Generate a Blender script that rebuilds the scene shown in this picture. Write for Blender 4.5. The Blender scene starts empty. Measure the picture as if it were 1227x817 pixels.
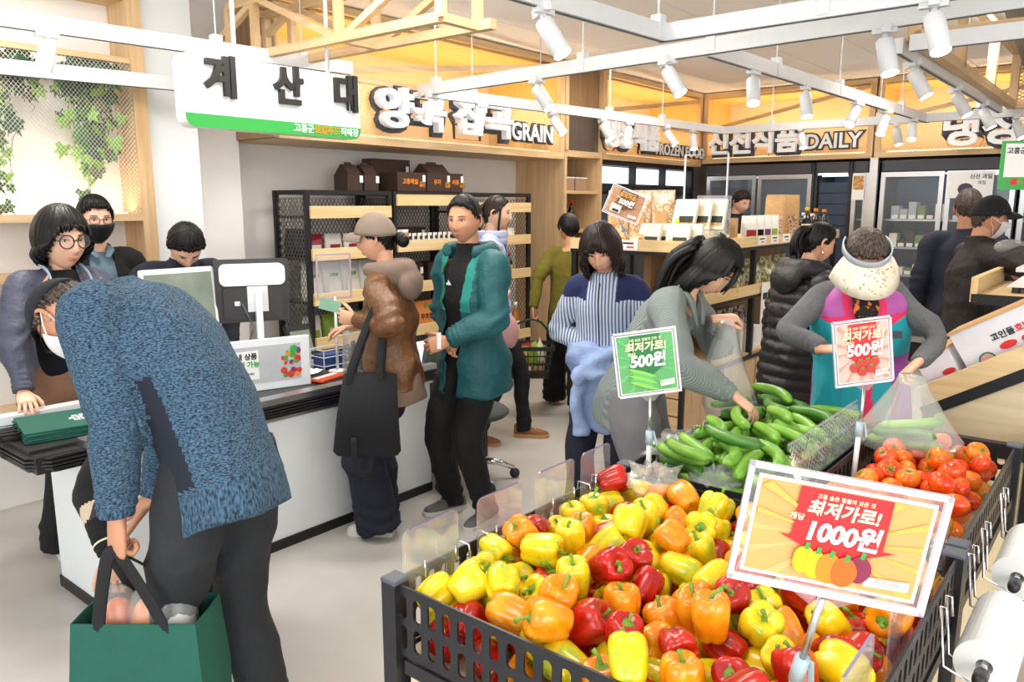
import bpy, bmesh, math, random
import numpy as np
from mathutils import Vector, Matrix, noise as mnoise
random.seed(7); np.random.seed(7)
SC = bpy.context.scene
COL = SC.collection
R = math.radians
# ------------------------------------------------------------------ camera
cd = bpy.data.cameras.new('camera'); cam = bpy.data.objects.new('camera', cd); COL.objects.link(cam)
cd.sensor_width = 36.0; cd.lens = 36.0 * 930.0 / 1227.0; cd.clip_start = 0.02; cd.clip_end = 100
cam.location = (0, 0, 1.68); cam.rotation_euler = (R(80), 0, 0)
SC.camera = cam
# ------------------------------------------------------------------ world: daylight through the open shop front
wd = bpy.data.worlds.new('daylight'); SC.world = wd; wd.use_nodes = True
bg = wd.node_tree.nodes['Background']
bg.inputs[0].default_value = (0.93, 0.97, 1.0, 1); bg.inputs[1].default_value = 1.15
SC.view_settings.view_transform = 'Standard'; SC.view_settings.look = 'None'
SC.view_settings.gamma = 1.0; SC.view_settings.use_curve_mapping = False
SC.view_settings.exposure = -0.42
SC.cycles.use_denoising = True
SC.cycles.max_bounces = 8; SC.cycles.transparent_max_bounces = 16
SC.cycles.sample_clamp_indirect = 6.0
# room axes: a runs away to the right along the counter, b runs away to the left
AZ = R(39.2)
EA = Vector((math.sin(AZ), math.cos(AZ), 0)); EB = Vector((-math.cos(AZ), math.sin(AZ), 0))
ROT = math.pi / 2 - AZ
def W(a, b, z=0.0): return Vector((a * EA.x + b * EB.x, a * EA.y + b * EB.y, z))
def sun(name, rot, energy, angle, color=(1, 1, 1)):
    l = bpy.data.lights.new(name, 'SUN'); l.energy = energy; l.angle = R(angle); l.color = color
    o = bpy.data.objects.new(name, l); COL.objects.link(o); o.rotation_euler = rot; return o
def area(name, loc, direc, sx, sy, energy, color=(1, 1, 1), spread=180):
    l = bpy.data.lights.new(name, 'AREA'); l.shape = 'RECTANGLE'; l.size = sx; l.size_y = sy; l.energy = energy; l.color = color
    l.spread = R(spread)
    o = bpy.data.objects.new(name, l); COL.objects.link(o); o.location = loc
    o.rotation_euler = Vector(direc).to_track_quat('-Z', 'Y').to_euler(); return o
# tall shop window behind and to the right of the camera
area('shop_window_daylight', (2.3, -2.6, 2.1), (-0.32, 1, -0.22), 4.5, 1.8, 185, (1.0, 0.97, 0.93))
area('shop_window_daylight', (-3.2, -1.6, 2.1), (0.55, 1, -0.2), 3.0, 1.8, 120, (0.95, 0.98, 1.0))
area('ground_bounce_fill', (0.6, -3.0, 0.9), (0, 1, 0.42), 4.0, 1.0, 60, (1.0, 0.98, 0.95))  # added upward fill for ceiling and faces, standing in for bounce off the ground
# added fill lights without fixtures, behind the camera line and over the shop
for (a, b, e) in ((0.9, 0.9, 22), (2.5, 2.6, 44), (6.0, 3.6, 34), (6.3, 1.2, 40), (8.0, 2.4, 20), (1.4, 3.7, 40), (4.0, 3.2, 58)):
    area('ceiling_fill_light', W(a, b, 2.94), (0, 0, -1), 1.1, 0.5, e, (1, 0.96, 0.9))
# ------------------------------------------------------------------ materials
def _nodes(name):
    m = bpy.data.materials.new(name); m.use_nodes = True
    nt = m.node_tree; return m, nt, nt.nodes['Principled BSDF']
def c4(c): return (c[0], c[1], c[2], 1.0)
def hexc(h):
    h = h.lstrip('#'); v = [int(h[i:i + 2], 16) / 255 for i in (0, 2, 4)]
    return tuple(x / 12.92 if x <= 0.04045 else ((x + 0.055) / 1.055) ** 2.4 for x in v)
def mat(name, col, rough=0.6, metal=0.0, var=0.0, vscale=20, bump=0.0, bscale=60, stretch=(1, 1, 1), spec=None, emit=None, estr=0, coat=0, sheen=0, bdist=0.01, detail=3):
    if isinstance(col, str): col = hexc(col)
    m, nt, p = _nodes(name); N = nt.nodes; L = nt.links
    p.inputs['Base Color'].default_value = c4(col); p.inputs['Roughness'].default_value = rough; p.inputs['Metallic'].default_value = metal
    if spec is not None: p.inputs['Specular IOR Level'].default_value = spec
    if coat: p.inputs['Coat Weight'].default_value = coat; p.inputs['Coat Roughness'].default_value = 0.15
    if sheen: p.inputs['Sheen Weight'].default_value = sheen
    if emit is not None:
        p.inputs['Emission Color'].default_value = c4(hexc(emit) if isinstance(emit, str) else emit); p.inputs['Emission Strength'].default_value = estr
    if var or bump:
        tc = N.new('ShaderNodeTexCoord'); mp = N.new('ShaderNodeMapping'); mp.inputs['Scale'].default_value = stretch
        L.new(tc.outputs['Object'], mp.inputs[0])
    if var:
        n = N.new('ShaderNodeTexNoise'); n.inputs['Scale'].default_value = vscale; n.inputs['Detail'].default_value = detail
        L.new(mp.outputs[0], n.inputs['Vector'])
        r = N.new('ShaderNodeValToRGB'); r.color_ramp.elements[0].position = 0.3; r.color_ramp.elements[1].position = 0.7
        r.color_ramp.elements[0].color = c4([x * (1 - var) for x in col]); r.color_ramp.elements[1].color = c4([min(1, x * (1 + var)) for x in col])
        L.new(n.outputs['Fac'], r.inputs[0]); L.new(r.outputs[0], p.inputs['Base Color'])
    if bump:
        n2 = N.new('ShaderNodeTexNoise'); n2.inputs['Scale'].default_value = bscale; n2.inputs['Detail'].default_value = detail
        L.new(mp.outputs[0], n2.inputs['Vector'])
        b = N.new('ShaderNodeBump'); b.inputs['Strength'].default_value = bump; b.inputs['Distance'].default_value = bdist
        L.new(n2.outputs['Fac'], b.inputs['Height']); L.new(b.outputs[0], p.inputs['Normal'])
    return m
def mix_mat(name, c1, c2, kind='noise', scale=30, stretch=(1, 1, 1), rot=(0, 0, 0), lo=0.45, hi=0.55, rough=0.7, bump=0.0, bdist=0.005, metal=0, detail=3, c3=None, sheen=0):
    """two (three) colours mixed by a noise, wave or voronoi pattern"""
    c1 = hexc(c1) if isinstance(c1, str) else c1; c2 = hexc(c2) if isinstance(c2, str) else c2
    m, nt, p = _nodes(name); N = nt.nodes; L = nt.links
    tc = N.new('ShaderNodeTexCoord'); mp = N.new('ShaderNodeMapping'); mp.inputs['Scale'].default_value = stretch; mp.inputs['Rotation'].default_value = rot
    L.new(tc.outputs['Object'], mp.inputs[0])
    if kind == 'wave':
        n = N.new('ShaderNodeTexWave'); n.inputs['Scale'].default_value = scale; n.inputs['Distortion'].default_value = 0.6; n.inputs['Detail'].default_value = 1; o = n.outputs['Fac']
    elif kind == 'voronoi':
        n = N.new('ShaderNodeTexVoronoi'); n.inputs['Scale'].default_value = scale; o = n.outputs['Distance']
    else:
        n = N.new('ShaderNodeTexNoise'); n.inputs['Scale'].default_value = scale; n.inputs['Detail'].default_value = detail; o = n.outputs['Fac']
    L.new(mp.outputs[0], n.inputs['Vector'])
    r = N.new('ShaderNodeValToRGB'); r.color_ramp.elements[0].position = lo; r.color_ramp.elements[1].position = hi
    r.color_ramp.elements[0].color = c4(c1); r.color_ramp.elements[1].color = c4(c2)
    if c3 is not None:
        e = r.color_ramp.elements.new((lo + hi) / 2); e.color = c4(hexc(c3) if isinstance(c3, str) else c3)
    L.new(o, r.inputs[0]); L.new(r.outputs[0], p.inputs['Base Color'])
    p.inputs['Roughness'].default_value = rough; p.inputs['Metallic'].default_value = metal
    if sheen: p.inputs['Sheen Weight'].default_value = sheen
    if bump:
        b = N.new('ShaderNodeBump'); b.inputs['Strength'].default_value = bump; b.inputs['Distance'].default_value = bdist
        L.new(o, b.inputs['Height']); L.new(b.outputs[0], p.inputs['Normal'])
    return m
def wood(name, c1, c2, along='x', scale=1.0, rough=0.5):
    s = {'x': (0.8, 14, 14), 'y': (14, 0.8, 14), 'z': (14, 14, 0.8)}[along]
    return mix_mat(name, c1, c2, 'noise', 2.2 * scale, s, lo=0.32, hi=0.68, rough=rough, bump=0.08, detail=5)
def clear(name, col=(1, 1, 1), alpha=0.12, rough=0.05, glossy=1.0):
    """thin see-through plastic or glass: a fresnel reflection over a transparent sheet with a little body"""
    m, nt, p = _nodes(name); N = nt.nodes; L = nt.links
    p.inputs['Base Color'].default_value = c4(col); p.inputs['Roughness'].default_value = rough
    p.inputs['Alpha'].default_value = alpha
    gl = N.new('ShaderNodeBsdfGlossy'); gl.inputs['Roughness'].default_value = rough
    fr = N.new('ShaderNodeFresnel'); fr.inputs[0].default_value = 1.35
    mx = N.new('ShaderNodeMixShader'); ma = N.new('ShaderNodeMath'); ma.operation = 'MULTIPLY'; ma.inputs[1].default_value = glossy
    ge = N.new('ShaderNodeNewGeometry'); mb_ = N.new('ShaderNodeMath'); mb_.operation = 'SUBTRACT'; mb_.inputs[0].default_value = glossy; L.new(ge.outputs['Backfacing'], mb_.inputs[1]); mb_.use_clamp = True
    L.new(mb_.outputs[0], ma.inputs[1]); L.new(fr.outputs[0], ma.inputs[0]); L.new(ma.outputs[0], mx.inputs[0])
    L.new(p.outputs[0], mx.inputs[1]); L.new(gl.outputs[0], mx.inputs[2])
    L.new(mx.outputs[0], N['Material Output'].inputs[0]); return m
M = {}
M['oak'] = wood('pale_oak', '#d9bd94', '#c7a477', 'x')
M['oak_z'] = wood('pale_oak_upright', '#d6b78c', '#c4a074', 'z')
M['oak_y'] = wood('pale_oak_cross', '#d9bd94', '#c7a477', 'y')
M['pine'] = wood('pine', '#e9cf9f', '#d9b67c', 'x')
M['pine_y'] = wood('pine_cross', '#e9cf9f', '#d9b67c', 'y')
M['ply'] = wood('birch_ply', '#ead9b8', '#dcc69c', 'y', 0.8)
M['black_metal'] = mat('black_painted_metal', (0.018, 0.018, 0.02), 0.45, 0.3, bump=0.03, bscale=300)
M['black_plastic'] = mat('black_plastic', (0.02, 0.02, 0.022), 0.4, var=0.1)
M['crate_black'] = mat('black_crate_steel', (0.022, 0.022, 0.026), 0.38, 0.2, var=0.15)
M['grey_cap'] = mat('grey_plastic_cap', (0.09, 0.1, 0.12), 0.5)
M['white_wall'] = mat('warm_white_plaster', (0.84, 0.81, 0.78), 0.9, var=0.03, vscale=3, bump=0.04, bscale=120)
M['white_panel'] = mat('white_laminate', (0.80, 0.84, 0.86), 0.28, var=0.02, vscale=2)
M['white_metal'] = mat('white_enamel', (0.70, 0.72, 0.74), 0.4, var=0.02)
M['white_plastic'] = mat('white_plastic', (0.86, 0.87, 0.87), 0.35)
M['chrome'] = mat('chrome', (0.8, 0.8, 0.82), 0.12, 1.0)
M['steel'] = mat('brushed_steel', (0.62, 0.63, 0.65), 0.32, 1.0, var=0.08, vscale=10, stretch=(1, 1, 30))
M['glass'] = clear('clear_glass', (0.75, 0.85, 0.88), 0.06, 0.03)
M['acrylic'] = clear('clear_acrylic', (0.85, 0.86, 0.95), 0.10, 0.06, 1.3)
M['bag_film'] = clear('milky_bag_film', (0.88, 0.92, 0.9), 0.22, 0.25, 1.4)
M['pack_film'] = clear('clear_pack_film', (0.95, 0.95, 0.93), 0.22, 0.12, 1.6)
M['paper'] = mat('white_paper', (0.86, 0.86, 0.84), 0.7)
M['black_ink'] = mat('black_ink', (0.02, 0.02, 0.02), 0.5)
M['dark_grey'] = mat('dark_grey_board', (0.055, 0.055, 0.065), 0.55)
M['green_sign'] = mat('green_print', '#36a548', 0.45)
M['red_ink'] = mat('red_print', '#d8262c', 0.5)
M['orange_ink'] = mat('orange_print', '#f08a1e', 0.5)
M['lamp_glow'] = mat('lamp_glow', (1, 1, 1), 0.4, emit=(1.0, 0.95, 0.85), estr=14)
M['cold_glow'] = mat('cold_light_panel', (1, 1, 1), 0.4, emit=(0.9, 0.95, 1.0), estr=1.6)
M['letter_glow'] = mat('lit_white_letter', (0.85, 0.85, 0.87), 0.4, emit=(1, 1, 1), estr=0.22)
M['navy_board'] = mat('navy_blind', (0.03, 0.05, 0.09), 0.5, var=0.1)
# ------------------------------------------------------------------ mesh helper
class MB:
    def __init__(s): s.v = []; s.f = []; s.m = []; s.cur = 0; s.smooth = []; s.sm = False
    def add(s, vs, fs):
        k = len(s.v); s.v += [tuple(v) for v in vs]
        for f in fs: s.f.append(tuple(i + k for i in f)); s.m.append(s.cur); s.smooth.append(s.sm)
        return s
    def box(s, c, d, rz=0.0, mx=None):
        x, y, z = [k / 2 for k in d]; vs = [(i * x, j * y, k * z) for k in (-1, 1) for j in (-1, 1) for i in (-1, 1)]
        if rz: ca, sa = math.cos(rz), math.sin(rz); vs = [(u * ca - w * sa, u * sa + w * ca, t) for u, w, t in vs]
        if mx is not None: vs = [tuple(mx @ Vector(v)) for v in vs]
        vs = [(u + c[0], w + c[1], t + c[2]) for u, w, t in vs]
        return s.add(vs, [(0, 2, 3, 1), (4, 5, 7, 6), (0, 1, 5, 4), (2, 6, 7, 3), (0, 4, 6, 2), (1, 3, 7, 5)])
    def span(s, x0, x1, y0, y1, z0, z1): return s.box(((x0 + x1) / 2, (y0 + y1) / 2, (z0 + z1) / 2), (abs(x1 - x0), abs(y1 - y0), abs(z1 - z0)))
    def bar(s, p, q, w, h, up=(0, 0, 1)):
        p, q = Vector(p), Vector(q); d = (q - p).normalized(); up = Vector(up)
        if abs(d.dot(up)) > 0.98: up = Vector((1, 0, 0))
        r = d.cross(up).normalized() * (w / 2); u = r.cross(d).normalized() * (h / 2)
        vs = [e + i * r + j * u for e in (p, q) for j in (-1, 1) for i in (-1, 1)]
        return s.add(vs, [(0, 2, 3, 1), (4, 5, 7, 6), (0, 1, 5, 4), (2, 6, 7, 3), (0, 4, 6, 2), (1, 3, 7, 5)])
    def loft(s, rings, cap=True, closed=True):
        k = len(rings[0]); vs = [v for r in rings for v in r]; fs = []
        for i in range(len(rings) - 1):
            for j in range(k if closed else k - 1):
                n = (j + 1) % k; fs.append((i * k + j, i * k + n, (i + 1) * k + n, (i + 1) * k + j))
        if cap and closed:
            fs.append(tuple(range(k - 1, -1, -1))); fs.append(tuple(range((len(rings) - 1) * k, len(rings) * k)))
        return s.add(vs, fs)
    def tube(s, pts, rad, seg=8, cap=True, flat=1.0, up=None):
        pts = [Vector(p) for p in pts]; n = len(pts)
        if not hasattr(rad, '__len__'): rad = [rad] * n
        rad = [float(x) for x in rad]
        prev = None; rings = []
        for i in range(n):
            d = (pts[min(i + 1, n - 1)] - pts[max(i - 1, 0)])
            d = d.normalized() if d.length > 1e-9 else Vector((0, 0, 1))
            if prev is None:
                u0 = Vector(up) if up is not None else (Vector((0, 0, 1)) if abs(d.z) < 0.9 else Vector((1, 0, 0)))
            else: u0 = prev
            u = (u0 - d * u0.dot(d)).normalized(); r = d.cross(u); prev = u
            rings.append([pts[i] + rad[i] * (math.cos(t) * r + flat * math.sin(t) * u) for t in [2 * math.pi * k / seg for k in range(seg)]])
        return s.loft(rings, cap)
    def lathe(s, prof, seg=16, c=(0, 0, 0), cap=True):
        return s.loft([[(c[0] + r * math.cos(t), c[1] + r * math.sin(t), c[2] + z) for t in [2 * math.pi * k / seg for k in range(seg)]] for r, z in prof], cap)
    def ell(s, c, r, seg=12, rows=8, mx=None):
        rings = []
        for i in range(rows + 1):
            t = math.pi * i / rows; t = min(max(t, 0.02), math.pi - 0.02)
            ring = [Vector((r[0] * math.sin(t) * math.cos(u), r[1] * math.sin(t) * math.sin(u), -r[2] * math.cos(t))) for u in [2 * math.pi * k / seg for k in range(seg)]]
            if mx is not None: ring = [mx @ v for v in ring]
            rings.append([(v.x + c[0], v.y + c[1], v.z + c[2]) for v in ring])
        return s.loft(rings)
    def prism(s, poly, z0, z1, mx=None):
        n = len(poly); vs = [(x, y, z0) for x, y in poly] + [(x, y, z1) for x, y in poly]
        if mx is not None: vs = [tuple(mx @ Vector(v)) for v in vs]
        return s.add(vs, [tuple(range(n - 1, -1, -1)), tuple(range(n, 2 * n))] + [(i, (i + 1) % n, n + (i + 1) % n, n + i) for i in range(n)])
    def xf(s, mx):
        s.v = [tuple(mx @ Vector(v)) for v in s.v]; return s
    def mesh(s, name, mats, bevel=0, smooth=None):
        me = bpy.data.meshes.new(name); me.from_pydata([tuple(v) for v in s.v], [], s.f)
        for m in (mats if isinstance(mats, (list, tuple)) else [mats]): me.materials.append(m)
        me.polygons.foreach_set('material_index', s.m)
        me.polygons.foreach_set('use_smooth', s.smooth if smooth is None else [smooth] * len(s.f))
        if bevel:
            bm = bmesh.new(); bm.from_mesh(me)
            bmesh.ops.bevel(bm, geom=[e for e in bm.edges], offset=bevel, segments=1 if bevel < 0.004 else 2, affect='EDGES', profile=0.5, clamp_overlap=True)
            bm.to_mesh(me); bm.free()
        me.update(); return me
    def build(s, name, mats, parent=None, bevel=0, smooth=None, loc=None, rz=None):
        o = bpy.data.objects.new(name, s.mesh(name, mats, bevel, smooth)); COL.objects.link(o)
        if parent is not None: o.parent = parent
        if loc is not None: o.location = loc
        if rz is not None: o.rotation_euler = (0, 0, rz)
        return o
def tag(o, label=None, cat=None, group=None, kind=None):
    if label: o['label'] = label
    if cat: o['category'] = cat
    if group: o['group'] = group
    if kind: o['kind'] = kind
    return o
def empty(name, loc=(0, 0, 0), rz=0.0, label=None, cat=None, group=None):
    o = bpy.data.objects.new(name, None); COL.objects.link(o); o.location = loc; o.rotation_euler = (0, 0, rz); o.empty_display_size = 0.1
    return tag(o, label, cat, group)
def struct(o): o['kind'] = 'structure'; return o
def stuff(o): o['kind'] = 'stuff'; return o
_kids = {}
def copy_tree(o, parent=None, loc=None, rot=None, label=None, group=None, scale=None):
    c = o.copy(); COL.objects.link(c)
    if parent is not None: c.parent = parent
    if loc is not None: c.location = loc
    if rot is not None: c.rotation_euler = rot
    if scale is not None: c.scale = scale
    if label: c['label'] = label
    if group: c['group'] = group
    for ch in o.children: copy_tree(ch, c)
    return c
def inst(me, name, loc, rot=(0, 0, 0), parent=None, scale=None):
    o = bpy.data.objects.new(name, me); COL.objects.link(o); o.location = loc; o.rotation_euler = rot
    if parent is not None: o.parent = parent
    if scale is not None: o.scale = scale
    return o
def realize(o):
    dg = bpy.context.evaluated_depsgraph_get(); dg.update()
    return bpy.data.meshes.new_from_object(o.evaluated_get(dg))
def text_mesh(body, size, extrude=0.001, bold=0.0, align='CENTER', shear=0.0, sx=1.0, space=1.0):
    cu = bpy.data.curves.new('lettering', 'FONT'); cu.body = body; cu.size = size; cu.extrude = extrude; cu.offset = bold * size
    cu.align_x = align; cu.align_y = 'CENTER'; cu.shear = shear; cu.space_character = space; cu.resolution_u = 3
    o = bpy.data.objects.new('lettering', cu); COL.objects.link(o); me = realize(o)
    bpy.data.objects.remove(o); bpy.data.curves.remove(cu)
    if sx != 1.0:
        me.transform(Matrix.Diagonal((sx, 1, 1, 1)))
    return me
def text(name, body, size, m, parent, loc, mx=None, **k):
    """lettering in the local x-z plane facing -y (or as turned by mx)"""
    me = text_mesh(body, size, **k); me.materials.clear(); me.materials.append(m)
    T = Matrix(((1, 0, 0, 0), (0, 0, -1, 0), (0, 1, 0, 0), (0, 0, 0, 1)))
    me.transform((mx if mx is not None else Matrix.Identity(4)) @ T if mx is not None else T)
    o = bpy.data.objects.new(name, me); COL.objects.link(o); o.location = loc; o.parent = parent
    return o
# ------------------------------------------------------------------ surveying helpers: a pixel's sight line meets a known plane
_s, _c = math.sin(R(10)), math.cos(R(10))
def _ray(x, y):
    u, v = (x - 613.5) / 930, (408.5 - y) / 930
    return Vector((u, _c + v * _s, -_s + v * _c))
CAMP = Vector((0, 0, 1.68))
def atz(x, y, z): r = _ray(x, y); return CAMP + r * ((z - 1.68) / r.z)
def aty(x, y, Y): r = _ray(x, y); return CAMP + r * (Y / r.y)
def ata(x, y, a): r = _ray(x, y); return CAMP + r * (a / r.dot(EA))
def atb(x, y, b): r = _ray(x, y); return CAMP + r * (b / r.dot(EB))
def abz(p): return (p.x * EA.x + p.y * EA.y, p.x * EB.x + p.y * EB.y, p.z)
# ------------------------------------------------------------------ the shell (drawn in a, b, z and turned by ROT)
M['floor'] = mix_mat('polished_screed', '#b7b2ab', '#c9c5bf', 'noise', 1.6, lo=0.3, hi=0.7, rough=0.32, detail=8)
M['tile'] = mat('speckled_ceiling_tile', (0.93, 0.925, 0.93), 0.95, var=0.05, vscale=90, bump=0.25, bscale=160, bdist=0.004, detail=2)
M['glow_wood'] = wood('honey_oak_lining', '#e2bc74', '#d8ae66', 'z')
M['glow_wood_x'] = wood('honey_oak_lining_flat', '#e2bc74', '#d8ae66', 'x')
M['glow_wall'] = mat('peach_lining', (0.80, 0.62, 0.42), 0.9, var=0.03)
M['brown_oak'] = wood('brown_oak', '#9b7a55', '#866746', 'z')
M['mesh_gold'] = mat('expanded_brass_mesh', (0.80, 0.62, 0.36), 0.5, 0.2)
M['mesh_dark'] = mat('dark_wire_mesh', (0.16, 0.15, 0.14), 0.5, 0.4)
M['mesh_white'] = mat('white_wire_mesh', (0.8, 0.77, 0.72), 0.5, 0.1)
fl = MB().span(-4, 10.4, -5.2, 5.4, -0.1, 0).build('floor', M['floor'], rz=ROT); struct(fl)
ce = MB().span(-1.2, 10.4, -5.2, 5.4, 3.03, 3.1).build('ceiling', M['white_wall'], rz=ROT); struct(ce)
tm = MB().box((0, 0, 0), (1.192, 0.592, 0.02)).mesh('ceiling_tile', M['tile'], bevel=0.004)
for i in range(9):
    for j in range(17):
        a, b = -0.6 + i * 1.2, -4.8 + j * 0.6
        inst(tm, 'ceiling_tile', (a, b, 3.015 + 0.002 * ((i * 7 + j * 3) % 3)), parent=ce)
w = MB(); w.span(-4, 2.57, 4.80, 5.0, 0, 3.05); w.span(2.57, 6.2, 5.0, 5.1, 0, 2.2)
wl = struct(w.build('wall_left', M['white_wall'], rz=ROT))
pl_ = struct(MB().span(2.27, 2.60, 4.62, 4.82, 0, 3.03).build('trim_1', M['white_panel'], rz=ROT))
pl2 = struct(MB().span(2.60, 3.0, 4.82, 5.05, 0, 3.03).build('wall_alcove', M['white_wall'], rz=ROT))
struct(MB().span(9.95, 10.1, -5.2, 5.4, 0, 3.05).build('wall_back', M['white_wall'], rz=ROT))
struct(MB().span(6.2, 9.95, 5.2, 5.3, 0, 3.05).build('wall_far_left', M['glow_wall'], rz=ROT))
def lattice(mb, x0, x1, z0, z1, pitch, t, y, axis='x', aspect=0.5):
    """crossed diagonal strands = diamond mesh, clipped to a rectangle; thin square wires"""
    wdt, hgt = x1 - x0, z1 - z0
    for sgn in (1, -1):
        k = aspect                                         # slope dz/dx = sgn*k
        n0, n1 = -int(hgt / k / pitch) - 1, int(wdt / pitch) + 1
        if sgn < 0: n0, n1 = 0, int((wdt + hgt / k) / pitch) + 1
        for n in range(n0, n1 + 1):
            xs = n * pitch; pts = []
            for z in (0, hgt):
                x = xs + sgn * z / k
                pts.append((x, z))
            (xa, za), (xb, zb) = pts
            def clip(x, z, xo, zo):
                if x < 0: tt = (0 - xo) / (x - xo); return (0, zo + (z - zo) * tt)
                if x > wdt: tt = (wdt - xo) / (x - xo); return (wdt, zo + (z - zo) * tt)
                return (x, z)
            if max(xa, xb) <= 0 or min(xa, xb) >= wdt: continue
            A_ = clip(xa, za, xb, zb); B_ = clip(xb, zb, xa, za)
            if abs(A_[1] - B_[1]) < 1e-4: continue
            if axis == 'x': p, q = (x0 + A_[0], y, z0 + A_[1]), (x0 + B_[0], y, z0 + B_[1]); up = (0, 1, 0)
            else: p, q = (y, x0 + A_[0], z0 + A_[1]), (y, x0 + B_[0], z0 + B_[1]); up = (1, 0, 0)
            mb.bar(p, q, t, t * 0.6, up)
    return mb
# ------------------------------------------------------------------ ivy alcove on the left wall
fr = empty('ivy_wall_frame', (0, 0, 0), ROT, 'pine wall frame with wire mesh over a warm lit panel of ivy', 'wall frame')
def part(name, m, root, boxes, bevel=0):
    mb = MB()
    for bx in boxes: mb.span(*bx)
    return mb.build(name, m, root, bevel)
part('post', M['oak_z'], fr, [(2.19, 2.27, 4.56, 4.80, 0.0, 2.86)])
part('post', M['oak_z'], fr, [(0.2, 0.28, 4.56, 4.80, 0.0, 2.86)])
part('top_beam', M['oak'], fr, [(0.28, 2.19, 4.58, 4.80, 2.80, 2.88)])
part('sill_shelf', M['oak'], fr, [(0.28, 2.19, 4.56, 4.80, 1.585, 1.625)])
part('low_shelf', M['oak'], fr, [(0.28, 2.19, 4.56, 4.80, 1.27, 1.31)])
part('mid_rail', M['oak'], fr, [(0.28, 2.19, 4.57, 4.62, 2.46, 2.49)])
part('low_shelf', M['oak'], fr, [(0.28, 2.19, 4.56, 4.80, 0.55, 0.59)])
stuff(lattice(MB(), 0.28, 2.19, 1.625, 2.46, 0.022, 0.0014, 4.575, 'x', 1.2).build('wire_mesh', M['mesh_white'], fr))
part('light_strip', mat('warm_strip', (1, 1, 1), 0.5, emit=(1.0, 0.75, 0.45), estr=3), fr, [(0.3, 2.17, 4.70, 4.71, 1.626, 1.634)])
area('ivy_strip_light', W(1.35, 4.66, 1.65), tuple(EB * 0.5 + Vector((0, 0, 1))), 0.05, 0.05, 1, (1, 0.8, 0.5))
o = bpy.data.objects['ivy_strip_light']; o.data.size = 1.8; o.data.size_y = 0.05; o.data.energy = 5.5
o.matrix_world = Matrix.Translation(W(1.35, 4.68, 1.64)) @ Matrix.Rotation(ROT, 4, 'Z') @ Matrix.Rotation(R(180 - 12), 4, 'X')
# ivy: trailing stems with lobed leaves
leafpoly = [(0, 0), (0.32, -0.22), (0.5, 0.05), (0.3, 0.22), (0.42, 0.55), (0.14, 0.55), (0, 1.0), (-0.14, 0.55), (-0.42, 0.55), (-0.3, 0.22), (-0.5, 0.05), (-0.32, -0.22)]
def leaf_mesh(name, m):
    mb = MB(); mb.sm = True
    vs = [(0, -0.12, 0.3)] + [(x, 0.10 * abs(x) + (0.05 if z > 0.8 else 0), z - 0.0) for x, z in leafpoly]
    n = len(leafpoly); mb.add(vs, [(0, 1 + i, 1 + (i + 1) % n) for i in range(n)])
    return mb.mesh(name, m)
leaf_m = [mat('ivy_dark', '#26452a', 0.45, var=0.25, vscale=3), mat('ivy_mid', '#3f6b2f', 0.45, var=0.25, vscale=3), mat('ivy_light', '#7fae3e', 0.45, var=0.2, vscale=3), mat('ivy_brownish', '#5b5a34', 0.5, var=0.2, vscale=3)]
leaf_k = [leaf_mesh('ivy_leaf', m) for m in leaf_m]
stem_m = mat('ivy_stem', '#6b6a3a', 0.6)
def ivy(cx, spread, ztop, strands, label, seed, dens):
    rnd = random.Random(seed)
    root = empty('trailing_ivy', W(cx, 4.66, ztop), ROT, label, 'ivy', 'ivy behind the wire mesh')
    st = MB(); n = 0; dens *= .62
    for (dx, ln) in strands:
        pts = []; x = dx * 0.6
        for k in range(9):
            t = k / 8; x = dx * (0.6 + 0.4 * t) + rnd.uniform(-0.02, 0.02)
            pts.append((x, rnd.uniform(-0.03, 0.03), -ln * t))
        st.tube(pts, 0.002, 5)
        for k in range(int(ln * dens)):
            t = rnd.random() ** 1.25; i = min(7, int(t * 8)); f = t * 8 - i
            p = Vector(pts[i]).lerp(Vector(pts[i + 1]), f)
            kind = rnd.choices([0, 1, 2, 3], [5 if t < .55 else 2, 4, 0.6 + 5 * t * t, 0.6])[0]
            s = rnd.uniform(0.07, 0.125) * (1.1 - 0.3 * t)
            o = inst(leaf_k[kind], 'ivy_leaf', (p.x + rnd.uniform(-0.05, 0.05), p.y + rnd.uniform(-0.045, 0.03), p.z + rnd.uniform(-0.03, 0.03)), (rnd.uniform(-0.6, 0.6), rnd.uniform(2.2, 4.0), rnd.uniform(-0.7, 0.7)), root, (s, s, s)); n += 1
    st.build('stem', stem_m, root)
ivy(1.98, 0.2, 2.45, [(-0.13, 0.32), (-0.08, 0.5), (-0.03, 0.74), (0.0, 0.62), (0.03, 0.45), (0.08, 0.42), (0.11, 0.5), (0.14, 0.3), (-0.02, 0.3), (0.05, 0.35), (0.18, 0.08), (0.2, 0.1)], 'full ivy trailing behind the mesh, longest near the wooden post', 3, 46)
ivy(1.60, 0.2, 2.45, [(-0.1, 0.78), (-0.05, 0.7), (0.0, 0.5), (0.05, 0.24), (0.1, 0.3), (0.12, 0.22), (0.17, 0.12), (0.22, 0.1)], 'thinner ivy trailing behind the mesh at the frame edge', 5, 34)
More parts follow.
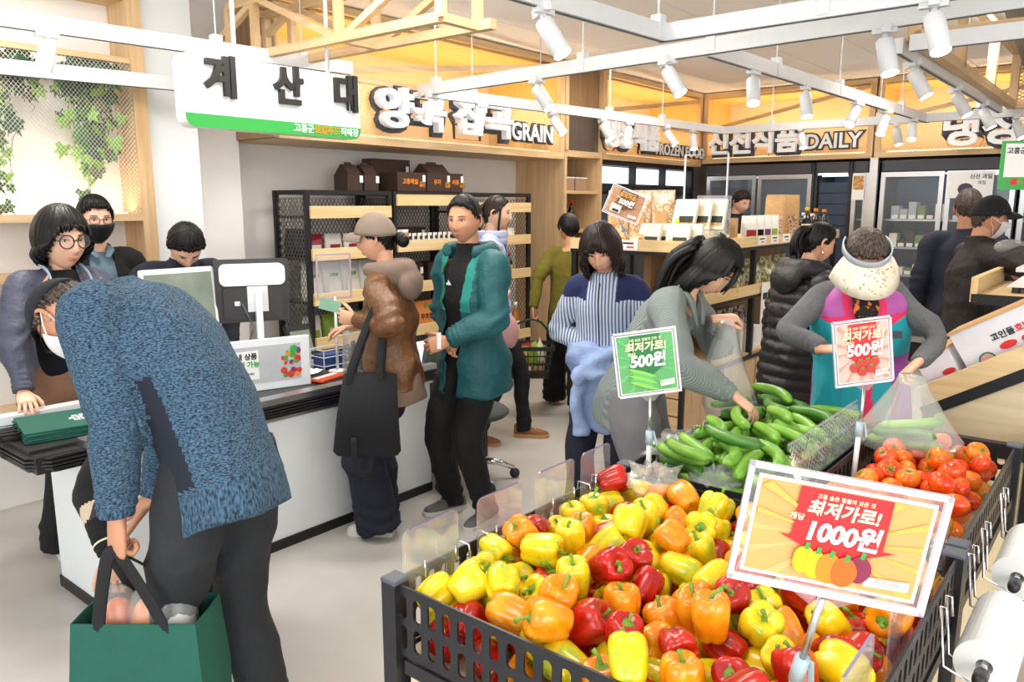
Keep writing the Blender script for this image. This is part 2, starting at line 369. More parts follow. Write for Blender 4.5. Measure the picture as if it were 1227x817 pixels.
# ------------------------------------------------------------------ sign boxes above the shelves (lit from inside)
def fascia(name, label, x0, x1, front, depth, axis, zb, braces, meshy=True, mz=2.52, board=True, back=True):
    """axis 'a': runs along a, front at b=front, depth to larger b; axis 'b': runs along b, front at a=front"""
    rz = ROT
    root = empty(name, (0, 0, 0), rz, label, 'sign box')
    def S(u0, u1, d0, d1, z0, z1):
        return (u0, u1, front + d0, front + d1, z0, z1) if axis == 'a' else (front + d0, front + d1, u0, u1, z0, z1)
    P = lambda nm, m, bx: part(nm, m, root, [S(*q) for q in bx])
    ok = M['oak'] if axis == 'a' else M['oak_y']
    P('bottom_board', ok, [(x0, x1, 0, depth, zb, zb + 0.055)])
    P('mesh_rail', ok, [(x0, x1, 0, 0.04, mz, mz + 0.04)])
    P('top_rail', ok, [(x0, x1, 0, 0.04, 2.95, 3.0)])
    P('end_post', M['oak_z'], [(x0, x0 + 0.06, 0, 0.05, zb + 0.055, 2.95)])
    P('end_post', M['oak_z'], [(x1 - 0.06, x1, 0, 0.05, zb + 0.055, 2.95)])
    P('back_lining', M['glow_wall'], [(x0, x1, depth - 0.03, depth, zb + 0.055, 3.0)])
    P('roof_lining', M['glow_wood_x'], [(x0, x1, 0.05, depth - 0.03, 2.93, 2.95)])
    P('side_lining', M['glow_wood'], [(x0 + 0.0, x0 + 0.03, 0.06, depth - 0.03, zb + 0.055, 2.93)])
    P('side_lining', M['glow_wood'], [(x1 - 0.03, x1, 0.06, depth - 0.03, zb + 0.055, 2.93)])
    for (u0, z0, u1, z1) in braces:
        mb = MB()
        if axis == 'a': mb.bar((u0, front + 0.03, z0), (u1, front + 0.03, z1), 0.035, 0.045)
        else: mb.bar((front + 0.03, u0, z0), (front + 0.03, u1, z1), 0.035, 0.045)
        mb.build('brace', ok, root)
    lm = MB(); lattice(lm, x0 + 0.05, x1 - 0.05, zb + 0.055, mz, 0.036, 0.005, front + 0.015, 'x' if axis == 'a' else 'y', 0.6)
    stuff(lm.build('expanded_mesh', M['mesh_gold'], root))
    # the warm strip on the bottom board, behind the mesh, and the lamp it is
    sx = x1 - x0 - 0.2
    P('light_strip', bpy.data.materials['warm_strip'], [(x0 + 0.1, x1 - 0.1, 0.10, 0.12, zb + 0.06, zb + 0.075)])
    for dd, en in ((0.14, 4.2), (depth * 0.55, 6.0)):
        mid = W((x0 + x1) / 2, front + dd, zb + 0.1) if axis == 'a' else W(front + dd, (x0 + x1) / 2, zb + 0.1)
        l = bpy.data.lights.new('strip_light', 'AREA'); l.shape = 'RECTANGLE'; l.size = sx; l.size_y = 0.06; l.energy = en * sx; l.color = (1, 0.80, 0.48)
        lo = bpy.data.objects.new('strip_light', l); COL.objects.link(lo)
        lo.matrix_world = Matrix.Translation(mid) @ Matrix.Rotation(ROT + (0 if axis == 'a' else R(90)), 4, 'Z') @ Matrix.Rotation(R(180), 4, 'X')
    return root
fascia('grain_sign_box', 'oak lattice box with warm light above the grain shelves', 2.99, 6.18, 4.4, 0.95, 'a', 2.10, [(3.4, 2.56, 6.1, 2.93)])
fascia('frozen_sign_box', 'oak lattice box with warm light above the freezers', 6.86, 9.09, 4.4, 0.75, 'a', 2.13, [(6.95, 2.62, 9.0, 2.9)])
fascia('daily_sign_box', 'oak lattice box with warm light above the tall fridges left of the silver post', 2.42, 4.398, 9.1, 0.75, 'b', 2.17, [(4.25, 2.58, 2.5, 2.92)])
fascia('chilled_sign_box', 'oak lattice box with warm light above the fridges at the right edge', -1.5, 2.40, 9.1, 0.75, 'b', 2.17, [(2.1, 2.6, 0.4, 2.92)])
pn = empty('oak_pillar_unit', (0, 0, 0), ROT, 'oak pillar unit with niche shelves beside the grain shelves', 'shelf unit')
part('side_panel', M['oak_z'], pn, [(6.19, 6.23, 4.4, 5.0, 0.0, 2.13)])
part('side_panel', M['oak_z'], pn, [(6.81, 6.85, 4.4, 5.0, 0.0, 2.13)])
part('lintel', M['oak'], pn, [(6.19, 6.85, 4.4, 5.0, 2.131, 2.19)])
part('back_panel', M['oak_z'], pn, [(6.23, 6.81, 4.96, 5.0, 0.0, 2.13)])
for z in (0.1, 0.5, 0.95, 1.4, 1.78): part('shelf', M['oak'], pn, [(6.231, 6.809, 4.42, 4.959, z, z + 0.03)])
part('upper_panel', M['brown_oak'], pn, [(6.19, 6.85, 4.43, 4.5, 2.55, 3.0)])
part('corner_post', M['oak_z'], pn, [(6.185, 6.225, 4.38, 4.43, 2.19, 3.0)])
part('corner_post', M['oak_z'], pn, [(6.815, 6.855, 4.38, 4.43, 2.19, 3.0)])
part('lower_backing', M['brown_oak'], pn, [(6.23, 6.81, 4.47, 4.5, 2.19, 2.55)])
stuff(lattice(MB(), 6.23, 6.81, 2.19, 2.55, 0.03, 0.004, 4.43, 'x', 0.6).build('expanded_mesh', M['mesh_dark'], pn))
# ------------------------------------------------------------------ raised lettering
def sign_letters(name, label, body, size, frame, u, z, axis, sx=1.0, lat=True, bold=0.03, back=0.115, group=None):
    """white lit letters proud of the mesh on a dark contour backing"""
    if axis == 'a': root = empty(name, W(u, frame, z), ROT, label, 'sign lettering')
    else: root = empty(name, W(frame, u, z), ROT - R(90), label, 'sign lettering')
    text('backing', body, size, M['dark_grey'], root, (0, -0.012, 0), extrude=0.012, bold=back, sx=sx)
    if lat: text('letters', body, size, M['letter_glow'], root, (-0.012, -0.058, 0.008), extrude=0.03, bold=bold, sx=sx)
    else: text('letters', body, size, M['white_plastic'], root, (0, -0.03, 0), extrude=0.004, bold=bold + .018, sx=sx)
    return root
def fit(pl, pr, z, plane, axis):
    a = abz(atb(*pl, plane)) if axis == 'a' else abz(ata(*pl, plane)); b = abz(atb(*pr, plane)) if axis == 'a' else abz(ata(*pr, plane))
    return a, b
sign_letters('grain_sign_hangul', 'white Korean letters reading grain on dark contour, above the grain shelves', '양곡 잡곡', 0.30, 4.38, 4.55, 2.335, 'a', sx=1.28)
sign_letters('grain_sign_latin', 'white letters GRAIN on a dark contour board', 'GRAIN', 0.20, 4.38, 5.63, 2.295, 'a', 1.0, False, 0.004, 0.10)
sign_letters('frozen_sign_hangul', 'white Korean letters on dark contour above the freezers', '냉동식품', 0.30, 4.38, 7.32, 2.36, 'a', sx=1.0)
sign_letters('frozen_sign_latin', 'white letters FROZEN FOOD on a grey contour board', 'FROZEN FOOD', 0.165, 4.38, 8.46, 2.28, 'a', 1.05, False, 0.004, 0.09)
sign_letters('daily_sign_hangul', 'white Korean letters beside DAILY above the tall fridges', '신선식품', 0.30, 9.08, 3.72, 2.375, 'b', sx=1.0)
sign_letters('daily_sign_latin', 'white letters DAILY on a dark contour board', 'DAILY', 0.225, 9.08, 2.83, 2.36, 'b', 0.98, False, 0.004, 0.10)
sign_letters('chilled_sign_hangul', 'white Korean letters at the right edge above the fridges', '냉장식품', 0.36, 9.08, 1.02, 2.39, 'b', sx=1.1)
# ------------------------------------------------------------------ hanging checkout sign
hs = empty('checkout_sign', W(2.43, 3.54, 2.035), ROT, 'white hanging sign with green foot and black Korean lettering over the checkout', 'hanging sign')
def rrect(w, h, r, n=5):
    pts = []
    for cx, cy, a0 in ((w / 2 - r, h / 2 - r, 0), (-w / 2 + r, h / 2 - r, 90), (-w / 2 + r, -h / 2 + r, 180), (w / 2 - r, -h / 2 + r, 270)):
        for k in range(n + 1):
            t = R(a0 + 90 * k / n); pts.append((cx + r * math.cos(t), cy + r * math.sin(t)))
    return pts
XZ = Matrix(((1, 0, 0, 0), (0, 0, -1, 0), (0, 1, 0, 0), (0, 0, 0, 1)))     # x,y,z -> x,-z,y : draws a plan upright, facing -y
SW, SH = 1.03, 0.335
MB().prism(rrect(SW, SH, 0.05), -0.04, 0.04, Matrix.Translation((0, 0, SH / 2)) @ XZ).build('board', M['white_plastic'], hs)
gp = [p for p in rrect(SW, SH, 0.05) if p[1] < -SH / 2 + 0.051]
gp = [(x, min(y, -0.105)) for x, y in gp]
gp = [(-SW / 2, -0.105)] + [q for q in gp if q[1] < -0.1051] + [(SW / 2, -0.105)]
MB().prism(gp, 0.040, 0.043, Matrix.Translation((0, 0, SH / 2)) @ XZ).build('green_band', M['green_sign'], hs)
for ch, x in (('계', -0.33), ('산', 0.045), ('대', 0.415)):
    text('letter', ch, 0.2, M['black_ink'], hs, (x, -0.05, 0.225), extrude=0.012, bold=0.035, sx=0.95)
text('lettering', '고흥군', 0.046, M['white_plastic'], hs, (0.135, -0.044, 0.033), bold=0.02)
text('lettering', '로컬푸드', 0.046, M['orange_ink'], hs, (0.285, -0.044, 0.033), bold=0.02)
text('lettering', '직매장', 0.046, M['white_plastic'], hs, (0.435, -0.044, 0.033), bold=0.02)
for x in (-0.22, 0.335): MB().tube([(x, 0, SH), (x, 0, 0.96)], 0.011, 8).build('pole', M['white_metal'], hs, smooth=True)
# ------------------------------------------------------------------ ceiling girders of oak bars
gd = empty('lattice_girder', (0, 0, 0), ROT, 'box girder of pale oak bars under the ceiling above the checkout', 'girder')
def bars(name, m, root, L, w=0.045):
    for p, q in L: MB().bar(p, q, w, w).build(name, m, root)
a0, a1, b0, b1, z0, z1 = 2.70, 2.95, 2.62, 4.36, 2.52, 2.82
bars('chord', M['oak_y'], gd, [((a0, b0, z0), (a0, b1, z0)), ((a1, b0 - .1, z0), (a1, b1, z0)), ((a0, b0, z1), (a0, b1, z1)), ((a1, b0 - .1, z1), (a1, b1, z1))])
bars('cross_bar', M['oak'], gd, [((a0, b, z), (a1, b, z)) for b in (b0, 3.35, 4.1, b1) for z in (z0, z1)], 0.04)
bars('upright', M['oak_z'], gd, [((a, b, z0), (a, b, z1)) for a in (a0, a1) for b in (b0, 3.35, 4.1, b1)], 0.04)
bars('diagonal', M['oak_y'], gd, [((a, b0 + .73 * i + (0 if i % 2 else .70), z0), (a, b0 + .73 * i + (.70 if i % 2 else 0), z1)) for a in (a0, a1) for i in range(3)], 0.035)
MB().span(2.985, 3.02, 4.38, 5.3, 2.10, 3.0).build('side_boards', M['brown_oak'], gd)
g2 = empty('lattice_girder', (0, 0, 0), ROT, 'oak girder carrying a light track at the upper right of the shop', 'girder')
a0, a1, b0, b1, z0, z1 = 4.45, 7.9, 1.02, 0.3, 2.50, 2.93
bars('chord', M['oak'], g2, [((a0, b0, z0), (a1, b0, z0)), ((a0, b0, z1), (a1, b0, z1)), ((a0, b1, z0), (a1, b1, z0)), ((a0, b1, z1), (a1, b1, z1))], 0.06)
bars('chord', M['oak_y'], g2, [((a0, b0, z0), (a0, -1.2, z0)), ((a0, b0, z1), (a0, -1.2, z1)), ((a1, b0, z1), (a1, -1.2, z1)), ((a1, b0, z0), (a1, -1.2, z0))], 0.06)
bars('upright', M['oak_z'], g2, [((a, b0, z0), (a, b0, z1)) for a in (a0, 5.6, 6.75, a1)] + [((a1, b, z0), (a1, b, z1)) for b in (0.3, -0.5)] + [((a, b1, z0), (a, b1, z1)) for a in (a0, 5.6, 6.75)], 0.06)
stuff(lattice(MB(), -1.2, b0, z0, z1, 0.05, 0.006, 7.9, 'y', 0.6).build('expanded_mesh', M['mesh_dark'], g2))
MB().bar((5.6, 0.75, 2.97), (7.8, 0.75, 2.60), 0.25, 0.03).build('slatted_panel', mix_mat('corrugated_grey', '#7d766c', '#a59c8e', 'wave', 9, (0, 1, 0), rough=0.6), g2)
# ------------------------------------------------------------------ light tracks and spotlights
TRK = []
def track(p, q, label, hang, w=0.042, h=0.075, top=3.0):
    TRK.append((p, q)); root = empty('light_track', (p + q) / 2, 0, label, 'light track'); d = q - p; h2 = d / 2
    MB().bar(-h2, h2, w, h).build('rail', M['white_metal'], root)
    MB().bar(-h2 * 0.995 + Vector((0, 0, -h / 2)), h2 * 0.995 + Vector((0, 0, -h / 2)), 0.012, 0.006).build('conductor_slot', M['grey_cap'], root)
    for t in hang:
        c = -h2 + d * t
        MB().tube([c + Vector((0, 0, h / 2)), Vector((c.x, c.y, top - (p.z + q.z) / 2))], 0.004, 6).build('hanger_rod', M['white_metal'], root)
        k = MB().box(c + Vector((0, 0, h * 0.3)), (0.05, 0.05, h * 1.3), math.atan2(d.y, d.x)).build('clamp', M['white_metal'], root)
    return root
ZT = 2.45
track(W(1.0, 4.12, 2.5), W(3.24, 3.92, 2.5), 'white light track behind the checkout sign', (0.62, 0.85))
track(W(1.0, 4.66, 2.36), W(2.43, 4.42, 2.36), 'white light track crossing the ivy frame', (0.3,))
track(W(3.92, 4.0, ZT), W(3.64, 0.3, ZT), 'long white light track crossing the middle of the shop', (0.04, 0.38, 0.6, 0.86))
track(W(1.9, 1.92, ZT), W(3.34, 1.83, ZT), 'short white light track running from the camera to the corner joint', (0.97,))
track(W(3.34, 1.85, ZT), W(3.33, 0.2, ZT), 'white light track running right from the corner joint', (0.45,))
track(W(3.92, 4.02, ZT), W(8.0, 3.63, ZT), 'white light track along the grain and frozen signs', (0.12, 0.3, 0.52, 0.72))
track(W(3.80, 1.83, ZT), W(8.1, 1.70, ZT), 'white light track running to the tall fridges', (0.2, 0.45, 0.8))
track(W(8.0, 3.63, ZT), W(8.0, 0.2, ZT), 'far white light track in front of the tall fridges', (0.15, 0.45, 0.8))
track(W(4.38, 1.08, 2.46), W(7.7, 1.08, 2.46), 'white light track under the oak girder', (), top=2.5)
track(W(4.36, 1.02, 2.46), W(4.36, -0.6, 2.46), 'white light track under the front bar of the oak girder', (), top=2.5)
def spot_proto():
    root = empty('track_spotlight', (0, 0, 0), 0, 'x', 'spotlight', 'white track spotlights')
    b = MB(); b.lathe([(0.012, 0), (0.034, 0.001), (0.037, -0.006), (0.037, -0.148), (0.034, -0.15), (0.033, -0.135)], 20, cap=False); b.build('barrel', M['white_metal'], root, smooth=True)
    MB().lathe([(0.0345, -0.1505), (0.001, -0.1515)], 20, cap=False).build('lens', M['lamp_glow'], root)
    return root
SP = spot_proto()
SPOTS = [  # (top of barrel px, foot of barrel px, height of the barrel's top, where)
    (49, 60, 52, 100, 2.40, 'the first from the left, before the ivy'), (679, 22, 699, 60, 2.36, 'big, tilted, at the top centre'), (795, 84, 808, 114, 2.36, 'tilted, on the long crossing track'),
    (642, 106, 656, 130, 2.36, 'left part of the long crossing track'), (656, 144, 670, 165, 2.36, 'lit face to the right, beside the oak pillar'), (526, 125, 521, 147, 2.36, 'before the first grain letters'), (581, 133, 578, 155, 2.36, 'before the second grain letters'),
    (724, 150, 733, 168, 2.36, 'before the first frozen letters'), (749, 154, 746, 170, 2.36, 'before the middle of the frozen letters'), (784, 160, 793, 175, 2.36, 'before the word FROZEN'),
    (1108, 12, 1106, 56, 2.36, 'biggest, hanging straight near the upper right corner'), (1060, 50, 1060, 90, 2.36, 'straight, second biggest at the upper right'), (916, 95, 912, 123, 2.36, 'first on the track to the fridges'), (973, 113, 972, 139, 2.36, 'second on the track to the fridges'), (1024, 131, 1012, 150, 2.36, 'third on the track to the fridges'), (1057, 141, 1050, 158, 2.36, 'fourth on the track to the fridges'), (1088, 150, 1083, 167, 2.36, 'fifth, end of the track to the fridges'),
    (1103, 87, 1113, 116, 2.37, 'first under the oak girder'), (1155, 115, 1162, 139, 2.37, 'second under the oak girder'), (1191, 132, 1197, 154, 2.37, 'third under the oak girder'), (1218, 146, 1219, 164, 2.37, 'last under the oak girder at the right edge'),
    (865, 160, 865, 180, 2.36, 'over the first letter of the DAILY sign'), (952, 160, 952, 176, 2.36, 'over the last Korean letter of the DAILY sign'), (1077, 156, 1077, 173, 2.36, 'on the far track right of the silver post')]
for i, (x0, y0, x1, y1, zt, lb) in enumerate(SPOTS):
    p = atz(x0, y0, zt); q = aty(x1, y1, p.y); d = (q - p); best = None
    for t0, t1 in TRK:
        f = min(.97, max(.03, (p - t0).xy.dot((t1 - t0).xy) / (t1 - t0).xy.length_squared)); c = t0.lerp(t1, f); e = (c - p).xy.length
        if best is None or e < best[0]: best = (e, c)
    if best[0] < .5: p = Vector((best[1].x, best[1].y, best[1].z - .085))
    if d.length < 0.15: d = (d + Vector((0.0, 0.55 if i % 2 else -0.35, 0)) * (0.15 - d.length)).normalized()
    d = d.normalized() + Vector((0, -.38, 0)); d.normalize()
    o = SP if i == 0 else copy_tree(SP)
    o['label'] = 'white track spotlight, ' + lb
    o.location = p; o.rotation_euler = d.to_track_quat('-Z', 'Y').to_euler()
    inv = o.rotation_euler.to_matrix().inverted()
    up = inv @ Vector((0, 0, 1))
    MB().tube([Vector((0, 0, -0.02)) + up * 0, up * 0.03], 0.012, 8).build('stem', M['white_metal'], o, smooth=True)
    ad = MB().box((0, 0, 0), (0.10, 0.034, 0.035)).build('adapter', M['white_metal'], o); ad.location = up * 0.045
    ad.rotation_euler = (inv @ Matrix.Rotation(ROT if i > 16 or i in (0, 1, 4, 5, 6, 7, 8, 9, 12, 13, 14, 15, 16) else ROT + R(90), 3, 'Z')).to_euler()
    l = bpy.data.lights.new('spot', 'SPOT'); l.energy = 32; l.spot_size = R(75); l.spot_blend = 0.7; l.color = (1, 0.93, 0.82); l.shadow_soft_size = 0.035
    lo = bpy.data.objects.new('spot', l); COL.objects.link(lo); lo.location = p + d * 0.16; lo.rotation_euler = o.rotation_euler
# ------------------------------------------------------------------ product makers: each returns a mesh, its base at z=0, front towards -y
def printed(name, base, rough=0.5): return mat(name, base, rough, var=0.04)
M['kraft'] = mat('kraft_paper', '#c9a06c', 0.75, var=0.08, vscale=40)
M['gift_brown'] = mat('dark_brown_board', '#3a2620', 0.55, var=0.06)
M['cream_pack'] = mat('cream_printed_pack', '#efe6cf', 0.45, var=0.05, vscale=12)
M['white_pack'] = mat('white_pack', '#ece9e2', 0.45, var=0.04)
M['rice'] = mat('rice_seen_through_film', '#f4efe2', 0.5, var=0.1, vscale=160, bump=0.3, bscale=250)
M['cookie'] = mix_mat('crackers_in_film', '#d8a861', '#a9713a', 'noise', 35, lo=0.4, hi=0.6, rough=0.35)
M['nuts'] = mix_mat('honey_nuts', '#e0a437', '#8a5018', 'voronoi', 45, lo=0.1, hi=0.6, rough=0.3)
M['red_pack'] = mat('red_pack', '#9c2633', 0.35, var=0.15)
M['green_pack'] = mat('green_pack', '#8fae3a', 0.35, var=0.15)
M['yellow_pack'] = mat('yellow_pack', '#d9d23a', 0.35, var=0.1)
M['dark_pack'] = mat('dark_pack', '#1c1c20', 0.25, var=0.2, bump=0.3, bscale=30)
M['oil'] = mat('amber_oil', '#a8681c', 0.12, coat=0.5)
M['soy'] = mat('dark_bottle', '#130c0a', 0.12, coat=0.6)
M['orange_cap'] = mat('orange_cap', '#e0821e', 0.4); M['yellow_cap'] = mat('yellow_cap', '#ecc21a', 0.4)
M['seaweed'] = mat('dark_seaweed', '#22301f', 0.6, var=0.2)
M['purple_pack'] = mat('purple_pack', '#6b3a7a', 0.4)
def pouch_mb(w, h, d, seal=0.12, mb=None):
    mb = mb or MB(); mb.sm = True; rings = []
    for t, k in ((0, .5), (.04, .85), (.15, 1), (.45, .95), (.7, .7), (1 - seal, .15), (1 - seal + .01, .04), (1, .03)):
        rings.append([(w / 2 * sx * (1 if t > .1 else .96), d / 2 * k * sy, h * t) for sx, sy in ((-1, -.25), (-.85, -.8), (-.4, -1), (.4, -1), (.85, -.8), (1, -.25), (1, .25), (.85, .8), (.4, 1), (-.4, 1), (-.85, .8), (-1, .25))])
    mb.loft(rings); return mb
def product(name, label, cat, group, loc, rz, parts_):
    root = empty(name, loc, rz, label, cat, group)
    for nm, mb, m in parts_: mb.build(nm, m, root)
    return root
def boxmb(w, d, h, z=0): return MB().box((0, 0, z + h / 2), (w, d, h))
def labelmb(w, h, y, z): return MB().box((0, y, z), (w, 0.001, h))
def bottle_parts(h, r, body, cap, label=None):
    b = MB(); b.sm = True; b.lathe([(r * .9, 0), (r, .01), (r, h * .55), (r * .75, h * .68), (r * .36, h * .8), (r * .36, h * .9)], 14)
    c = MB(); c.sm = True; c.lathe([(r * .45, h * .88), (r * .47, h), (r * .1, h)], 12)
    out = [('bottle_body', b, body), ('cap', c, cap)]
    if label is not None:
        l = MB(); l.sm = True; l.lathe([(r * 1.01, h * .12), (r * 1.01, h * .45)], 14, cap=False); out.append(('bottle_label', l, label))
    return out
def jar_parts(h, r, body, cap):
    b = MB(); b.sm = True; b.lathe([(r * .9, 0), (r, .008), (r, h * .78), (r * .9, h * .84)], 14)
    c = MB(); c.sm = True; c.lathe([(r * .95, h * .82), (r * .95, h), (r * .5, h)], 14)
    return [('jar_body', b, body), ('lid', c, cap)]
def row(proto, n, step, group, labels=None, jitter=0.0, seed=1):
    """n things in a row: the first is proto itself"""
    rnd = random.Random(seed); out = [proto]
    for k in range(1, n):
        c = copy_tree(proto); c.location = proto.location + step * k
        c.rotation_euler = (0, 0, proto.rotation_euler.z + rnd.uniform(-jitter, jitter)); out.append(c)
    for i, o in enumerate(out):
        if labels: o['label'] = labels[i]
        if group: o['group'] = group
    return out
ORD = ['first', 'second', 'third', 'fourth', 'fifth', 'sixth', 'seventh', 'eighth', 'ninth', 'tenth', 'eleventh', 'twelfth']
# ------------------------------------------------------------------ three black mesh shelf units along the grain wall
def shelf_unit(label, a0, a1, lips, sides=(True, False)):
    r = empty('mesh_shelf_unit', W(a0, 4.44, 0), ROT, label, 'shelf unit'); w_ = a1 - a0; D = 0.37; H = 1.775
    for x in (0.02, w_ - 0.02):
        for y in (0.015, D): MB().box((x, y, H / 2), (0.035, 0.03, H)).build('upright', M['black_metal'], r)
    for y in (0.015, D): MB().box((w_ / 2, y, H - 0.015), (w_ - 0.075, 0.028, 0.03)).build('top_bar', M['black_metal'], r)
    for x in (0.02, w_ - 0.02): MB().box((x, D / 2, H - 0.015), (0.03, D - 0.06, 0.03)).build('side_bar', M['black_metal'], r)
    for z in lips:
        MB().box((w_ / 2, D / 2 + 0.01, z + 0.0), (w_ - 0.08, D - 0.04, 0.018)).build('shelf_board', M['black_metal'], r)
        MB().box((w_ / 2, -0.012, z + 0.035), (w_ - 0.05, 0.02, 0.085)).build('front_board', M['pine'], r, bevel=0.002)
    stuff(lattice(MB(), 0.045, w_ - 0.045, 0.1, H - 0.05, 0.034, 0.0045, D + 0.005, 'x', 1.6).build('back_mesh', M['mesh_dark'], r))
    for s, x in ((sides[0], 0.02), (sides[1], w_ - 0.02)):
        if s: stuff(lattice(MB(), 0.035, D - 0.02, 0.1, H - 0.05, 0.034, 0.0045, x, 'y', 1.6).build('side_mesh', M['mesh_dark'], r))
    return r
shelf_unit('black mesh shelf unit nearest the cash desk with flat green packs on top', 3.24, 4.02, (1.59, 1.30, 0.99, 0.68, 0.3), (True, True))
shelf_unit('middle black mesh shelf unit topped by dark brown gift boxes', 4.03, 4.83, (1.675, 1.325, 1.005, 0.66, 0.3))
shelf_unit('black mesh shelf unit beside the oak pillar with oil bottles below', 4.84, 5.72, (1.615, 1.33, 1.025, 0.46, 0.12), (False, True))
def S(a, b=4.62, z=0): return W(a, b, z)
def clear_z(z): return z + 0.0095
rnd = random.Random(11)
# unit 1
for k in range(4):
    m = M['green_pack'] if k % 2 == 0 else M['yellow_pack']
    mb = MB(); mb.sm = True; mb.ell((0, 0, 0.024), (0.075, 0.11, 0.024), 12, 6)
    product('snack_pack', '%s flat %s pack from the left on the top shelf nearest the cash desk' % (ORD[k], 'green' if k % 2 == 0 else 'yellow'), 'pack', 'flat packs on the top shelf', S(3.42 + 0.15 * k, 4.58, 1.6), ROT + rnd.uniform(-.3, .3), [('pack_body', mb, m), ('pack_label', MB().box((0, -0.02, 0.049), (0.06, 0.05, 0.002)), M['white_pack'])])
for k in range(3):
    product('red_label_pack', '%s red and white pack from the left on the shelf behind the clear price stand' % ORD[k], 'pack', 'red packs on the second shelf', S(3.41 + 0.17 * k, 4.60, clear_z(1.30)), ROT, [('pack_body', pouch_mb(0.15, 0.16, 0.05), M['white_pack'] if k else M['red_pack']), ('pack_label', labelmb(0.09, 0.05, -0.028, 0.06), M['red_pack'] if k else M['white_pack'])])
for k in range(4):
    r = product('rice_pouch', '%s stand-up white rice pouch from the left on the third shelf behind the leather jacket' % ORD[k], 'pouch', 'rice pouches on the third shelf', S(3.38 + 0.168 * k, 4.60, clear_z(0.99)), ROT, [('pouch_body', pouch_mb(0.165, 0.27, 0.09), M['white_pack']), ('rice_window', MB().box((0, -0.0455, 0.075), (0.11, 0.003, 0.11)), M['rice'])])
    text('lettering', '고흥쌀', 0.028, M['green_sign'], r, (0, -0.036, 0.175), bold=0.02)
for k in range(4):
    product('green_vegetable_pack', '%s green and white pack from the left on the low shelf behind the counter' % ORD[k], 'pack', 'green packs on the low shelf', S(3.36 + 0.17 * k, 4.60, clear_z(0.68)), ROT, [('pack_body', pouch_mb(0.15, 0.2, 0.08), M['green_pack'] if k % 2 else M['white_pack']), ('pack_label', labelmb(0.08, 0.06, -0.042, 0.07), M['white_pack'] if k % 2 else M['green_pack'])])
for k in range(4):
    product('hanging_dark_bag', '%s black film bag from the front inside the first mesh side' % ORD[k], 'bag', 'black bags inside the mesh side', S(3.295, 4.52 + 0.07 * k, 1.31), ROT + R(90), [('bag_body', pouch_mb(0.07, 0.2, 0.05), M['dark_pack'])])
# unit 2
def gift_box(label, a, b, z, w_, h, d, txt, handle=True, rz=0.0):
    r = empty('gift_box', S(a, b, z), ROT + rz, label, 'gift box', 'brown gift boxes')
    MB().box((0, 0, h / 2), (w_, d, h)).build('box_body', M['gift_brown'], r, bevel=0.003)
    if handle:
        MB().prism([(-d / 2, 0), (d / 2, 0), (0.015, 0.07), (-0.015, 0.07)], -w_ / 2 + 0.01, w_ / 2 - 0.01, Matrix.Translation((0, 0, h)) @ Matrix(((0, 0, 1, 0), (1, 0, 0, 0), (0, 1, 0, 0), (0, 0, 0, 1)))).build('carry_top', M['gift_brown'], r)
        MB().box((0, 0, h + 0.073), (w_ * .4, 0.012, 0.025)).build('handle', M['black_plastic'], r)
    if txt:
        text('lettering', txt, 0.045, M['orange_ink'], r, (-0.02, -d / 2 - 0.002, h * .5), bold=0.02)
        mb = MB(); mb.sm = True
        for q in range(6): mb.ell((w_ * .3 + 0.018 * (q % 3), -d / 2 - 0.002, h * .3 + 0.02 * (q // 3)), (0.014, 0.004, 0.014), 8, 5)
        mb.build('printed_fruit', M['nuts'], r)
    MB().box((w_ * .42, -d / 2 - 0.001, h * .7), (0.03, 0.002, 0.05)).build('price_sticker', M['paper'], r)
    return r
gift_box('small dark gift box with carry top, leftmost above the shelves', 3.74, 4.60, 1.776, 0.135, 0.12, 0.16, '')
gift_box('second small dark gift box with carry top, on the shelf top', 3.895, 4.60, 1.776, 0.135, 0.12, 0.16, '')
gift_box('wide dark gift box with orange lettering at the shelf edge', 4.24, 4.55, 1.776, 0.30, 0.145, 0.2, '고흥매실', False)
gift_box('dark gift box with carry top and white strap at the right', 4.545, 4.55, 1.776, 0.26, 0.15, 0.18, '유자', True)
gift_box('narrow dark gift box at the right end of the row', 4.755, 4.55, 1.776, 0.14, 0.15, 0.18, '석류', False)
gift_box('tall plain dark box standing behind the gift boxes', 4.24, 4.74, 1.776, 0.4, 0.25, 0.12, '', False)
gift_box('plain dark box lying in the middle unit second shelf', 4.14, 4.68, clear_z(1.325), 0.15, 0.2, 0.1, '', False)
gift_box('long dark box behind the white sachets', 4.42, 4.72, clear_z(1.325), 0.34, 0.16, 0.1, '', False)
for k in range(2):
    product('nut_jar', '%s clear jar of yellow snack with white lid on the middle unit' % ('left' if k == 0 else 'right'), 'jar', 'snack jars', S(4.11 + 0.09 * k, 4.52, clear_z(1.325)), ROT, jar_parts(0.15, 0.042, M['nuts'], M['white_plastic']))
for k in range(9):
    product('white_sachet', '%s white sachet from the left, standing in the row beside the jars' % ORD[k], 'sachet', 'white sachets in a row', S(4.26 + 0.058 * k, 4.52, clear_z(1.325)), ROT + 0.35, [('sachet_body', pouch_mb(0.075, 0.12, 0.022), M['white_pack']), ('sachet_print', labelmb(0.045, 0.025, -0.0115, 0.085), M['gift_brown'])])
gift_box('brown gift box with pale picture label beside the leather jacket', 4.3, 4.58, clear_z(1.005), 0.24, 0.2, 0.1, '도라지', False)
gift_box('pale brown gift box on the third shelf behind the teal jacket', 4.6, 4.58, clear_z(1.005), 0.24, 0.2, 0.1, '배즙', False)
orb = empty('orange_carton', S(4.42, 4.56, clear_z(0.66)), ROT, 'orange carton with dark lettering low between leather jacket and teal jacket', 'carton')
MB().box((0, 0, 0.12), (0.3, 0.12, 0.24)).build('box_body', mat('orange_board', '#d98a45', 0.6), orb, bevel=0.003)
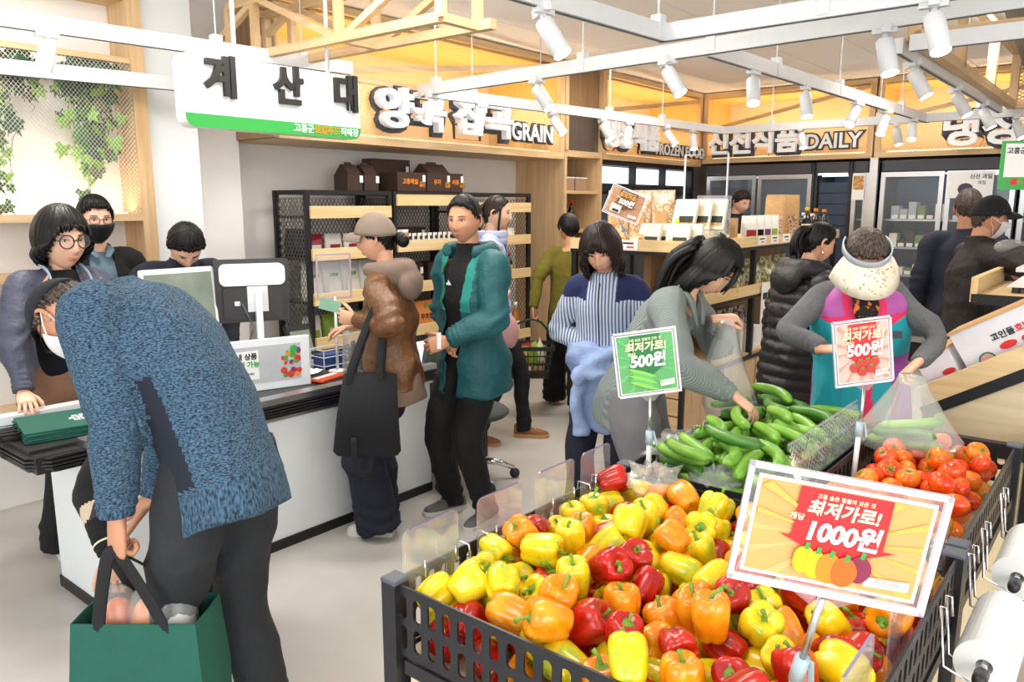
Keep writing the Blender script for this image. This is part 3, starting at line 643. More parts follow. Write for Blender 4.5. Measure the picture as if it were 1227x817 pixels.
text('lettering', 'IN', 0.06, M['green_sign'], orb, (0, -0.062, 0.2), bold=0.02); text('lettering', '무조청', 0.05, M['gift_brown'], orb, (0, -0.062, 0.11), bold=0.02)
# unit 3
for k in range(6):
    product('small_nut_pack', '%s small clear pack of nuts from the left, behind the lavender collar' % ORD[k], 'pack', 'small packs on the pillar unit', S(5.02 + 0.105 * k, 4.54, clear_z(1.33)), ROT, [('pack_body', pouch_mb(0.09, 0.13, 0.05), (M['nuts'], M['cookie'], M['cream_pack'])[k % 3]), ('pack_label', labelmb(0.05, 0.035, -0.026, 0.05), M['white_pack'])])
for k in range(5):
    product('dark_sauce_bottle', '%s dark sauce bottle with orange cap from the left, on the unit beside the pillar' % ORD[k], 'bottle', 'dark sauce bottles', S(5.1 + 0.11 * k, 4.56, clear_z(1.025)), ROT, bottle_parts(0.22, 0.036, M['soy'], M['orange_cap'], M['yellow_cap']))
for k in range(12):
    i, j = k % 6, k // 6
    product('oil_bottle', '%s amber oil bottle from the left in the %s row above the shopping basket' % (ORD[i], ('front', 'back')[j]), 'bottle', 'amber oil bottles', S(4.98 + 0.125 * i, 4.53 + 0.13 * j, clear_z(0.46)), ROT, bottle_parts(0.31 + 0.05 * j, 0.042, M['oil'], M['white_plastic'], M['cream_pack']))
# niche beside the pillar
for k in range(2):
    product('wine_bottle', '%s dark wine bottle with red cap in the oak niche' % ('left' if k == 0 else 'right'), 'bottle', 'wine bottles in the niche', S(6.42 + 0.1 * k, 4.55, 1.43), ROT, bottle_parts(0.29, 0.037, M['soy'], M['red_ink'], M['cream_pack']))
for k in range(2):
    product('clear_tub', '%s brownish clear tub on the top niche shelf' % ('left' if k == 0 else 'right'), 'tub', 'tubs in the niche', S(6.40 + 0.22 * k, 4.6, 1.812), ROT, [('tub_body', boxmb(0.19, 0.2, 0.12), mat('smoky_tub_%d' % k, '#a8896e', 0.2)), ('lid', boxmb(0.2, 0.21, 0.012, 0.12), M['white_plastic'])])
for k in range(8):
    a_, z_ = 6.32 + 0.13 * (k % 4), (0.53, 0.98)[k // 4]
    product('bread_bag', '%s bag of orange crackers from the left on the %s niche shelf' % (ORD[k % 4], ('lower', 'middle')[k // 4]), 'bag', 'cracker bags in the niche', S(a_, 4.56, z_), ROT, [('bag_body', pouch_mb(0.12, 0.22, 0.09), M['cookie'])])
for k in range(5):
    product('snack_bag', '%s stacked snack bag from the floor, between olive sweater and striped jacket' % ORD[k], 'bag', 'stacked snack bags', S(6.5, 4.30, 0.02 + 0.115 * k), ROT + 0.1 * (k % 2), [('bag_body', (lambda m_: (m_.ell((0, 0, 0.057), (0.26, 0.09, 0.057), 14, 8), m_)[1])((lambda q: (setattr(q, 'sm', True), q)[1])(MB())), M['cookie'])])
# ------------------------------------------------------------------ freezers below the FROZEN sign
fz = empty('upright_freezer_bank', (0, 0, 0), ROT, 'black upright freezers with three lit panels below the frozen sign', 'freezer')
part('cabinet', M['black_plastic'], fz, [(6.87, 9.0, 4.62, 5.18, 0.0, 2.12)])
part('frame', M['black_metal'], fz, [(6.87, 6.92, 4.45, 4.62, 0, 2.12)]); part('frame', M['black_metal'], fz, [(8.95, 9.0, 4.45, 4.62, 0, 2.12)])
part('header', M['black_metal'], fz, [(6.92, 8.95, 4.45, 4.62, 2.08, 2.12)]); part('crossbar', M['black_metal'], fz, [(6.92, 8.95, 4.45, 4.62, 1.80, 1.88)])
for k in range(3):
    x0 = 6.92 + 0.677 * k
    part('light_panel', M['cold_glow'], fz, [(x0 + 0.03, x0 + 0.65, 4.52, 4.56, 1.90, 2.07)])
    part('mullion', M['black_metal'], fz, [(x0 + 0.65, x0 + 0.677, 4.44, 4.62, 0.1, 2.08)])
    part('door_glass', M['glass'], fz, [(x0 + 0.03, x0 + 0.65, 4.47, 4.475, 0.25, 1.79)])
    for z in (0.5, 0.85, 1.2, 1.5): part('freezer_shelf', M['navy_board'], fz, [(x0 + 0.03, x0 + 0.65, 4.5, 4.615, z, z + 0.02)])
# ------------------------------------------------------------------ tall fridges below the DAILY and chilled signs
def fridge(label, b_hi, b_lo, doors, lit=1.0, name='glass_door_fridge', blind=False, ztop=2.14):
    """front at a=9.14, runs from b_hi (left) to b_lo (right)"""
    r = empty(name, (0, 0, 0), ROT, label, 'fridge')
    A0 = 9.14
    part('back_panel', M['navy_board'], r, [(9.75, 9.8, b_lo, b_hi, 0.0, ztop)])
    part('side_panel', M['black_plastic'], r, [(A0, 9.75, b_hi - 0.03, b_hi, 0, ztop)]); part('side_panel', M['black_plastic'], r, [(A0, 9.75, b_lo, b_lo + 0.03, 0, ztop)])
    part('header', M['dark_grey'], r, [(A0 - 0.03, 9.75, b_lo + 0.03, b_hi - 0.03, 2.03, ztop)]); part('plinth', M['black_plastic'], r, [(A0, 9.75, b_lo + 0.03, b_hi - 0.03, 0.0, 0.2)])
    for z in (0.55, 0.9, 1.2, 1.5): part('fridge_shelf', M['steel'], r, [(A0 + 0.12, 9.74, b_lo + 0.035, b_hi - 0.035, z, z + 0.02)])
    part('lamp', M['cold_glow'], r, [(A0 + 0.06, A0 + 0.08, b_lo + 0.06, b_hi - 0.06, 1.985, 2.005)])
    l = bpy.data.lights.new('fridge_lamp', 'AREA'); l.shape = 'RECTANGLE'; l.size = 0.05; l.size_y = abs(b_hi - b_lo) - .2; l.energy = 3.5 * lit; l.color = (.85, .93, 1)
    lo = bpy.data.objects.new('fridge_lamp', l); COL.objects.link(lo); lo.matrix_world = Matrix.Translation(W(A0 + 0.1, (b_hi + b_lo) / 2, 1.98)) @ Matrix.Rotation(ROT, 4, 'Z') @ Matrix.Rotation(R(-35), 4, 'Y')
    wd_ = (b_hi - b_lo) / doors
    if blind:
        for k in range(14): part('blind_slat', M['navy_board'], r, [(A0 + 0.05, A0 + 0.062 + 0.006 * (k % 2), b_lo + 0.04, b_hi - 0.04, 0.22 + 0.122 * k, 0.335 + 0.122 * k)])
        return r
    for k in range(doors):
        x1 = b_hi - wd_ * k - 0.012; x0 = x1 - wd_ + 0.024
        d = part('door', M['steel'], r, [(A0 - 0.04, A0 - 0.002, x0, x0 + 0.045, 0.22, 2.015), (A0 - 0.04, A0 - 0.002, x1 - 0.045, x1, 0.22, 2.015), (A0 - 0.04, A0 - 0.002, x0 + 0.045, x1 - 0.045, 1.965, 2.015), (A0 - 0.04, A0 - 0.002, x0 + 0.045, x1 - 0.045, 0.22, 0.28)])
        part('door_pane', M['glass'], d, [(A0 - 0.025, A0 - 0.018, x0 + 0.045, x1 - 0.045, 0.28, 1.965)])
        hx = x0 + 0.02 if k % 2 == 0 else x1 - 0.02
        MB().tube([(A0 - 0.045, hx, 0.9), (A0 - 0.075, hx, 0.93), (A0 - 0.075, hx, 1.25), (A0 - 0.045, hx, 1.28)], 0.009, 8).build('handle', M['chrome'], d, smooth=True)
    return r
fridge('two glass door fridge with grey frames below the DAILY sign', 4.33, 3.03, 2, 0.7)
fridge('open chiller with dark blue night blind right of the glass doors', 3.02, 2.62, 1, 0.4, 'night_blind_chiller', True)
part('strip_lamp', M['cold_glow'], bpy.data.objects['night_blind_chiller'], [(9.11, 9.13, 2.66, 2.98, 2.0, 2.02)])
fridge('narrow fridge with silver door and small picture poster left of the silver post', 2.61, 2.42, 1, 0.6, 'narrow_fridge')
struct(MB().span(9.02, 9.10, 2.33, 2.41, 0, 2.17).build('trim_2', M['steel'], rz=ROT))
fridge('two glass door fridge behind the man in the black cap', 2.32, 1.06, 2, 0.9)
fridge('glass door fridge at the right edge of the picture', 1.04, -0.3, 2, 0.9)
fridge('glass door fridge at the far right beyond the scale', -.32, -1.5, 2, 0.7)
poster = empty('fridge_poster', W(9.085, 1.46, 1.87), ROT - R(90), 'white poster with a dark picture on the fridge door behind the navy jacket', 'poster')
MB().box((0, 0, 0), (0.4, 0.004, 0.26)).build('sheet', M['paper'], poster)
MB().ell((-0.04, -0.003, -0.04), (0.07, 0.002, 0.06), 14, 6).build('picture', mat('poster_grape', '#3f3b52', 0.6), poster)
text('lettering', '신선 과일', 0.05, M['black_ink'], poster, (0.09, -0.003, 0.08), bold=0.02); text('lettering', '제철', 0.04, M['black_ink'], poster, (0.1, -0.003, 0.02))
poster = empty('food_poster', W(9.085, 2.53, 1.86), ROT - R(90), 'small poster with a food photo on the narrow silver fridge', 'poster')
MB().box((0, 0, 0), (0.13, 0.004, 0.27)).build('sheet', M['paper'], poster)
MB().box((0, -0.003, 0.05), (0.11, 0.002, 0.15)).build('picture', M['cookie'], poster)
# chilled goods behind the glass, one by one
rnd = random.Random(5)
pk = [M['white_pack'], M['cream_pack'], mat('meat_tray', '#7d4a3c', 0.4, var=0.2), M['gift_brown'], mat('greens_tray', '#6d7d45', 0.5, var=0.2), mat('grey_tub', '#a9adb0', 0.4)]
where = ['top', 'upper', 'middle', 'lower']
for (b0, b1, lbl) in ((2.25, 1.72, 'left door of the fridge by the black cap'), (1.66, 1.12, 'right door of the fridge by the black cap'), (0.98, 0.44, 'fridge at the right edge')):
    for si, z in enumerate((1.52, 1.22, 0.92, 0.57)):
        nn = 6
        for k in range(nn):
            b_ = b0 - 0.07 - (b0 - b1 - 0.1) * k / (nn - 1); h = rnd.uniform(0.06, 0.19)
            r = product('food_tray', '%s tray on the %s shelf, %s' % (ORD[k], where[si], lbl), 'food tray', 'chilled food trays', W(9.34, b_, z + 0.001), ROT - R(90), [('tray_body', boxmb(0.078, 0.16, h), pk[rnd.randrange(6)]), ('price_card', labelmb(0.06, 0.04, -0.083, 0.024), M['paper'])])
# ------------------------------------------------------------------ gondola of dry goods in the middle
gn = empty('dry_goods_gondola', (0, 0, 0), ROT, 'oak and black shelf island of dry goods in the middle of the shop', 'shelf unit')
GA, GB, GA1, GB1 = 4.74, 2.36, 7.9, 3.30
for (a_, b_) in ((GA + .02, GB + .02), (GA + .02, GB1 - .02), (GA1 - .02, GB + .02), (GA1 - .02, GB1 - .02), (5.9, GB + .02), (7.0, GB + .02)):
    part('upright', M['black_metal'], gn, [(a_ - .02, a_ + .02, b_ - .02, b_ + .02, 0.0, 1.36)])
for z, nm in ((1.36, 'top_shelf'), (0.985, 'middle_shelf'), (0.50, 'low_shelf')):
    part(nm, M['oak'], gn, [(GA + .01, GA1 - .01, GB + .01, GB1 - .01, z, z + 0.02)])
    part('edge_strip', M['black_metal'], gn, [(GA, GA1, GB - .012, GB, z - 0.025, z)]); part('edge_strip', M['black_metal'], gn, [(GA - .012, GA, GB, GB1, z - 0.025, z)])
    if z > 0.6:
        n = 4
        for k in range(n): part('front_board', M['pine'], gn, [(GA + (GA1 - GA) * k / n + .003, GA + (GA1 - GA) * (k + 1) / n - .003, GB - .018, GB, z, z + 0.078)])
        for k in range(2): part('front_board', M['pine_y'], gn, [(GA - .018, GA, GB + (GB1 - GB) * k / 2 + .003, GB + (GB1 - GB) * (k + 1) / 2 - .003, z, z + 0.078)])
part('plinth', M['black_metal'], gn, [(GA + .05, GA1 - .05, GB + .05, GB1 - .05, 0, 0.1)])
for k in range(5): part('drawer_front', M['oak_z'], gn, [(GA + .03 + .62 * k, GA + .03 + .615 * k + .6, GB - .004, GB + .014, 0.11, 0.47)])
for k in range(3): part('drawer_front', M['oak_y'], gn, [(GA - .004, GA + .014, GB + .03, GB1 - .03, 0.11 + .125 * k, 0.225 + .125 * k)])
part('core', M['brown_oak'], gn, [(GA + .3, GA1 - .3, 2.80, 2.86, 0.52, 1.36)])
def price_card(nm, label, loc, rz, w_=0.085, h=0.055, lines=('ink',), grp='shelf price cards'):
    r = empty(nm, loc, rz, label, 'price card', grp)
    MB().box((0, 0, 0), (w_, 0.004, h)).build('card', M['paper'], r)
    MB().box((-.005, -0.003, h * .18), (w_ * .6, 0.001, h * .16)).build('print_line', M['black_ink'], r); MB().box((0.01, -0.003, -h * .2), (w_ * .4, 0.001, h * .14)).build('print_line', M['red_ink'], r)
    return r
price_card('price_card', 'white price card on the shelf edge left of the dark ponytail', W(GA - .021, 2.80, 1.40), ROT - R(90), 0.14, 0.07)
for k in range(4): price_card('price_card', '%s price card on the shelf edge under the spice packs' % ORD[k], W(5.95 + .26 * k, GB - .021, 1.402), ROT, 0.16, 0.065)
price_card('price_card', 'white price card under the salad bags behind the dark fringe', W(6.35, GB - .021, 1.02), ROT, 0.12, 0.06)
tall = price_card('price_poster', 'long narrow red and white price poster hanging by the lower shelf', W(6.05, GB - .03, 0.90), ROT, 0.15, 0.33)
# goods on the top shelf near the brown sign
rnd = random.Random(21); TZ = 1.381
def laver(label, a, b, z, rz, tilt, w_=0.2, h=0.24):
    r = empty('laver_pack', W(a, b, z), ROT + rz, label, 'pack', 'cream seaweed packs'); r.rotation_euler = (tilt, 0, ROT + rz)
    MB().box((0, 0, h / 2), (w_, 0.03, h)).build('pack_body', M['cream_pack'], r, bevel=0.004)
    MB().box((0.02, -0.0165, h * .3), (w_ * .62, 0.002, h * .28)).build('pack_window', M['seaweed'], r); MB().box((0.02, -0.0168, h * .17), (w_ * .62, 0.0022, h * .1)).build('pack_stripe', M['cookie'], r)
    MB().lathe([(0.018, 0), (0.018, 0.002)], 12).xf(Matrix.Translation((-w_ * .25, -0.017, h * .25)) @ Matrix.Rotation(R(90), 4, 'X')).build('yellow_seal', M['yellow_cap'], r)
    return r
F_ = -R(90)
for k, (b_, z_, aa) in enumerate(((2.72, 0, .10), (2.66, .0, .16), (2.50, 0, .10), (2.44, 0, .16), (2.56, .0, .30), (2.48, 0, .36), (2.40, 0, .42))):
    front = k < 4
    laver('%s cream seaweed pack from the left in the %s row beside the brown sign' % (ORD[k if front else k - 4], 'front' if front else 'raised back'), GA + aa, b_, TZ + (0.0 if front else 0.12), F_ + rnd.uniform(-.1, .1), R(-18), 0.17 if front else 0.18, 0.17 if front else 0.22)
st_ = empty('display_riser', W(GA + .42, 2.52, TZ), ROT, 'low clear riser under the raised seaweed packs', 'riser')
MB().box((0, 0, 0.058), (0.30, 0.34, 0.116)).build('riser_body', M['cream_pack'], st_)
for k in range(3):
    mb = MB(); mb.sm = True; mb.ell((0, 0, 0.05), (0.10, 0.06, 0.05), 12, 8)
    product('cracker_pack', '%s clear cracker pack from the left under the brown price sign' % ORD[k], 'pack', 'cracker packs under the brown sign', W(GA + .10 + .02 * k, 3.10 - .14 * k, TZ), ROT - R(90), [('pack_body', mb, M['cookie']), ('pack_label', labelmb(0.07, 0.04, -0.061, 0.05), M['white_pack'])])
for k in range(3):
    product('brown_grain_bag', '%s tall clear bag of grain behind the brown price sign' % ORD[k], 'bag', 'grain bags behind the brown sign', W(GA + .36 + .03 * k, 3.12 - .17 * k, TZ), ROT - R(90) + .2, [('bag_body', pouch_mb(0.17, 0.40, 0.09), mix_mat('grain_in_film_%d' % k, '#b98a55', '#e4d5bb', 'noise', 60, lo=.4, hi=.62, rough=.3)), ('bag_label', labelmb(0.09, 0.1, -0.047, 0.2), M['kraft'])])
wr = empty('white_wire_rack', W(GA + .55, 2.72, TZ), ROT - R(90), 'white wire rack standing behind the seaweed packs', 'wire rack')
wires = MB()
for i in range(6): wires.tube([(-.10 + .04 * i, 0, 0), (-.10 + .04 * i, 0, .33)], .003, 5)
for i in range(7): wires.tube([(-.10, 0, .05 * i + .02), (.10, 0, .05 * i + .02)], .003, 5)
stuff(wires.build('wire_grid', M['white_metal'], wr)); MB().box((0, .03, .004), (.2, .08, .006)).build('foot', M['white_metal'], wr)
def acrylic_case(label, a, b, rz, w_, d, h, z=TZ):
    r = empty('clear_acrylic_case', W(a, b, z), rz, label, 'display case')
    for nm, bx in (('pane', (-w_ / 2, w_ / 2, -d / 2, -d / 2 + .004, 0, h)), ('pane', (-w_ / 2, w_ / 2, d / 2 - .004, d / 2, 0, h)), ('pane', (-w_ / 2, -w_ / 2 + .004, -d / 2 + .004, d / 2 - .004, 0, h)), ('pane', (w_ / 2 - .004, w_ / 2, -d / 2 + .004, d / 2 - .004, 0, h))):
        MB().span(*bx).build(nm, M['acrylic'], r)
    stuff(lattice(MB(), -w_ / 2, w_ / 2, h * .1, h * .95, .02, .003, -d / 2 - .002, 'x', 1.3).build('lattice_front', M['acrylic'], r))
    return r
acrylic_case('clear lattice case standing behind the cream seaweed packs', GA + .58, 2.46, ROT - R(90), .22, .1, .36)
acrylic_case('clear lattice case beside the brown price sign', GA + .55, 2.95, ROT - R(90), .16, .1, .36)
pf = empty('tall_wire_stand', W(GA + .72, 2.60, TZ), ROT - R(90), 'tall white wire frame rising above the island toward the sign', 'wire stand')
MB().tube([(-.17, 0, 0), (-.17, 0, .66), (.17, 0, .66), (.17, 0, 0)], .008, 8).build('frame_bar', M['white_metal'], pf, smooth=True); MB().box((0, 0, .004), (.36, .06, .008)).build('foot', M['white_metal'], pf)
# right half of the island top: tags, spice packs, kraft pouches, sauce bottles
for k in range(2):
    product('kraft_card_box', '%s brown card box with dark side near the island corner' % ORD[k], 'box', 'card boxes near the island corner', W(5.55 + .22 * k, 2.50, TZ), ROT + .3, [('box_body', boxmb(0.16, 0.05, 0.19), M['kraft']), ('box_side', MB().box((0.082, 0, .1), (0.004, .05, .2)), mat('dark_green_card_%d' % k, '#2f4a35', .6))])
for k in range(4):
    product('spice_pack', '%s clear pack with white top from the left on the island edge' % ORD[k], 'pack', 'spice packs on the island', W(5.98 + .15 * k, 2.46, TZ), .25, [('pack_body', pouch_mb(0.14, 0.21, 0.07, .08), M['white_pack']), ('pack_window', labelmb(0.085, 0.07, -0.036, 0.065), (M['red_pack'], M['soy'], M['purple_pack'], M['green_pack'])[k])])
for k in range(4):
    product('kraft_pouch', '%s kraft pouch with clear window from the left, twisted at the top' % ORD[k], 'pouch', 'kraft pouches on the island', W(6.62 + .17 * k, 2.50 + .06 * (k % 2), TZ), .1 * k - .1, [('pouch_body', pouch_mb(0.17, (0.36, 0.38, 0.38, 0.26)[k], 0.10, .06), M['kraft']), ('pouch_window', MB().box((0.01, -0.048, .12), (.085, .004, .17)), mix_mat('mushrooms_%d' % k, '#d9b48f', '#8c6a56', 'noise', 40, rough=.3))])
for k in range(5):
    product('sauce_bottle', '%s dark sauce bottle with bright cap from the left at the island end' % ORD[k], 'bottle', 'sauce bottles at the island end', W(7.30 + .12 * k, 2.46 + .07 * (k % 2), TZ), ROT, bottle_parts((0.27, .22, .26, .21, .25)[k], 0.045, M['soy'], (M['yellow_cap'], M['white_pack'], M['orange_cap'], M['white_pack'], M['orange_cap'])[k], M['cream_pack']))
# middle shelf and low shelf towards the camera
for k in range(6):
    product('dried_leaf_bag', '%s clear bag of dried leaves from the left on the middle shelf' % ORD[k], 'bag', 'dried leaf bags on the middle shelf', W(5.2 + .33 * k, 2.52, 1.006), ROT, [('bag_body', pouch_mb(0.26, 0.24, 0.14), mix_mat('dried_leaves_%d' % k, '#77793a', '#e4dcc2', 'noise', 30, lo=.4, hi=.6, rough=.25))])
for k in range(3):
    product('white_carton', '%s white carton from the left on the low island shelf' % ORD[k], 'carton', 'white cartons on the low shelf', W(5.9 + .26 * k, 2.52, 0.521), ROT + .1, [('box_body', boxmb(0.22, 0.2, (0.17, .17, .13)[k]), M['paper']), ('lid_seam', MB().box((0, 0, (0.17, .17, .13)[k] + .001), (.21, .004, .002)), M['cream_pack'])])
for k in range(3):
    product('small_jar', '%s small dark jar with white label on the low island shelf' % ORD[k], 'jar', 'small jars on the low shelf', W(5.50 + .1 * k, 2.46, 0.521), ROT, jar_parts(0.12, 0.036, M['soy'], M['black_plastic']))
for k in range(3):
    product('silver_pack', '%s crinkled clear pack behind the white cartons' % ORD[k], 'pack', 'clear packs behind the cartons', W(5.95 + .22 * k, 2.68, 0.521), ROT, [('pack_body', pouch_mb(0.2, 0.30, 0.12), mix_mat('dark_sweets_%d' % k, '#e0dcd8', '#5a4640', 'noise', 26, lo=.42, hi=.58, rough=.2))])
# ------------------------------------------------------------------ checkout counter
ct = empty('checkout_counter', (0, 0, 0), ROT, 'white checkout counter with black bumper band and belt', 'counter')
part('cabinet', M['white_panel'], ct, [(1.235, 3.12, 3.165, 3.60, 0.05, 0.655)])
part('plinth', M['black_metal'], ct, [(1.228, 3.12, 3.155, 3.61, 0.0, 0.05)])
part('under_strip', M['steel'], ct, [(1.2, 3.13, 3.15, 3.62, 0.655, 0.675)])
bp = MB()
for z, o_ in ((0.68, .0), (0.694, .012), (0.708, .016), (0.722, .016), (0.736, .01)):
    bp.prism([(1.02 - o_ + .07, 3.13 - o_), (3.14, 3.13 - o_), (3.14, 3.70), (1.02 - o_, 3.70), (1.02 - o_, 3.13 - o_ + .07)], z - .004, z + .0035)
bp.span(1.03, 3.13, 3.14, 3.69, .676, .742)
bp.build('bumper', M['black_plastic'], ct)
part('worktop', M['black_plastic'], ct, [(1.03, 3.14, 3.20, 3.70, 0.742, 0.756)])
part('front_rail', M['steel'], ct, [(1.20, 3.14, 3.125, 3.20, 0.742, 0.772)])
part('back_rail', M['white_panel'], ct, [(1.03, 3.14, 3.64, 3.71, 0.7425, 0.80)])
part('belt', mat('black_rubber_belt', (0.03, 0.03, 0.032), 0.6), ct, [(2.45, 3.13, 3.23, 3.62, 0.756, 0.762)])
part('under_frame', M['steel'], ct, [(1.4, 1.44, 3.62, 3.66, 0, 0.675), (3.0, 3.04, 3.62, 3.66, 0, 0.675)])
tb = empty('side_desk', (0, 0, 0), ROT, 'plain desk with black legs behind the checkout at the belt end', 'desk')
part('desk_top', M['white_panel'], tb, [(3.16, 3.82, 3.3, 3.9, 0.70, 0.73)])
for a_, b_ in ((3.19, 3.33), (3.79, 3.33), (3.19, 3.87), (3.79, 3.87)): part('leg', M['black_metal'], tb, [(a_ - .015, a_ + .015, b_ - .015, b_ + .015, 0, .70)])
part('box_under', M['pine'], tb, [(3.3, 3.7, 3.5, 3.8, 0.45, 0.66)]); part('stretcher', M['black_metal'], tb, [(3.2, 3.78, 3.86, 3.88, .42, .45)]); part('stretcher', M['black_metal'], tb, [(3.2, 3.78, 3.32, 3.34, .42, .45)])
part('lower_board', M['pine'], tb, [(3.21, 3.77, 3.345, 3.855, .43, .449)])
# poster board in front of the screens
pb = empty('counter_poster_board', W(2.10, 3.40, 0.757), ROT - 0.28, 'white screen board with a vegetable poster standing on the counter', 'poster board')
MB().box((0, 0, 0.13), (0.62, 0.025, 0.26)).build('board', M['white_panel'], pb, bevel=.004)
MB().box((0.05, -0.014, 0.135), (0.42, 0.002, 0.185)).build('poster', mat('poster_grey_marble', '#b9bcc0', .4, var=.06, vscale=12), pb)
MB().box((-0.05, -0.0155, 0.135), (0.19, 0.001, 0.145)).build('poster_panel', M['paper'], pb)
text('lettering', '매장 내 상품', 0.034, M['black_ink'], pb, (-0.05, -0.017, 0.178), bold=.03); text('lettering', '대량구매 가능', 0.034, M['green_sign'], pb, (-0.05, -0.017, 0.138), bold=.03)
text('lettering', '구매 시 직원에게 문의하세요', 0.012, M['black_ink'], pb, (-0.05, -0.017, 0.092))
el = MB(); el.tube([(-0.085 + .055 * math.cos(t), -0.018, .138 + .024 * math.sin(t)) for t in [R(20 * k) for k in range(19)]], .0012, 4, False); el.build('red_ring', M['red_ink'], pb)
rnd = random.Random(4); vegc = [M['red_ink'], M['green_sign'], M['orange_ink'], mat('leaf_print', '#6fa04a', .5), mat('tomato_print', '#c9402c', .5), M['purple_pack']]
for k in range(26):
    x, z = rnd.uniform(.165, .25), rnd.uniform(.055, .215); s = rnd.uniform(.009, .021)
    MB().ell((x, -0.0155 - .00005 * k, z), (s, .0012, s), 10, 4).build('printed_vegetable', vegc[k % 6], pb)
def monitor(label, loc, rz, w_, h, back, screen, tilt=0.0, stem=0.26):
    r = empty('monitor', loc, rz, label, 'monitor'); T = Matrix.Translation((0, 0, stem + h / 2)) @ Matrix.Rotation(tilt, 4, 'X')
    MB().prism(rrect(w_, h, .012), -.012, .012, T @ XZ).build('casing', M['white_plastic'] if not back else M['black_plastic'], r)
    if back:   # we see its back: black shell, white cap, stand and plug
        MB().prism(rrect(w_ * .88, h * .34, .03), .012, .045, T @ Matrix.Translation((0, 0, h * .26)) @ XZ).build('back_cover', M['white_plastic'], r)
        MB().prism(rrect(w_ * .8, h * .5, .02), .012, .035, T @ Matrix.Translation((0, 0, -h * .18)) @ XZ).build('back_shell', M['black_plastic'], r)
        MB().box((0, 0, 0), (.10, .006, .13)).xf(T @ Matrix.Translation((.02, -.04, -.04))).build('bracket', M['white_metal'], r)
        MB().bar((.02, -.06, 0.0), (.02, -.06, stem + h * .5), .055, .03).build('stand_column', M['white_panel'], r)
        MB().tube([(-.08, -.04, stem + .1), (-.06, -.07, stem + .1), (-.01, -.08, stem - .02), (-.04, -.06, stem - .1)], .003, 6).build('cable', M['grey_cap'], r, smooth=True)
        MB().box((-.08, -.04, stem + .1), (.025, .02, .02)).build('plug', M['white_plastic'], r)
        MB().box((0, -.03, .006), (.2, .16, .012)).build('stand_foot', M['white_metal'], r)
    else:
        MB().box((0, 0, 0), (w_ * .92, .002, h * .9)).xf(T @ Matrix.Translation((0, -.013, 0))).build('screen', screen, r)
        MB().bar((0, .03, 0), (0, .03, stem + h * .3), .05, .03).build('stand_column', M['white_plastic'], r); MB().box((0, .03, .006), (.16, .14, .012)).build('stand_foot', M['white_metal'], r)
        for sx, sz, sm_ in ((0.0, .03, M['paper']), (-.03, -.08, M['purple_pack']), (.05, -.09, M['green_sign'])):
            MB().ell((0, 0, 0), (.018, .001, .024), 10, 5).xf(T @ Matrix.Translation((sx * w_ * 3, -.0145, sz))).build('screen_figure', sm_, r)
        text('screen_title', '로컬푸드', .04, M['green_sign'], r, (0, -.017, stem + h * .68), bold=.02)
    return r
def screen_mat():
    return mat('dim_screen_picture', '#7d8478', 0.15, var=0.25, vscale=6, emit='#59645a', estr=0.35)
monitor('white framed customer screen turned to the left on the counter', W(1.88, 3.60, 0.757), ROT + R(-2), 0.36, 0.50, False, screen_mat(), R(-6), .12)
monitor('black monitor seen from behind with white cover on a column', W(2.22, 3.52, 0.757), ROT + R(-26), 0.36, 0.32, True, None, R(0), .33)
kb = empty('card_terminal', W(2.62, 3.70, .80), ROT, 'dark till screen beside the black monitor', 'terminal')
MB().box((0, 0, .07), (.16, .03, .2), mx=Matrix.Rotation(R(-20), 4, 'X')).build('casing', M['black_plastic'], kb); MB().box((0, .03, -.022), (.16, .14, .02)).build('foot', M['black_plastic'], kb)
kb.location.z = .833
MB().box((0, -.018, .075), (.13, .002, .13), mx=Matrix.Rotation(R(-20), 4, 'X')).build('screen', screen_mat(), kb)
cs = empty('clear_price_stand', W(2.66, 3.42, .763), ROT - .3, 'clear empty price stand on a pole beside the till', 'price stand')
MB().tube([(0, 0, 0), (0, 0, .42)], .008, 8).build('pole', M['white_metal'], cs, smooth=True); MB().lathe([(.05, 0), (.05, .008), (.01, .012)], 16).build('foot', M['white_metal'], cs)
MB().box((0, 0, .53), (.19, .006, .24)).build('acrylic_sleeve', M['acrylic'], cs)
for p, q in (((-.095, 0, .41), (.095, 0, .41)), ((-.095, 0, .65), (.095, 0, .65)), ((-.095, 0, .41), (-.095, 0, .65)), ((.095, 0, .41), (.095, 0, .65))): MB().bar(p, q, .008, .008).build('sleeve_rim', mat('lilac_rim', '#b9aab4', .3), cs)
sb = empty('sweet_box', W(2.72, 3.56, .763), ROT, 'blue packs in a white wire stand on the belt', 'wire stand')
MB().box((0, 0, .04), (.16, .1, .08)).build('blue_pack', mat('blue_pack', '#27407e', .4, var=.3, vscale=30), sb)
for z in (.02, .07, .11): MB().tube([(-.09, -.06, z), (.09, -.06, z), (.09, .06, z), (-.09, .06, z), (-.09, -.06, z)], .003, 5).build('wire_ring', M['white_metal'], sb)
for x, y in ((-.09, -.06), (.09, -.06), (.09, .06), (-.09, .06)): MB().tube([(x, y, 0), (x, y, .11)], .003, 5).build('wire_post', M['white_metal'], sb)
og = empty('orange_card', W(2.52, 3.32, .763), ROT + .2, 'flat orange card on the belt by the bag of shellfish', 'card')
MB().box((0, 0, .005), (.2, .1, .01)).build('card', mat('orange_card', '#d9531e', .5), og); MB().box((0, 0.02, .0115), (.16, .03, .002)).build('card_print', M['paper'], og)
rc = empty('crumpled_receipt', W(2.50, 3.50, .763), ROT, 'crumpled pale receipt behind the orange card', 'receipt')
g_ = MB(); rnd = random.Random(2)
pts = [[(x * .04, y * .03, .008 + rnd.uniform(0, .02)) for x in range(-2, 3)] for y in range(-2, 3)]
g_.loft(pts, False, False); g_.build('paper', M['paper'], rc)
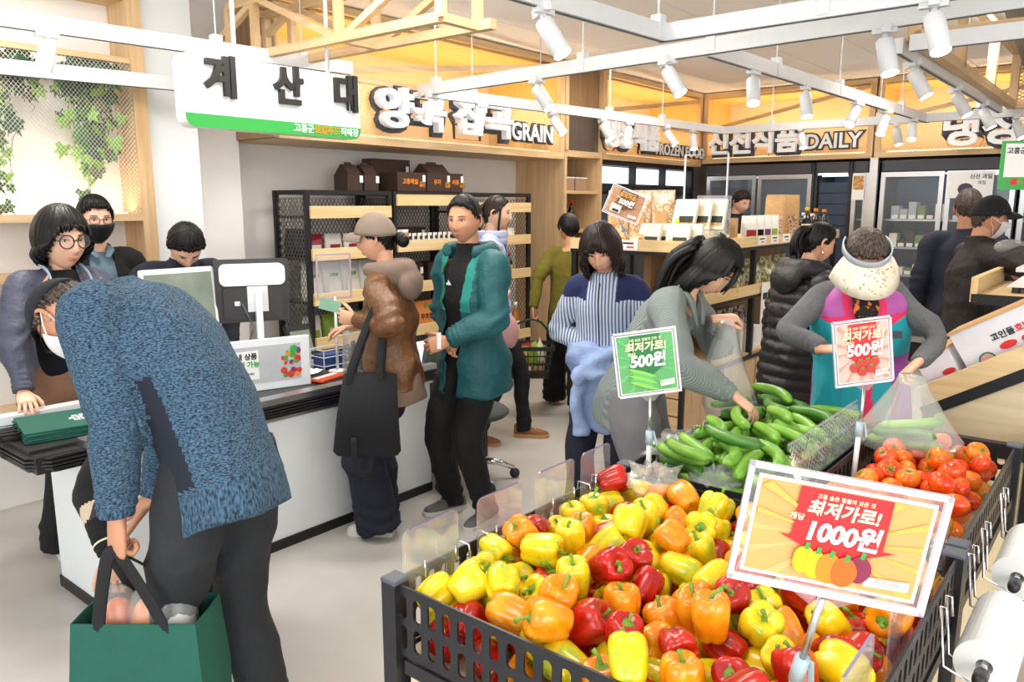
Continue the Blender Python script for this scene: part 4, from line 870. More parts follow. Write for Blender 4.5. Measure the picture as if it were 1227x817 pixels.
bg_ = empty('shellfish_bag', W(2.665, 3.26, .763), ROT, 'clear bag of dark shellfish on the belt under a reaching hand', 'bag')
sh = MB(); sh.sm = True; rnd = random.Random(8)
for k in range(140):
    x, y, z = rnd.uniform(-.058, .058), rnd.uniform(-.035, .035), .012 + .17 * rnd.random()
    sh.ell((x, y, z), (.016, .013, .009), 7, 5, Matrix.Rotation(rnd.uniform(0, 3), 3, 'X') @ Matrix.Rotation(rnd.uniform(0, 3), 3, 'Z'))
stuff(sh.build('shellfish', mat('shellfish', '#4a4640', .35, var=.5, vscale=40), bg_))
b_ = MB(); b_.sm = True
b_.loft([[(w_ * math.cos(t) * (1 + .05 * math.sin(5 * t + i)), d * math.sin(t), z) for t in [2 * math.pi * k / 20 for k in range(20)]] for i, (w_, d, z) in enumerate(((.06, .04, .002), (.085, .055, .03), (.085, .055, .12), (.08, .05, .2), (.085, .03, .29), (.07, .012, .34)))], True)
b_.build('bag_film', M['bag_film'], bg_)
# folded green bags on the counter end with black straps
M['green_bag'] = mat('green_nonwoven', '#17594a', 0.75, var=0.06, bump=0.15, bscale=250)
M['strap'] = mat('black_webbing', '#17181a', 0.8, bump=0.2, bscale=300)
for k in range(5):
    f = empty('folded_green_bag', W(1.21, 3.42, .757 + .009 * k), ROT - .2 + .05 * (k % 2), '%s dark green bag from the bottom of the folded pile on the counter end' % ORD[k], 'bag', 'folded green bags')
    MB().box((0.03, 0, .0045), (.32, .30, .0085)).build('bag_fold', M['green_bag'], f, bevel=.002)
    MB().tube([(-.13, -.05, .004), (-.2, -.04, .0), (-.225, -.03, -.06 - .01 * k), (-.215, .03, -.09 - .01 * k), (-.2, .06, .0), (-.13, .05, .004)], .007, 6, flat=.4).build('strap', M['strap'], f, smooth=True)
    if k == 4:
        for i in range(3): text('lettering', ('고흥군', '로컬푸드', '직매장')[i], .03, M['white_plastic'], f, (.10, .02 - .035 * i, .0105), mx=Matrix.Rotation(R(-90), 4, 'X'), bold=.02)
ch = empty('swivel_chair', W(3.39, 3.08, 0), ROT + .55, 'swivel chair with chrome star base and castors by the belt end', 'office chair')
for k in range(5):
    t = k * R(72); MB().tube([(.04 * math.cos(t), .04 * math.sin(t), .13), (.16 * math.cos(t), .16 * math.sin(t), .11), (.26 * math.cos(t), .26 * math.sin(t), .065)], [.024, .02, .014], 8).build('foot_arm', M['chrome'], ch, smooth=True)
    MB().lathe([(.03, -.012), (.032, 0), (.03, .012)], 14).xf(Matrix.Translation((.265 * math.cos(t), .265 * math.sin(t), .033)) @ Matrix.Rotation(t, 4, 'Z') @ Matrix.Rotation(R(90), 4, 'X')).build('castor', M['black_plastic'], ch, smooth=True)
MB().lathe([(.03, .1), (.028, .4)], 14).build('gas_column', M['black_metal'], ch, smooth=True)
sd = MB(); sd.sm = True; sd.ell((0, 0, .44), (.24, .23, .05), 20, 8); sd.build('seat', mat('grey_green_seat', '#3c4540', .8), ch)
sd = MB(); sd.sm = True; sd.ell((0, .24, .72), (.21, .04, .20), 18, 8); sd.build('backrest', mat('grey_green_back', '#3c4540', .8), ch); MB().bar((0, .2, .42), (0, .27, .65), .05, .015).build('back_bracket', M['black_metal'], ch)
# ------------------------------------------------------------------ slotted black crates on plywood tables
def slot_wall(mb, p, d, up, length, h, nrm, t=0.006, pitch=0.044, rows=2, sw=0.0125, sh=0.029, m0=0.012):
    """panel from p along unit d, height h along up, punched with rows of upright stadium slots"""
    p, d, up, nrm = Vector(p), Vector(d), Vector(up), Vector(nrm)
    n = max(1, int(length / pitch)); cw = length / n; ch = (h - 2 * m0) / rows; K = 16
    def P(u, v, s): return p + d * u + up * v + nrm * s
    for s0, s1 in ((0, m0), (h - m0, h)):
        q = [P(0, s0, 0), P(length, s0, 0), P(length, s1, 0), P(0, s1, 0), P(0, s0, t), P(length, s0, t), P(length, s1, t), P(0, s1, t)]
        mb.add(q, [(0, 1, 2, 3), (7, 6, 5, 4), (0, 4, 5, 1), (3, 2, 6, 7), (0, 3, 7, 4), (1, 5, 6, 2)])
    for i in range(n):
        for j in range(rows):
            cx, cy = cw * (i + .5), m0 + ch * (j + .5); outer = []; inner = []
            for k in range(K):
                a = 2 * math.pi * (k + .5) / K; ca, sa = math.cos(a), math.sin(a)
                f = min(cw / 2 / max(abs(ca), 1e-6), ch / 2 / max(abs(sa), 1e-6)); outer.append((cx + ca * f, cy + sa * f))
                inner.append((cx + sw * ca, cy + sw * sa + (sh - sw) * (1 if sa > 0 else -1)))
            # square corners
            for k in range(K):
                u, v = outer[k]
                if abs(abs(u - cx) - cw / 2) < cw * .14 and abs(abs(v - cy) - ch / 2) < ch * .2: outer[k] = (cx + math.copysign(cw / 2, u - cx), cy + math.copysign(ch / 2, v - cy))
            vs = [P(u, v, 0) for u, v in outer] + [P(u, v, 0) for u, v in inner] + [P(u, v, t) for u, v in outer] + [P(u, v, t) for u, v in inner]
            fs = []
            for k in range(K):
                q = (k + 1) % K; fs += [(k, q, K + q, K + k), (2 * K + k, 3 * K + k, 3 * K + q, 2 * K + q), (K + k, K + q, 3 * K + q, 3 * K + k)]
            mb.add(vs, fs)
    return mb
ZR, ZBt = 0.82, 0.645
def crate_table(name, label, a0, a1, b0, b1, ztop=ZR, legs=True):
    r = empty(name, W((a0 + a1) / 2, (b0 + b1) / 2, 0), ROT, label, 'produce stand')
    la, lb = (a1 - a0) / 2, (b1 - b0) / 2; h = ztop - ZBt
    for (p, d, ln, nr) in (((-la + .02, -lb, ZBt), (1, 0, 0), 2 * la - .04, (0, 1, 0)), ((-la + .02, lb, ZBt), (1, 0, 0), 2 * la - .04, (0, -1, 0)), ((-la, -lb + .02, ZBt), (0, 1, 0), 2 * lb - .04, (1, 0, 0)), ((la, -lb + .02, ZBt), (0, 1, 0), 2 * lb - .04, (-1, 0, 0))):
        slot_wall(MB(), p, d, (0, 0, 1), ln, h, nr).build('slotted_wall', M['crate_black'], r)
    for x in (-la, la):
        for y in (-lb, lb):
            MB().box((x * .982, y * .982, ztop / 2), (.045, .045, ztop)).build('corner_post', M['crate_black'], r)
            MB().box((x * .982, y * .982, ztop + .005), (.05, .05, .012)).build('post_cap', M['grey_cap'], r, bevel=.003)
    MB().box((0, 0, ZBt - .012), (2 * la - .05, 2 * lb - .05, .02)).build('deck', M['ply'], r)
    for y in (-lb * .985, lb * .985): MB().box((0, y, ZBt - .022), (2 * la - .1, .025, .034)).build('apron', M['crate_black'], r); MB().box((0, y * .97, .327), (2 * la - .1, .018, .574)).build('side_panel', M['ply'], r)
    for x in (-la * .985, la * .985): MB().box((x, 0, ZBt - .022), (.025, 2 * lb - .1, .034)).build('apron', M['crate_black'], r); MB().box((x * .97, 0, .327), (.018, 2 * lb - .1, .574)).build('side_panel', M['ply'], r)
    return r
crate_table('pepper_crate_stand', 'slotted black crate stand full of bell peppers in the foreground', 1.12, 2.11, 0.28, 1.28)
crate_table('cucumber_crate_stand', 'slotted black crate stand of cucumbers behind the peppers', 2.16, 3.22, 0.75, 1.28)
crate_table('tomato_crate_stand', 'slotted black crate stand of tomatoes at the right', 2.16, 3.24, 0.29, 0.735)
# ------------------------------------------------------------------ vegetables
def pepper_mesh(name, m, lobes, seed, hgt=1.0):
    mb = MB(); mb.sm = True; rnd = random.Random(seed); N = 28; rings = []
    prof = [(0.02, -.78), (.22, -.90), (.45, -.97), (.68, -.90), (.80, -.72), (.88, -.45), (.95, -.1), (1.0, .25), (.99, .52), (.90, .74), (.72, .88), (.48, .86), (.28, .74), (.08, .68)]
    ph = [rnd.uniform(.9, 1.08) for _ in range(lobes)]; tw = rnd.uniform(-.2, .2)
    for r, z in prof:
        ring = []
        for k in range(N):
            a = 2 * math.pi * k / N; l = a * lobes / (2 * math.pi); i = int(l) % lobes; f = l - int(l)
            g = abs(math.sin(math.pi * f)) ** .6; dep = .80 + .20 * g; s = (ph[i] * g + (1 - g))
            zz = z * hgt + (.07 * g if z > .6 else (-.06 * g if z < -.6 else 0))
            aa = a + tw * z
            ring.append((r * dep * s * math.cos(aa), r * dep * s * math.sin(aa), zz))
        rings.append(ring)
    mb.loft(rings); return mb.mesh(name, m)
def stem_mesh(name, m, seed):
    mb = MB(); mb.sm = True; rnd = random.Random(seed); c = rnd.uniform(.1, .45)
    mb.tube([(0, 0, .60), (0, 0, .80), (c * .25, 0, 1.0), (c * .7, .0, 1.2), (c * 1.3, .03, 1.32)], [.22, .105, .085, .09, .125], 8)
    mb.loft([[(r * (1 + .25 * (k % 2)) * math.cos(2 * math.pi * k / 10), r * (1 + .25 * (k % 2)) * math.sin(2 * math.pi * k / 10), z) for k in range(10)] for r, z in ((.10, .88), (.24, .80), (.34, .83), (.33, .80), (.1, .72))])
    return mb.mesh(name, m)
def pepper_mat(name, c, c2=None, amt=.62):
    return mix_mat(name, c, c2 or c, 'noise', 1.2, lo=.44, hi=amt, rough=.22)
PM = {'yellow': [pepper_mat('yellow_pepper_skin', '#f2cf0c', '#f5da2a'), pepper_mat('yellow_pepper_green_blush', '#f0d016', '#a9bf2c', .66)], 'orange': [pepper_mat('orange_pepper_skin', '#f28a0c', '#f5a31c')], 'red': [pepper_mat('red_pepper_skin', '#c21a12', '#a8130f'), pepper_mat('red_pepper_dark_blush', '#c4200f', '#6d2a12', .8)]}
M['stem_green'] = mat('pepper_stem', '#6f9a2e', .5, var=.2, vscale=2)
for k in list(PM):
    for m in PM[k]: m.node_tree.nodes['Principled BSDF'].inputs['Coat Weight'].default_value = .25
PK = {k: [pepper_mesh('pepper_body', m, 3 + (i + j) % 2, 10 * j + i + len(k), 1.0 + .12 * ((i + j) % 3)) for j, m in enumerate(PM[k] * (2 if len(PM[k]) < 3 else 1)) for i in range(2)] for k in PM}
SK = [stem_mesh('pepper_stem', M['stem_green'], s) for s in range(5)]
def settle(n, rad, x0, x1, y0, y1, zfloor, rnd, tries=26, heap=0.0, samples=None):
    """drop spheres one after another into the lowest free hollow"""
    pts = []; rs = []
    out = []
    for k in range(n):
        r = rad * rnd.uniform(.9, 1.1); best = None
        P_ = np.array(pts) if pts else np.zeros((0, 3)); R_ = np.array(rs)
        for t in range(tries):
            x, y = rnd.uniform(x0 + r, x1 - r), rnd.uniform(y0 + r, y1 - r); z = zfloor + r
            if len(pts):
                dd = (P_[:, 0] - x) ** 2 + (P_[:, 1] - y) ** 2; s2 = ((R_ + r) * .93) ** 2; mk = dd < s2
                if mk.any(): z = max(z, float((P_[mk, 2] + np.sqrt(s2[mk] - dd[mk])).max()))
            u, v = (2 * (x - x0) / (x1 - x0) - 1), (2 * (y - y0) / (y1 - y0) - 1)
            cost = z + heap * max(u * u, v * v)
            if best is None or cost < best[0]: best = (cost, x, y, z)
        pts.append(best[1:]); rs.append(r); out.append((best[1], best[2], best[3], r))
    return out
rnd = random.Random(42)
def zone(a, b):
    if b > 1.05: return 'along the left rim with the clear dividers'
    if a < 1.38: return 'along the near slotted wall'
    if b < .5: return 'along the right rim near the bag rolls'
    if a > 1.85: return 'toward the cucumbers'
    return 'in the middle of the heap'
for (x, y, z, r) in settle(250, .0435, 1.129, 2.10, .289, 1.271, ZBt, rnd, 26, .03):
    col = rnd.choices(['yellow', 'orange', 'red'], [58, 18, 24])[0]
    if y < .55 and x > 1.6: col = rnd.choices(['yellow', 'orange', 'red'], [3, 2, 5])[0]
    k = rnd.randrange(len(PK[col]))
    tilt = rnd.choice([rnd.uniform(0, 1.0), rnd.uniform(.8, 1.9)])
    q = (Matrix.Rotation(rnd.uniform(0, 6.28), 4, 'Z') @ Matrix.Rotation(tilt, 4, 'X') @ Matrix.Rotation(rnd.uniform(0, 6.28), 4, 'Z')).to_euler()
    o = inst(PK[col][k], 'bell_pepper', W(x, y, z), q, None, (r, r, r))
    tag(o, '%s bell pepper, %s row from near wall, %s column from left rim, %s layer' % (col, ORD[min(11, int((x - 1.129) / .971 * 12))], ORD[min(11, int((1.271 - y) / .982 * 12))], 'bottom' if z < .71 else 'middle' if z < .78 else 'top'), 'bell pepper', '%s bell peppers in the crate' % col)
    inst(SK[rnd.randrange(5)], 'stem', (0, 0, 0), (0, 0, rnd.uniform(0, 6)), o)
# tomatoes
def tomato_mesh(name, m, seed):
    mb = MB(); mb.sm = True; rnd = random.Random(seed); L = rnd.choice([5, 6, 7]); rings = []
    for i in range(13):
        t = math.pi * (i + .15) / 12.3; r, z = math.sin(t), -math.cos(t) * .8
        if i > 10: z -= .10 * (i - 10)
        rings.append([(r * (1 + .035 * math.cos(L * a) * (i / 12)) * math.cos(a), r * (1 + .035 * math.cos(L * a) * (i / 12)) * math.sin(a), z) for a in [2 * math.pi * k / 22 for k in range(22)]])
    mb.loft(rings); return mb.mesh(name, m)
TM = [mix_mat('tomato_skin_red', '#d8340c', '#e8601a', 'noise', 1.0, lo=.4, hi=.65, rough=.18), mix_mat('tomato_skin_orange', '#ea6412', '#ef8a22', 'noise', 1.0, lo=.4, hi=.65, rough=.18), mix_mat('tomato_skin_turning', '#e58a1e', '#a88a1e', 'noise', .9, lo=.4, hi=.7, rough=.2)]
TK = [tomato_mesh('tomato_body', m, i) for i, m in enumerate(TM * 2)]
cal = MB(); cal.sm = True
for k in range(6):
    a = k * R(60); cal.tube([(0, 0, .62), (.25 * math.cos(a), .25 * math.sin(a), .68), (.5 * math.cos(a + .1), .5 * math.sin(a + .1), .66)], [.06, .06, .015], 5, flat=.4)
cal.tube([(0, 0, .6), (.02, 0, .78)], [.06, .05], 6); CALM = cal.mesh('calyx', M['stem_green'])
for (x, y, z, r) in settle(92, .040, 2.19, 3.21, .315, .70, .69, rnd, 24, .03):
    k = rnd.choices(range(6), [3, 3, 1, 3, 3, .6])[0]
    zn = 'near the pepper crate' if x < 2.5 else ('under the filled bag' if y > .5 and x > 2.6 else 'by the right rim' if y < .48 else 'at the far end')
    o = inst(TK[k], 'tomato', W(x, y, z), (rnd.uniform(-1.2, 1.2), rnd.uniform(-1.2, 1.2), rnd.uniform(0, 6)), None, (r, r, r))
    cn = ('red', 'orange', 'half ripe')[k % 3]
    tag(o, '%s tomato, %s row from pepper crate, %s column from right rim, %s layer' % (cn, ORD[min(11, int((x - 2.19) / 1.02 * 12))], ORD[min(5, int((y - .315) / .385 * 6))], 'bottom' if z < .745 else 'top'), 'tomato', '%s tomatoes in the crate' % cn)
    inst(CALM, 'calyx', (0, 0, 0), (0, 0, 0), o)
td = MB().box((0, 0, .667), (1.0, .38, .04)).build('raised_deck', M['ply'], bpy.data.objects['tomato_crate_stand'])
# cucumbers: bent tubes, dropped the same way with a string of samples
CM = [mix_mat('cucumber_skin', '#5f9a2f', '#8fbf4a', 'noise', 6, (1, 8, 8), lo=.35, hi=.7, rough=.35), mix_mat('cucumber_skin_dark', '#2f6424', '#5c8f38', 'noise', 6, (1, 8, 8), lo=.35, hi=.7, rough=.35)]
def cuke(bend, m, tip):
    mb = MB(); mb.sm = True; L = .115; pts = []; rad = []
    for i in range(13):
        t = i / 12 * 2 - 1; pts.append((L * t, bend * (t * t - .33), 0)); rad.append(.0195 * (1 - abs(t) ** 6) ** .5 * (1 - .12 * max(0, t)) + .0015)
    mb.tube(pts, rad, 12); return mb.mesh('cucumber_body', m), [(L * t, bend * (t * t - .33)) for t in (-.92, -.6, -.3, 0, .3, .6, .92)]
CK = [cuke(b, CM[i % 3 == 2], 0) for i, b in enumerate((0, .018, .034, -.022, .045, -.034))]
stm = MB(); stm.sm = True; stm.tube([(.112, 0, 0), (.125, 0, .002)], [.007, .004], 6); 
CP = []; placed = []
for n in range(96):
    best = None; arr = np.array(placed) if placed else np.zeros((0, 3))
    for t in range(24):
        k = rnd.randrange(6); th = rnd.gauss(.9, .8); x, y = rnd.uniform(2.22, 3.16), rnd.uniform(.80, 1.23)
        ca, sa = math.cos(th), math.sin(th); pts = [(x + u * ca - v * sa, y + u * sa + v * ca) for u, v in CK[k][1]]
        if any(not (2.19 < p < 3.19 and .785 < q < 1.25) for p, q in pts): continue
        z = .715
        for p, q in pts:
            if len(arr):
                dd = (arr[:, 0] - p) ** 2 + (arr[:, 1] - q) ** 2; mk = dd < .038 ** 2
                if mk.any(): z = max(z, float((arr[mk, 2] + np.sqrt(.038 ** 2 - dd[mk])).max()))
        c = z + .05 * abs((y - 1.0) / .23) ** 2 * .4 + .01 * (x > 2.7)
        if best is None or c < best[0]: best = (c, k, x, y, z, th, pts)
    if best is None: continue
    _, k, x, y, z, th, pts = best; placed += [(p, q, z) for p, q in pts]
    o = inst(CK[k][0], 'cucumber', W(x, y, z), (rnd.uniform(-.12, .12), rnd.uniform(-.10, .10), ROT + th), None)
    bn = 'straight' if k == 0 else ('bent' if k in (4, 5, 2) else 'slightly bent'); zn = 'toward the pepper crate' if x < 2.6 else 'toward the far wall of the crate'
    tag(o, '%s green cucumber, %s row from pepper crate, %s from left rim, %s layer' % (bn, ORD[min(11, int((x - 2.2) / .98 * 12))], ORD[min(7, int((1.25 - y) / .47 * 8))], 'bottom' if z < .735 else 'middle' if z < .78 else 'top'), 'cucumber', '%s cucumbers in the crate' % bn)
    inst(bpy.data.meshes.get('cucumber_stem') or stm.mesh('cucumber_stem', M['stem_green']), 'stem', (0, 0, 0), (0, 0, 0), o)
MB().box((0, 0, .676), (1.0, .47, .038)).build('raised_deck', M['ply'], bpy.data.objects['cucumber_crate_stand'])
# ------------------------------------------------------------------ clear dividers, hooks, lattice divider
def rail_panel(label, pl, pr, b, h):
    p, q = atb(*pl, b), atb(*pr, b); w_ = (q - p).length; mid = (p + q) / 2
    r = empty('clear_divider', (mid.x, mid.y, ZR - .06), ROT, label, 'divider'); hh = h + .06
    MB().prism([(x, y + hh / 2) for x, y in rrect(w_, hh, .02)], -.002, .002, XZ).build('acrylic_sheet', M['acrylic'], r)
    MB().prism([(x * 1.0, y + hh - .003) for x, y in ((-w_ / 2 + .02, 0), (w_ / 2 - .02, 0), (w_ / 2 - .02, .003), (-w_ / 2 + .02, .003))], -.0022, .0022, XZ).build('polished_edge', mat('lilac_edge', '#8f86a8', .2), r)
    for x in (-w_ * .28, w_ * .28): MB().tube([(x, -.03, .10), (x, -.032, .06), (x, .004, .055), (x, .006, -.0)], .0025, 6).build('wire_clip', M['chrome'], r, smooth=True)
for k, (pl, pr) in enumerate((((484, 640), (547, 640)), ((573, 600), (624, 600)), ((643, 560), (687, 560)), ((697, 545), (730, 545)))):
    rail_panel('%s clear divider from the near corner on the left rim of the pepper crate' % ORD[k], pl, pr, 1.262, .115)
for k, a_ in enumerate((1.20, 1.52, 1.86)):
    r = empty('clear_divider', W(a_ + .1, .305, ZR - .06), ROT, '%s clear divider from the front on the right rim of the pepper crate' % ORD[k], 'divider')
    MB().prism([(x, y + .085) for x, y in rrect(.2, .17, .02)], -.002, .002, XZ).build('acrylic_sheet', M['acrylic'], r)
    MB().box((0, 0, .1695), (.16, .0045, .003)).build('polished_edge', bpy.data.materials['lilac_edge'], r)
ld = empty('lattice_divider', W(2.70, .748, ZR - .08), ROT, 'clear lattice divider leaning between cucumbers and tomatoes', 'divider')
lm = lattice(MB(), -.36, .36, 0.0, .21, .03, .005, 0.0, 'x', .7); [lm.box((0, 0, z), (.72, .008, .006)) for z in (.0, .07, .14, .21)]
lm.xf(Matrix.Rotation(R(-14), 4, 'X')); stuff(lm.build('lattice_sheet', M['acrylic'], ld))
for k, a_ in enumerate((1.40, 1.95, 2.75)):
    r = empty('wire_hook', W(a_, 1.28, ZR), ROT, '%s chrome wire hook from the front on the left crate rims' % ORD[k], 'hook', 'hooks on the left rims')
    MB().tube([(-.04, -.035, -.03), (-.04, -.03, .012), (-.04, .012, .014), (-.04, .018, -.05), (.04, .018, -.05), (.04, .012, .014), (.04, -.03, .012), (.04, -.035, -.03)], .003, 6).build('wire', M['chrome'], r, smooth=True)
# produce-bag rolls on wire brackets on the right rim
def bag_roll(label, a0, a1, b, z, rad):
    r = empty('bag_roll', W((a0 + a1) / 2, b, z), ROT, label, 'bag roll'); L = (a1 - a0) / 2
    T = Matrix.Rotation(R(90), 4, 'Y')
    mb = MB(); mb.sm = False; mb.lathe([(rad * .28, -L), (rad, -L), (rad, L), (rad * .28, L), (rad * .28, -L)], 32, cap=False); mb.xf(T); mb.build('film_roll', mat('milky_roll', (.82, .84, .83), .35, bump=.06, bscale=40), r)
    MB().tube([(-L - .07, 0, 0), (L + .05, 0, 0)], .007, 8).build('spindle', M['chrome'], r, smooth=True)
    MB().lathe([(.012, -L - .075), (.015, -L - .06), (.015, -L - .03)], 14).xf(T).build('end_knob', M['black_plastic'], r, smooth=True)
    for x in (-L - .02, L + .03):
        MB().tube([(x - .03, .28 - b - .035, ZR - z - .03), (x - .03, .28 - b - .03, ZR - z + .014), (x - .03, .26 - b, ZR - z + .014), (x - .03, .245 - b, ZR - z - .12), (x - .02, .0, -.03), (x, 0, -.009), (x + .02, 0, -.03), (x + .03, .245 - b, ZR - z - .12), (x + .03, .26 - b, ZR - z + .014), (x + .03, .28 - b - .03, ZR - z + .014), (x + .03, .28 - b - .035, ZR - z - .03)], .0032, 6).build('wire_bracket', M['chrome'], r, smooth=True)
    return r
bag_roll('nearer white roll of produce bags on a wire bracket at the lower right', 1.82, 2.10, .175, .70, .06)
bag_roll('farther white roll of produce bags on the right rim', 2.34, 2.62, .175, .70, .06)
# ------------------------------------------------------------------ price signs in clear sleeves on stands
M['sleeve'] = clear('clear_sleeve', (.9, .88, .92), .10, .1, .7)
def price_sign(label, bl, br, tl, Yl, Yr, design, foot=None, thick=.008, rim=.011):
    p, q = aty(*bl, Yl), aty(*br, Yr); t = aty(*tl, Yl); ex = (q - p).normalized(); u = t - p; ez = (u - ex * u.dot(ex)).normalized(); ey = ez.cross(ex)
    w_, h = (q - p).length, u.length
    mx = Matrix.Identity(4)
    for i in range(3): mx[i][0], mx[i][1], mx[i][2] = ex[i], ey[i], ez[i]
    c = (p + q) / 2; mx.translation = c
    r = empty('price_sign', (0, 0, 0), 0, label, 'price sign'); r.matrix_world = mx
    MB().box((0, 0, h / 2), (w_ - 2 * rim, thick * .5, h - 2 * rim)).build('paper', M['paper'], r)
    MB().prism([(x, y + h / 2) for x, y in rrect(w_, h, .012)], -thick * .6, thick * .6, XZ).build('sleeve', M['sleeve'], r)
    mb = MB()
    for x0, x1, z0, z1 in ((-w_ / 2, w_ / 2, 0, rim * .5), (-w_ / 2, w_ / 2, h - rim * .5, h), (-w_ / 2, -w_ / 2 + rim * .5, 0, h), (w_ / 2 - rim * .5, w_ / 2, 0, h)): mb.span(x0, x1, -thick * .65, thick * .65, z0, z1)
    mb.build('sleeve_rim', mat('milky_rim', (.78, .76, .82), .3), r)
    k = [0]
    W_, H_ = w_ - 2.6 * rim, h - 2.6 * rim
    def flat(nm, poly, m):      # poly in -0.5..0.5 units of the printed area
        k[0] += 1; y = -thick * .27 - .00035 * k[0]
        MB().prism([(x * W_, z * H_) for x, z in poly], -y, -y + .0003, Matrix.Translation((0, 0, h / 2)) @ XZ).build(nm, m, r)
    def txt(body, x, z, s, m, **kw):
        k[0] += 1; y = -thick * .27 - .00035 * k[0]
        text('lettering', body, s * H_, m, r, (x * W_, y, h / 2 + z * H_), extrude=.0001, **kw)
    design(flat, txt)
    if foot is not None:
        f = mx.inverted() @ Vector(foot); top = Vector((0, .0, -.004))
        MB().tube([top, top.lerp(f, .35)], .006, 10).build('upper_pole', M['steel'], r, smooth=True); MB().tube([top.lerp(f, .33), f], .009, 10).build('lower_pole', M['white_metal'], r, smooth=True)
        MB().tube([top.lerp(f, .30), top.lerp(f, .42)], .0125, 10).build('pole_collar', M['grey_blue'], r, smooth=True)
        MB().bar(top.lerp(f, .31) + Vector((.014, -.002, 0)), top.lerp(f, .43) + Vector((.026, -.002, 0)), .008, .006).build('clamp_lever', M['grey_blue'], r)
        MB().prism([(-w_ * .22, .012), (w_ * .22, .012), (.012, -.02), (-.012, -.02)], -.006, .006, XZ).build('sleeve_holder', M['sleeve'], r)
    return r
M['grey_blue'] = mat('pale_blue_plastic', '#a9bcc2', .4)
def disc(x, z, rx, rz, n=18, lob=0): return [(x + rx * math.cos(2 * math.pi * k / n) * (1 + lob * math.cos(3 * 2 * math.pi * k / n)), z + rz * math.sin(2 * math.pi * k / n)) for k in range(n)]
RECT = [(-.5, -.5), (.5, -.5), (.5, .5), (-.5, .5)]
def arrow(w0, w1, z0, z1): return [(-w0, .5), (-w0, z0), (-w1, z0 + .0), (0, z1), (w1, z0), (w0, z0), (w0, .5)]
YEL = mat('sign_yellow', '#e3a238', .5); YEL2 = mat('sign_yellow_ray', '#e8b254', .5); CRM = mat('print_cream', '#fbf3c4', .5)
GRN = mat('sign_green', '#3bb054', .5); GRN2 = mat('sign_green_ray', '#58c46c', .5); DGR = mat('sign_dark_green', '#1f7a44', .5)
PNK = mat('sign_pink', '#e79d8b', .5); PNK2 = mat('sign_pink_ray', '#f0c3b4', .5); BRN = mat('sign_brown', '#b5793f', .5); BRN2 = mat('sign_brown_ray', '#c48b52', .5); DBR = mat('sign_dark_brown', '#6b3d22', .5)
def common(flat, txt, bg, ray, ban, price, item, top=True, nm='개당'):
    flat('print_ground', RECT, bg)
    for k in range(14):
        a = R(-180 + 26 * k); c, s = math.cos(a), math.sin(a); c2, s2 = math.cos(a + .12), math.sin(a + .12)
        f = min(.5 / max(abs(c), 1e-3), .5 / max(abs(s), 1e-3)); f2 = min(.5 / max(abs(c2), 1e-3), .5 / max(abs(s2), 1e-3))
        flat('print_ray', [(c * .2, s * .2), (c * f * .99, s * f * .99), (c2 * f2 * .99, s2 * f2 * .99)], ray)
    flat('print_arrow', [(-.27, .5), (-.27, -.04), (-.34, -.04), (0, -.26), (.34, -.04), (.27, -.04), (.27, .5)], ban)
    txt('고흥 숨은 명물의 모든 것', 0, .42, .055, CRM, bold=.015)
    txt('최저가로!', 0, .285, .18, CRM if ban != DBR else YEL, bold=.035, shear=.12)
    txt(nm, -.26, .17, .08, CRM, bold=.02); txt(price, .02, .04, .27, M['paper'], bold=.045, shear=.12, sx=.95)
    flat('print_tag', [(.2, -.43), (.46, -.41), (.46, -.31), (.2, -.33)], M['paper']); txt(item, .33, -.37, .068, M['red_ink'] if ban != DGR else DGR)
PINKPEP = mat('print_purple', '#8a2848', .4)
def d_paprika(flat, txt):
    common(flat, txt, YEL, YEL2, M['red_ink'], '1000원', '파프리카')
    for x, z, s, m in ((.16, -.27, .9, PINKPEP), (-.17, -.27, .9, M['yellow_cap']), (-.10, -.30, .9, M['yellow_cap']), (-.02, -.31, 1.0, M['orange_ink']), (.07, -.32, 1.0, mat('print_orange', '#e8681c', .4))):
        flat('printed_pepper', disc(x, z, .075 * s, .165 * s, 20, .06), m); flat('printed_stem', [(x - .012, z + .12), (x + .016, z + .12), (x + .02, z + .19), (x - .005, z + .20)], M['green_sign'])
def d_cucumber(flat, txt):
    common(flat, txt, GRN, GRN2, DGR, '500원', '백다다기')
    lc = mat('print_cucumber', '#8fd05a', .4)
    for k in range(5):
        x, z = -.04, -.16 - .055 * k; flat('printed_cucumber', [(x + u * .24 - .06, z + v * .035 - u * .09) for u, v in disc(0, 0, 1, 1, 18)], lc if k % 2 == 0 else GRN2)
def d_tomato(flat, txt):
    common(flat, txt, PNK2, PNK, M['red_ink'], '500원', '완숙토마토')
    for x, z in ((-.2, -.25), (-.08, -.18), (.06, -.17), (.2, -.17), (-.05, -.32), (.12, -.28)):
        flat('printed_tomato', disc(x, z, .09, .085), vegc[4]); flat('printed_calyx', disc(x, z + .06, .04, .015, 8), M['green_sign'])
def d_laver(flat, txt):
    common(flat, txt, BRN, BRN2, DBR, '500원', '재래김')
    flat('printed_pack', [(-.38, -.42), (-.06, -.42), (-.06, -.12), (-.38, -.12)], M['cream_pack']); flat('printed_laver', [(-.3, -.4), (-.1, -.4), (-.1, -.3), (-.3, -.3)], M['seaweed'])
price_sign('large yellow and red price sign reading 1000 over the bell peppers', (870, 690), (1105, 738), (873, 548), 1.17, 1.12, d_paprika, W(1.27, .44, ZBt), rim=.018)
price_sign('green price sign reading 500 with printed cucumbers before the grey sweater', (741, 478), (817, 468), (744, 400), 2.55, 2.55, d_cucumber, W(2.25, 1.235, ZBt))
price_sign('red and pink price sign with printed tomatoes before the visor woman', (1001, 465), (1071, 456), (1004, 386), 2.62, 2.62, d_tomato, W(2.72, .705, ZBt))
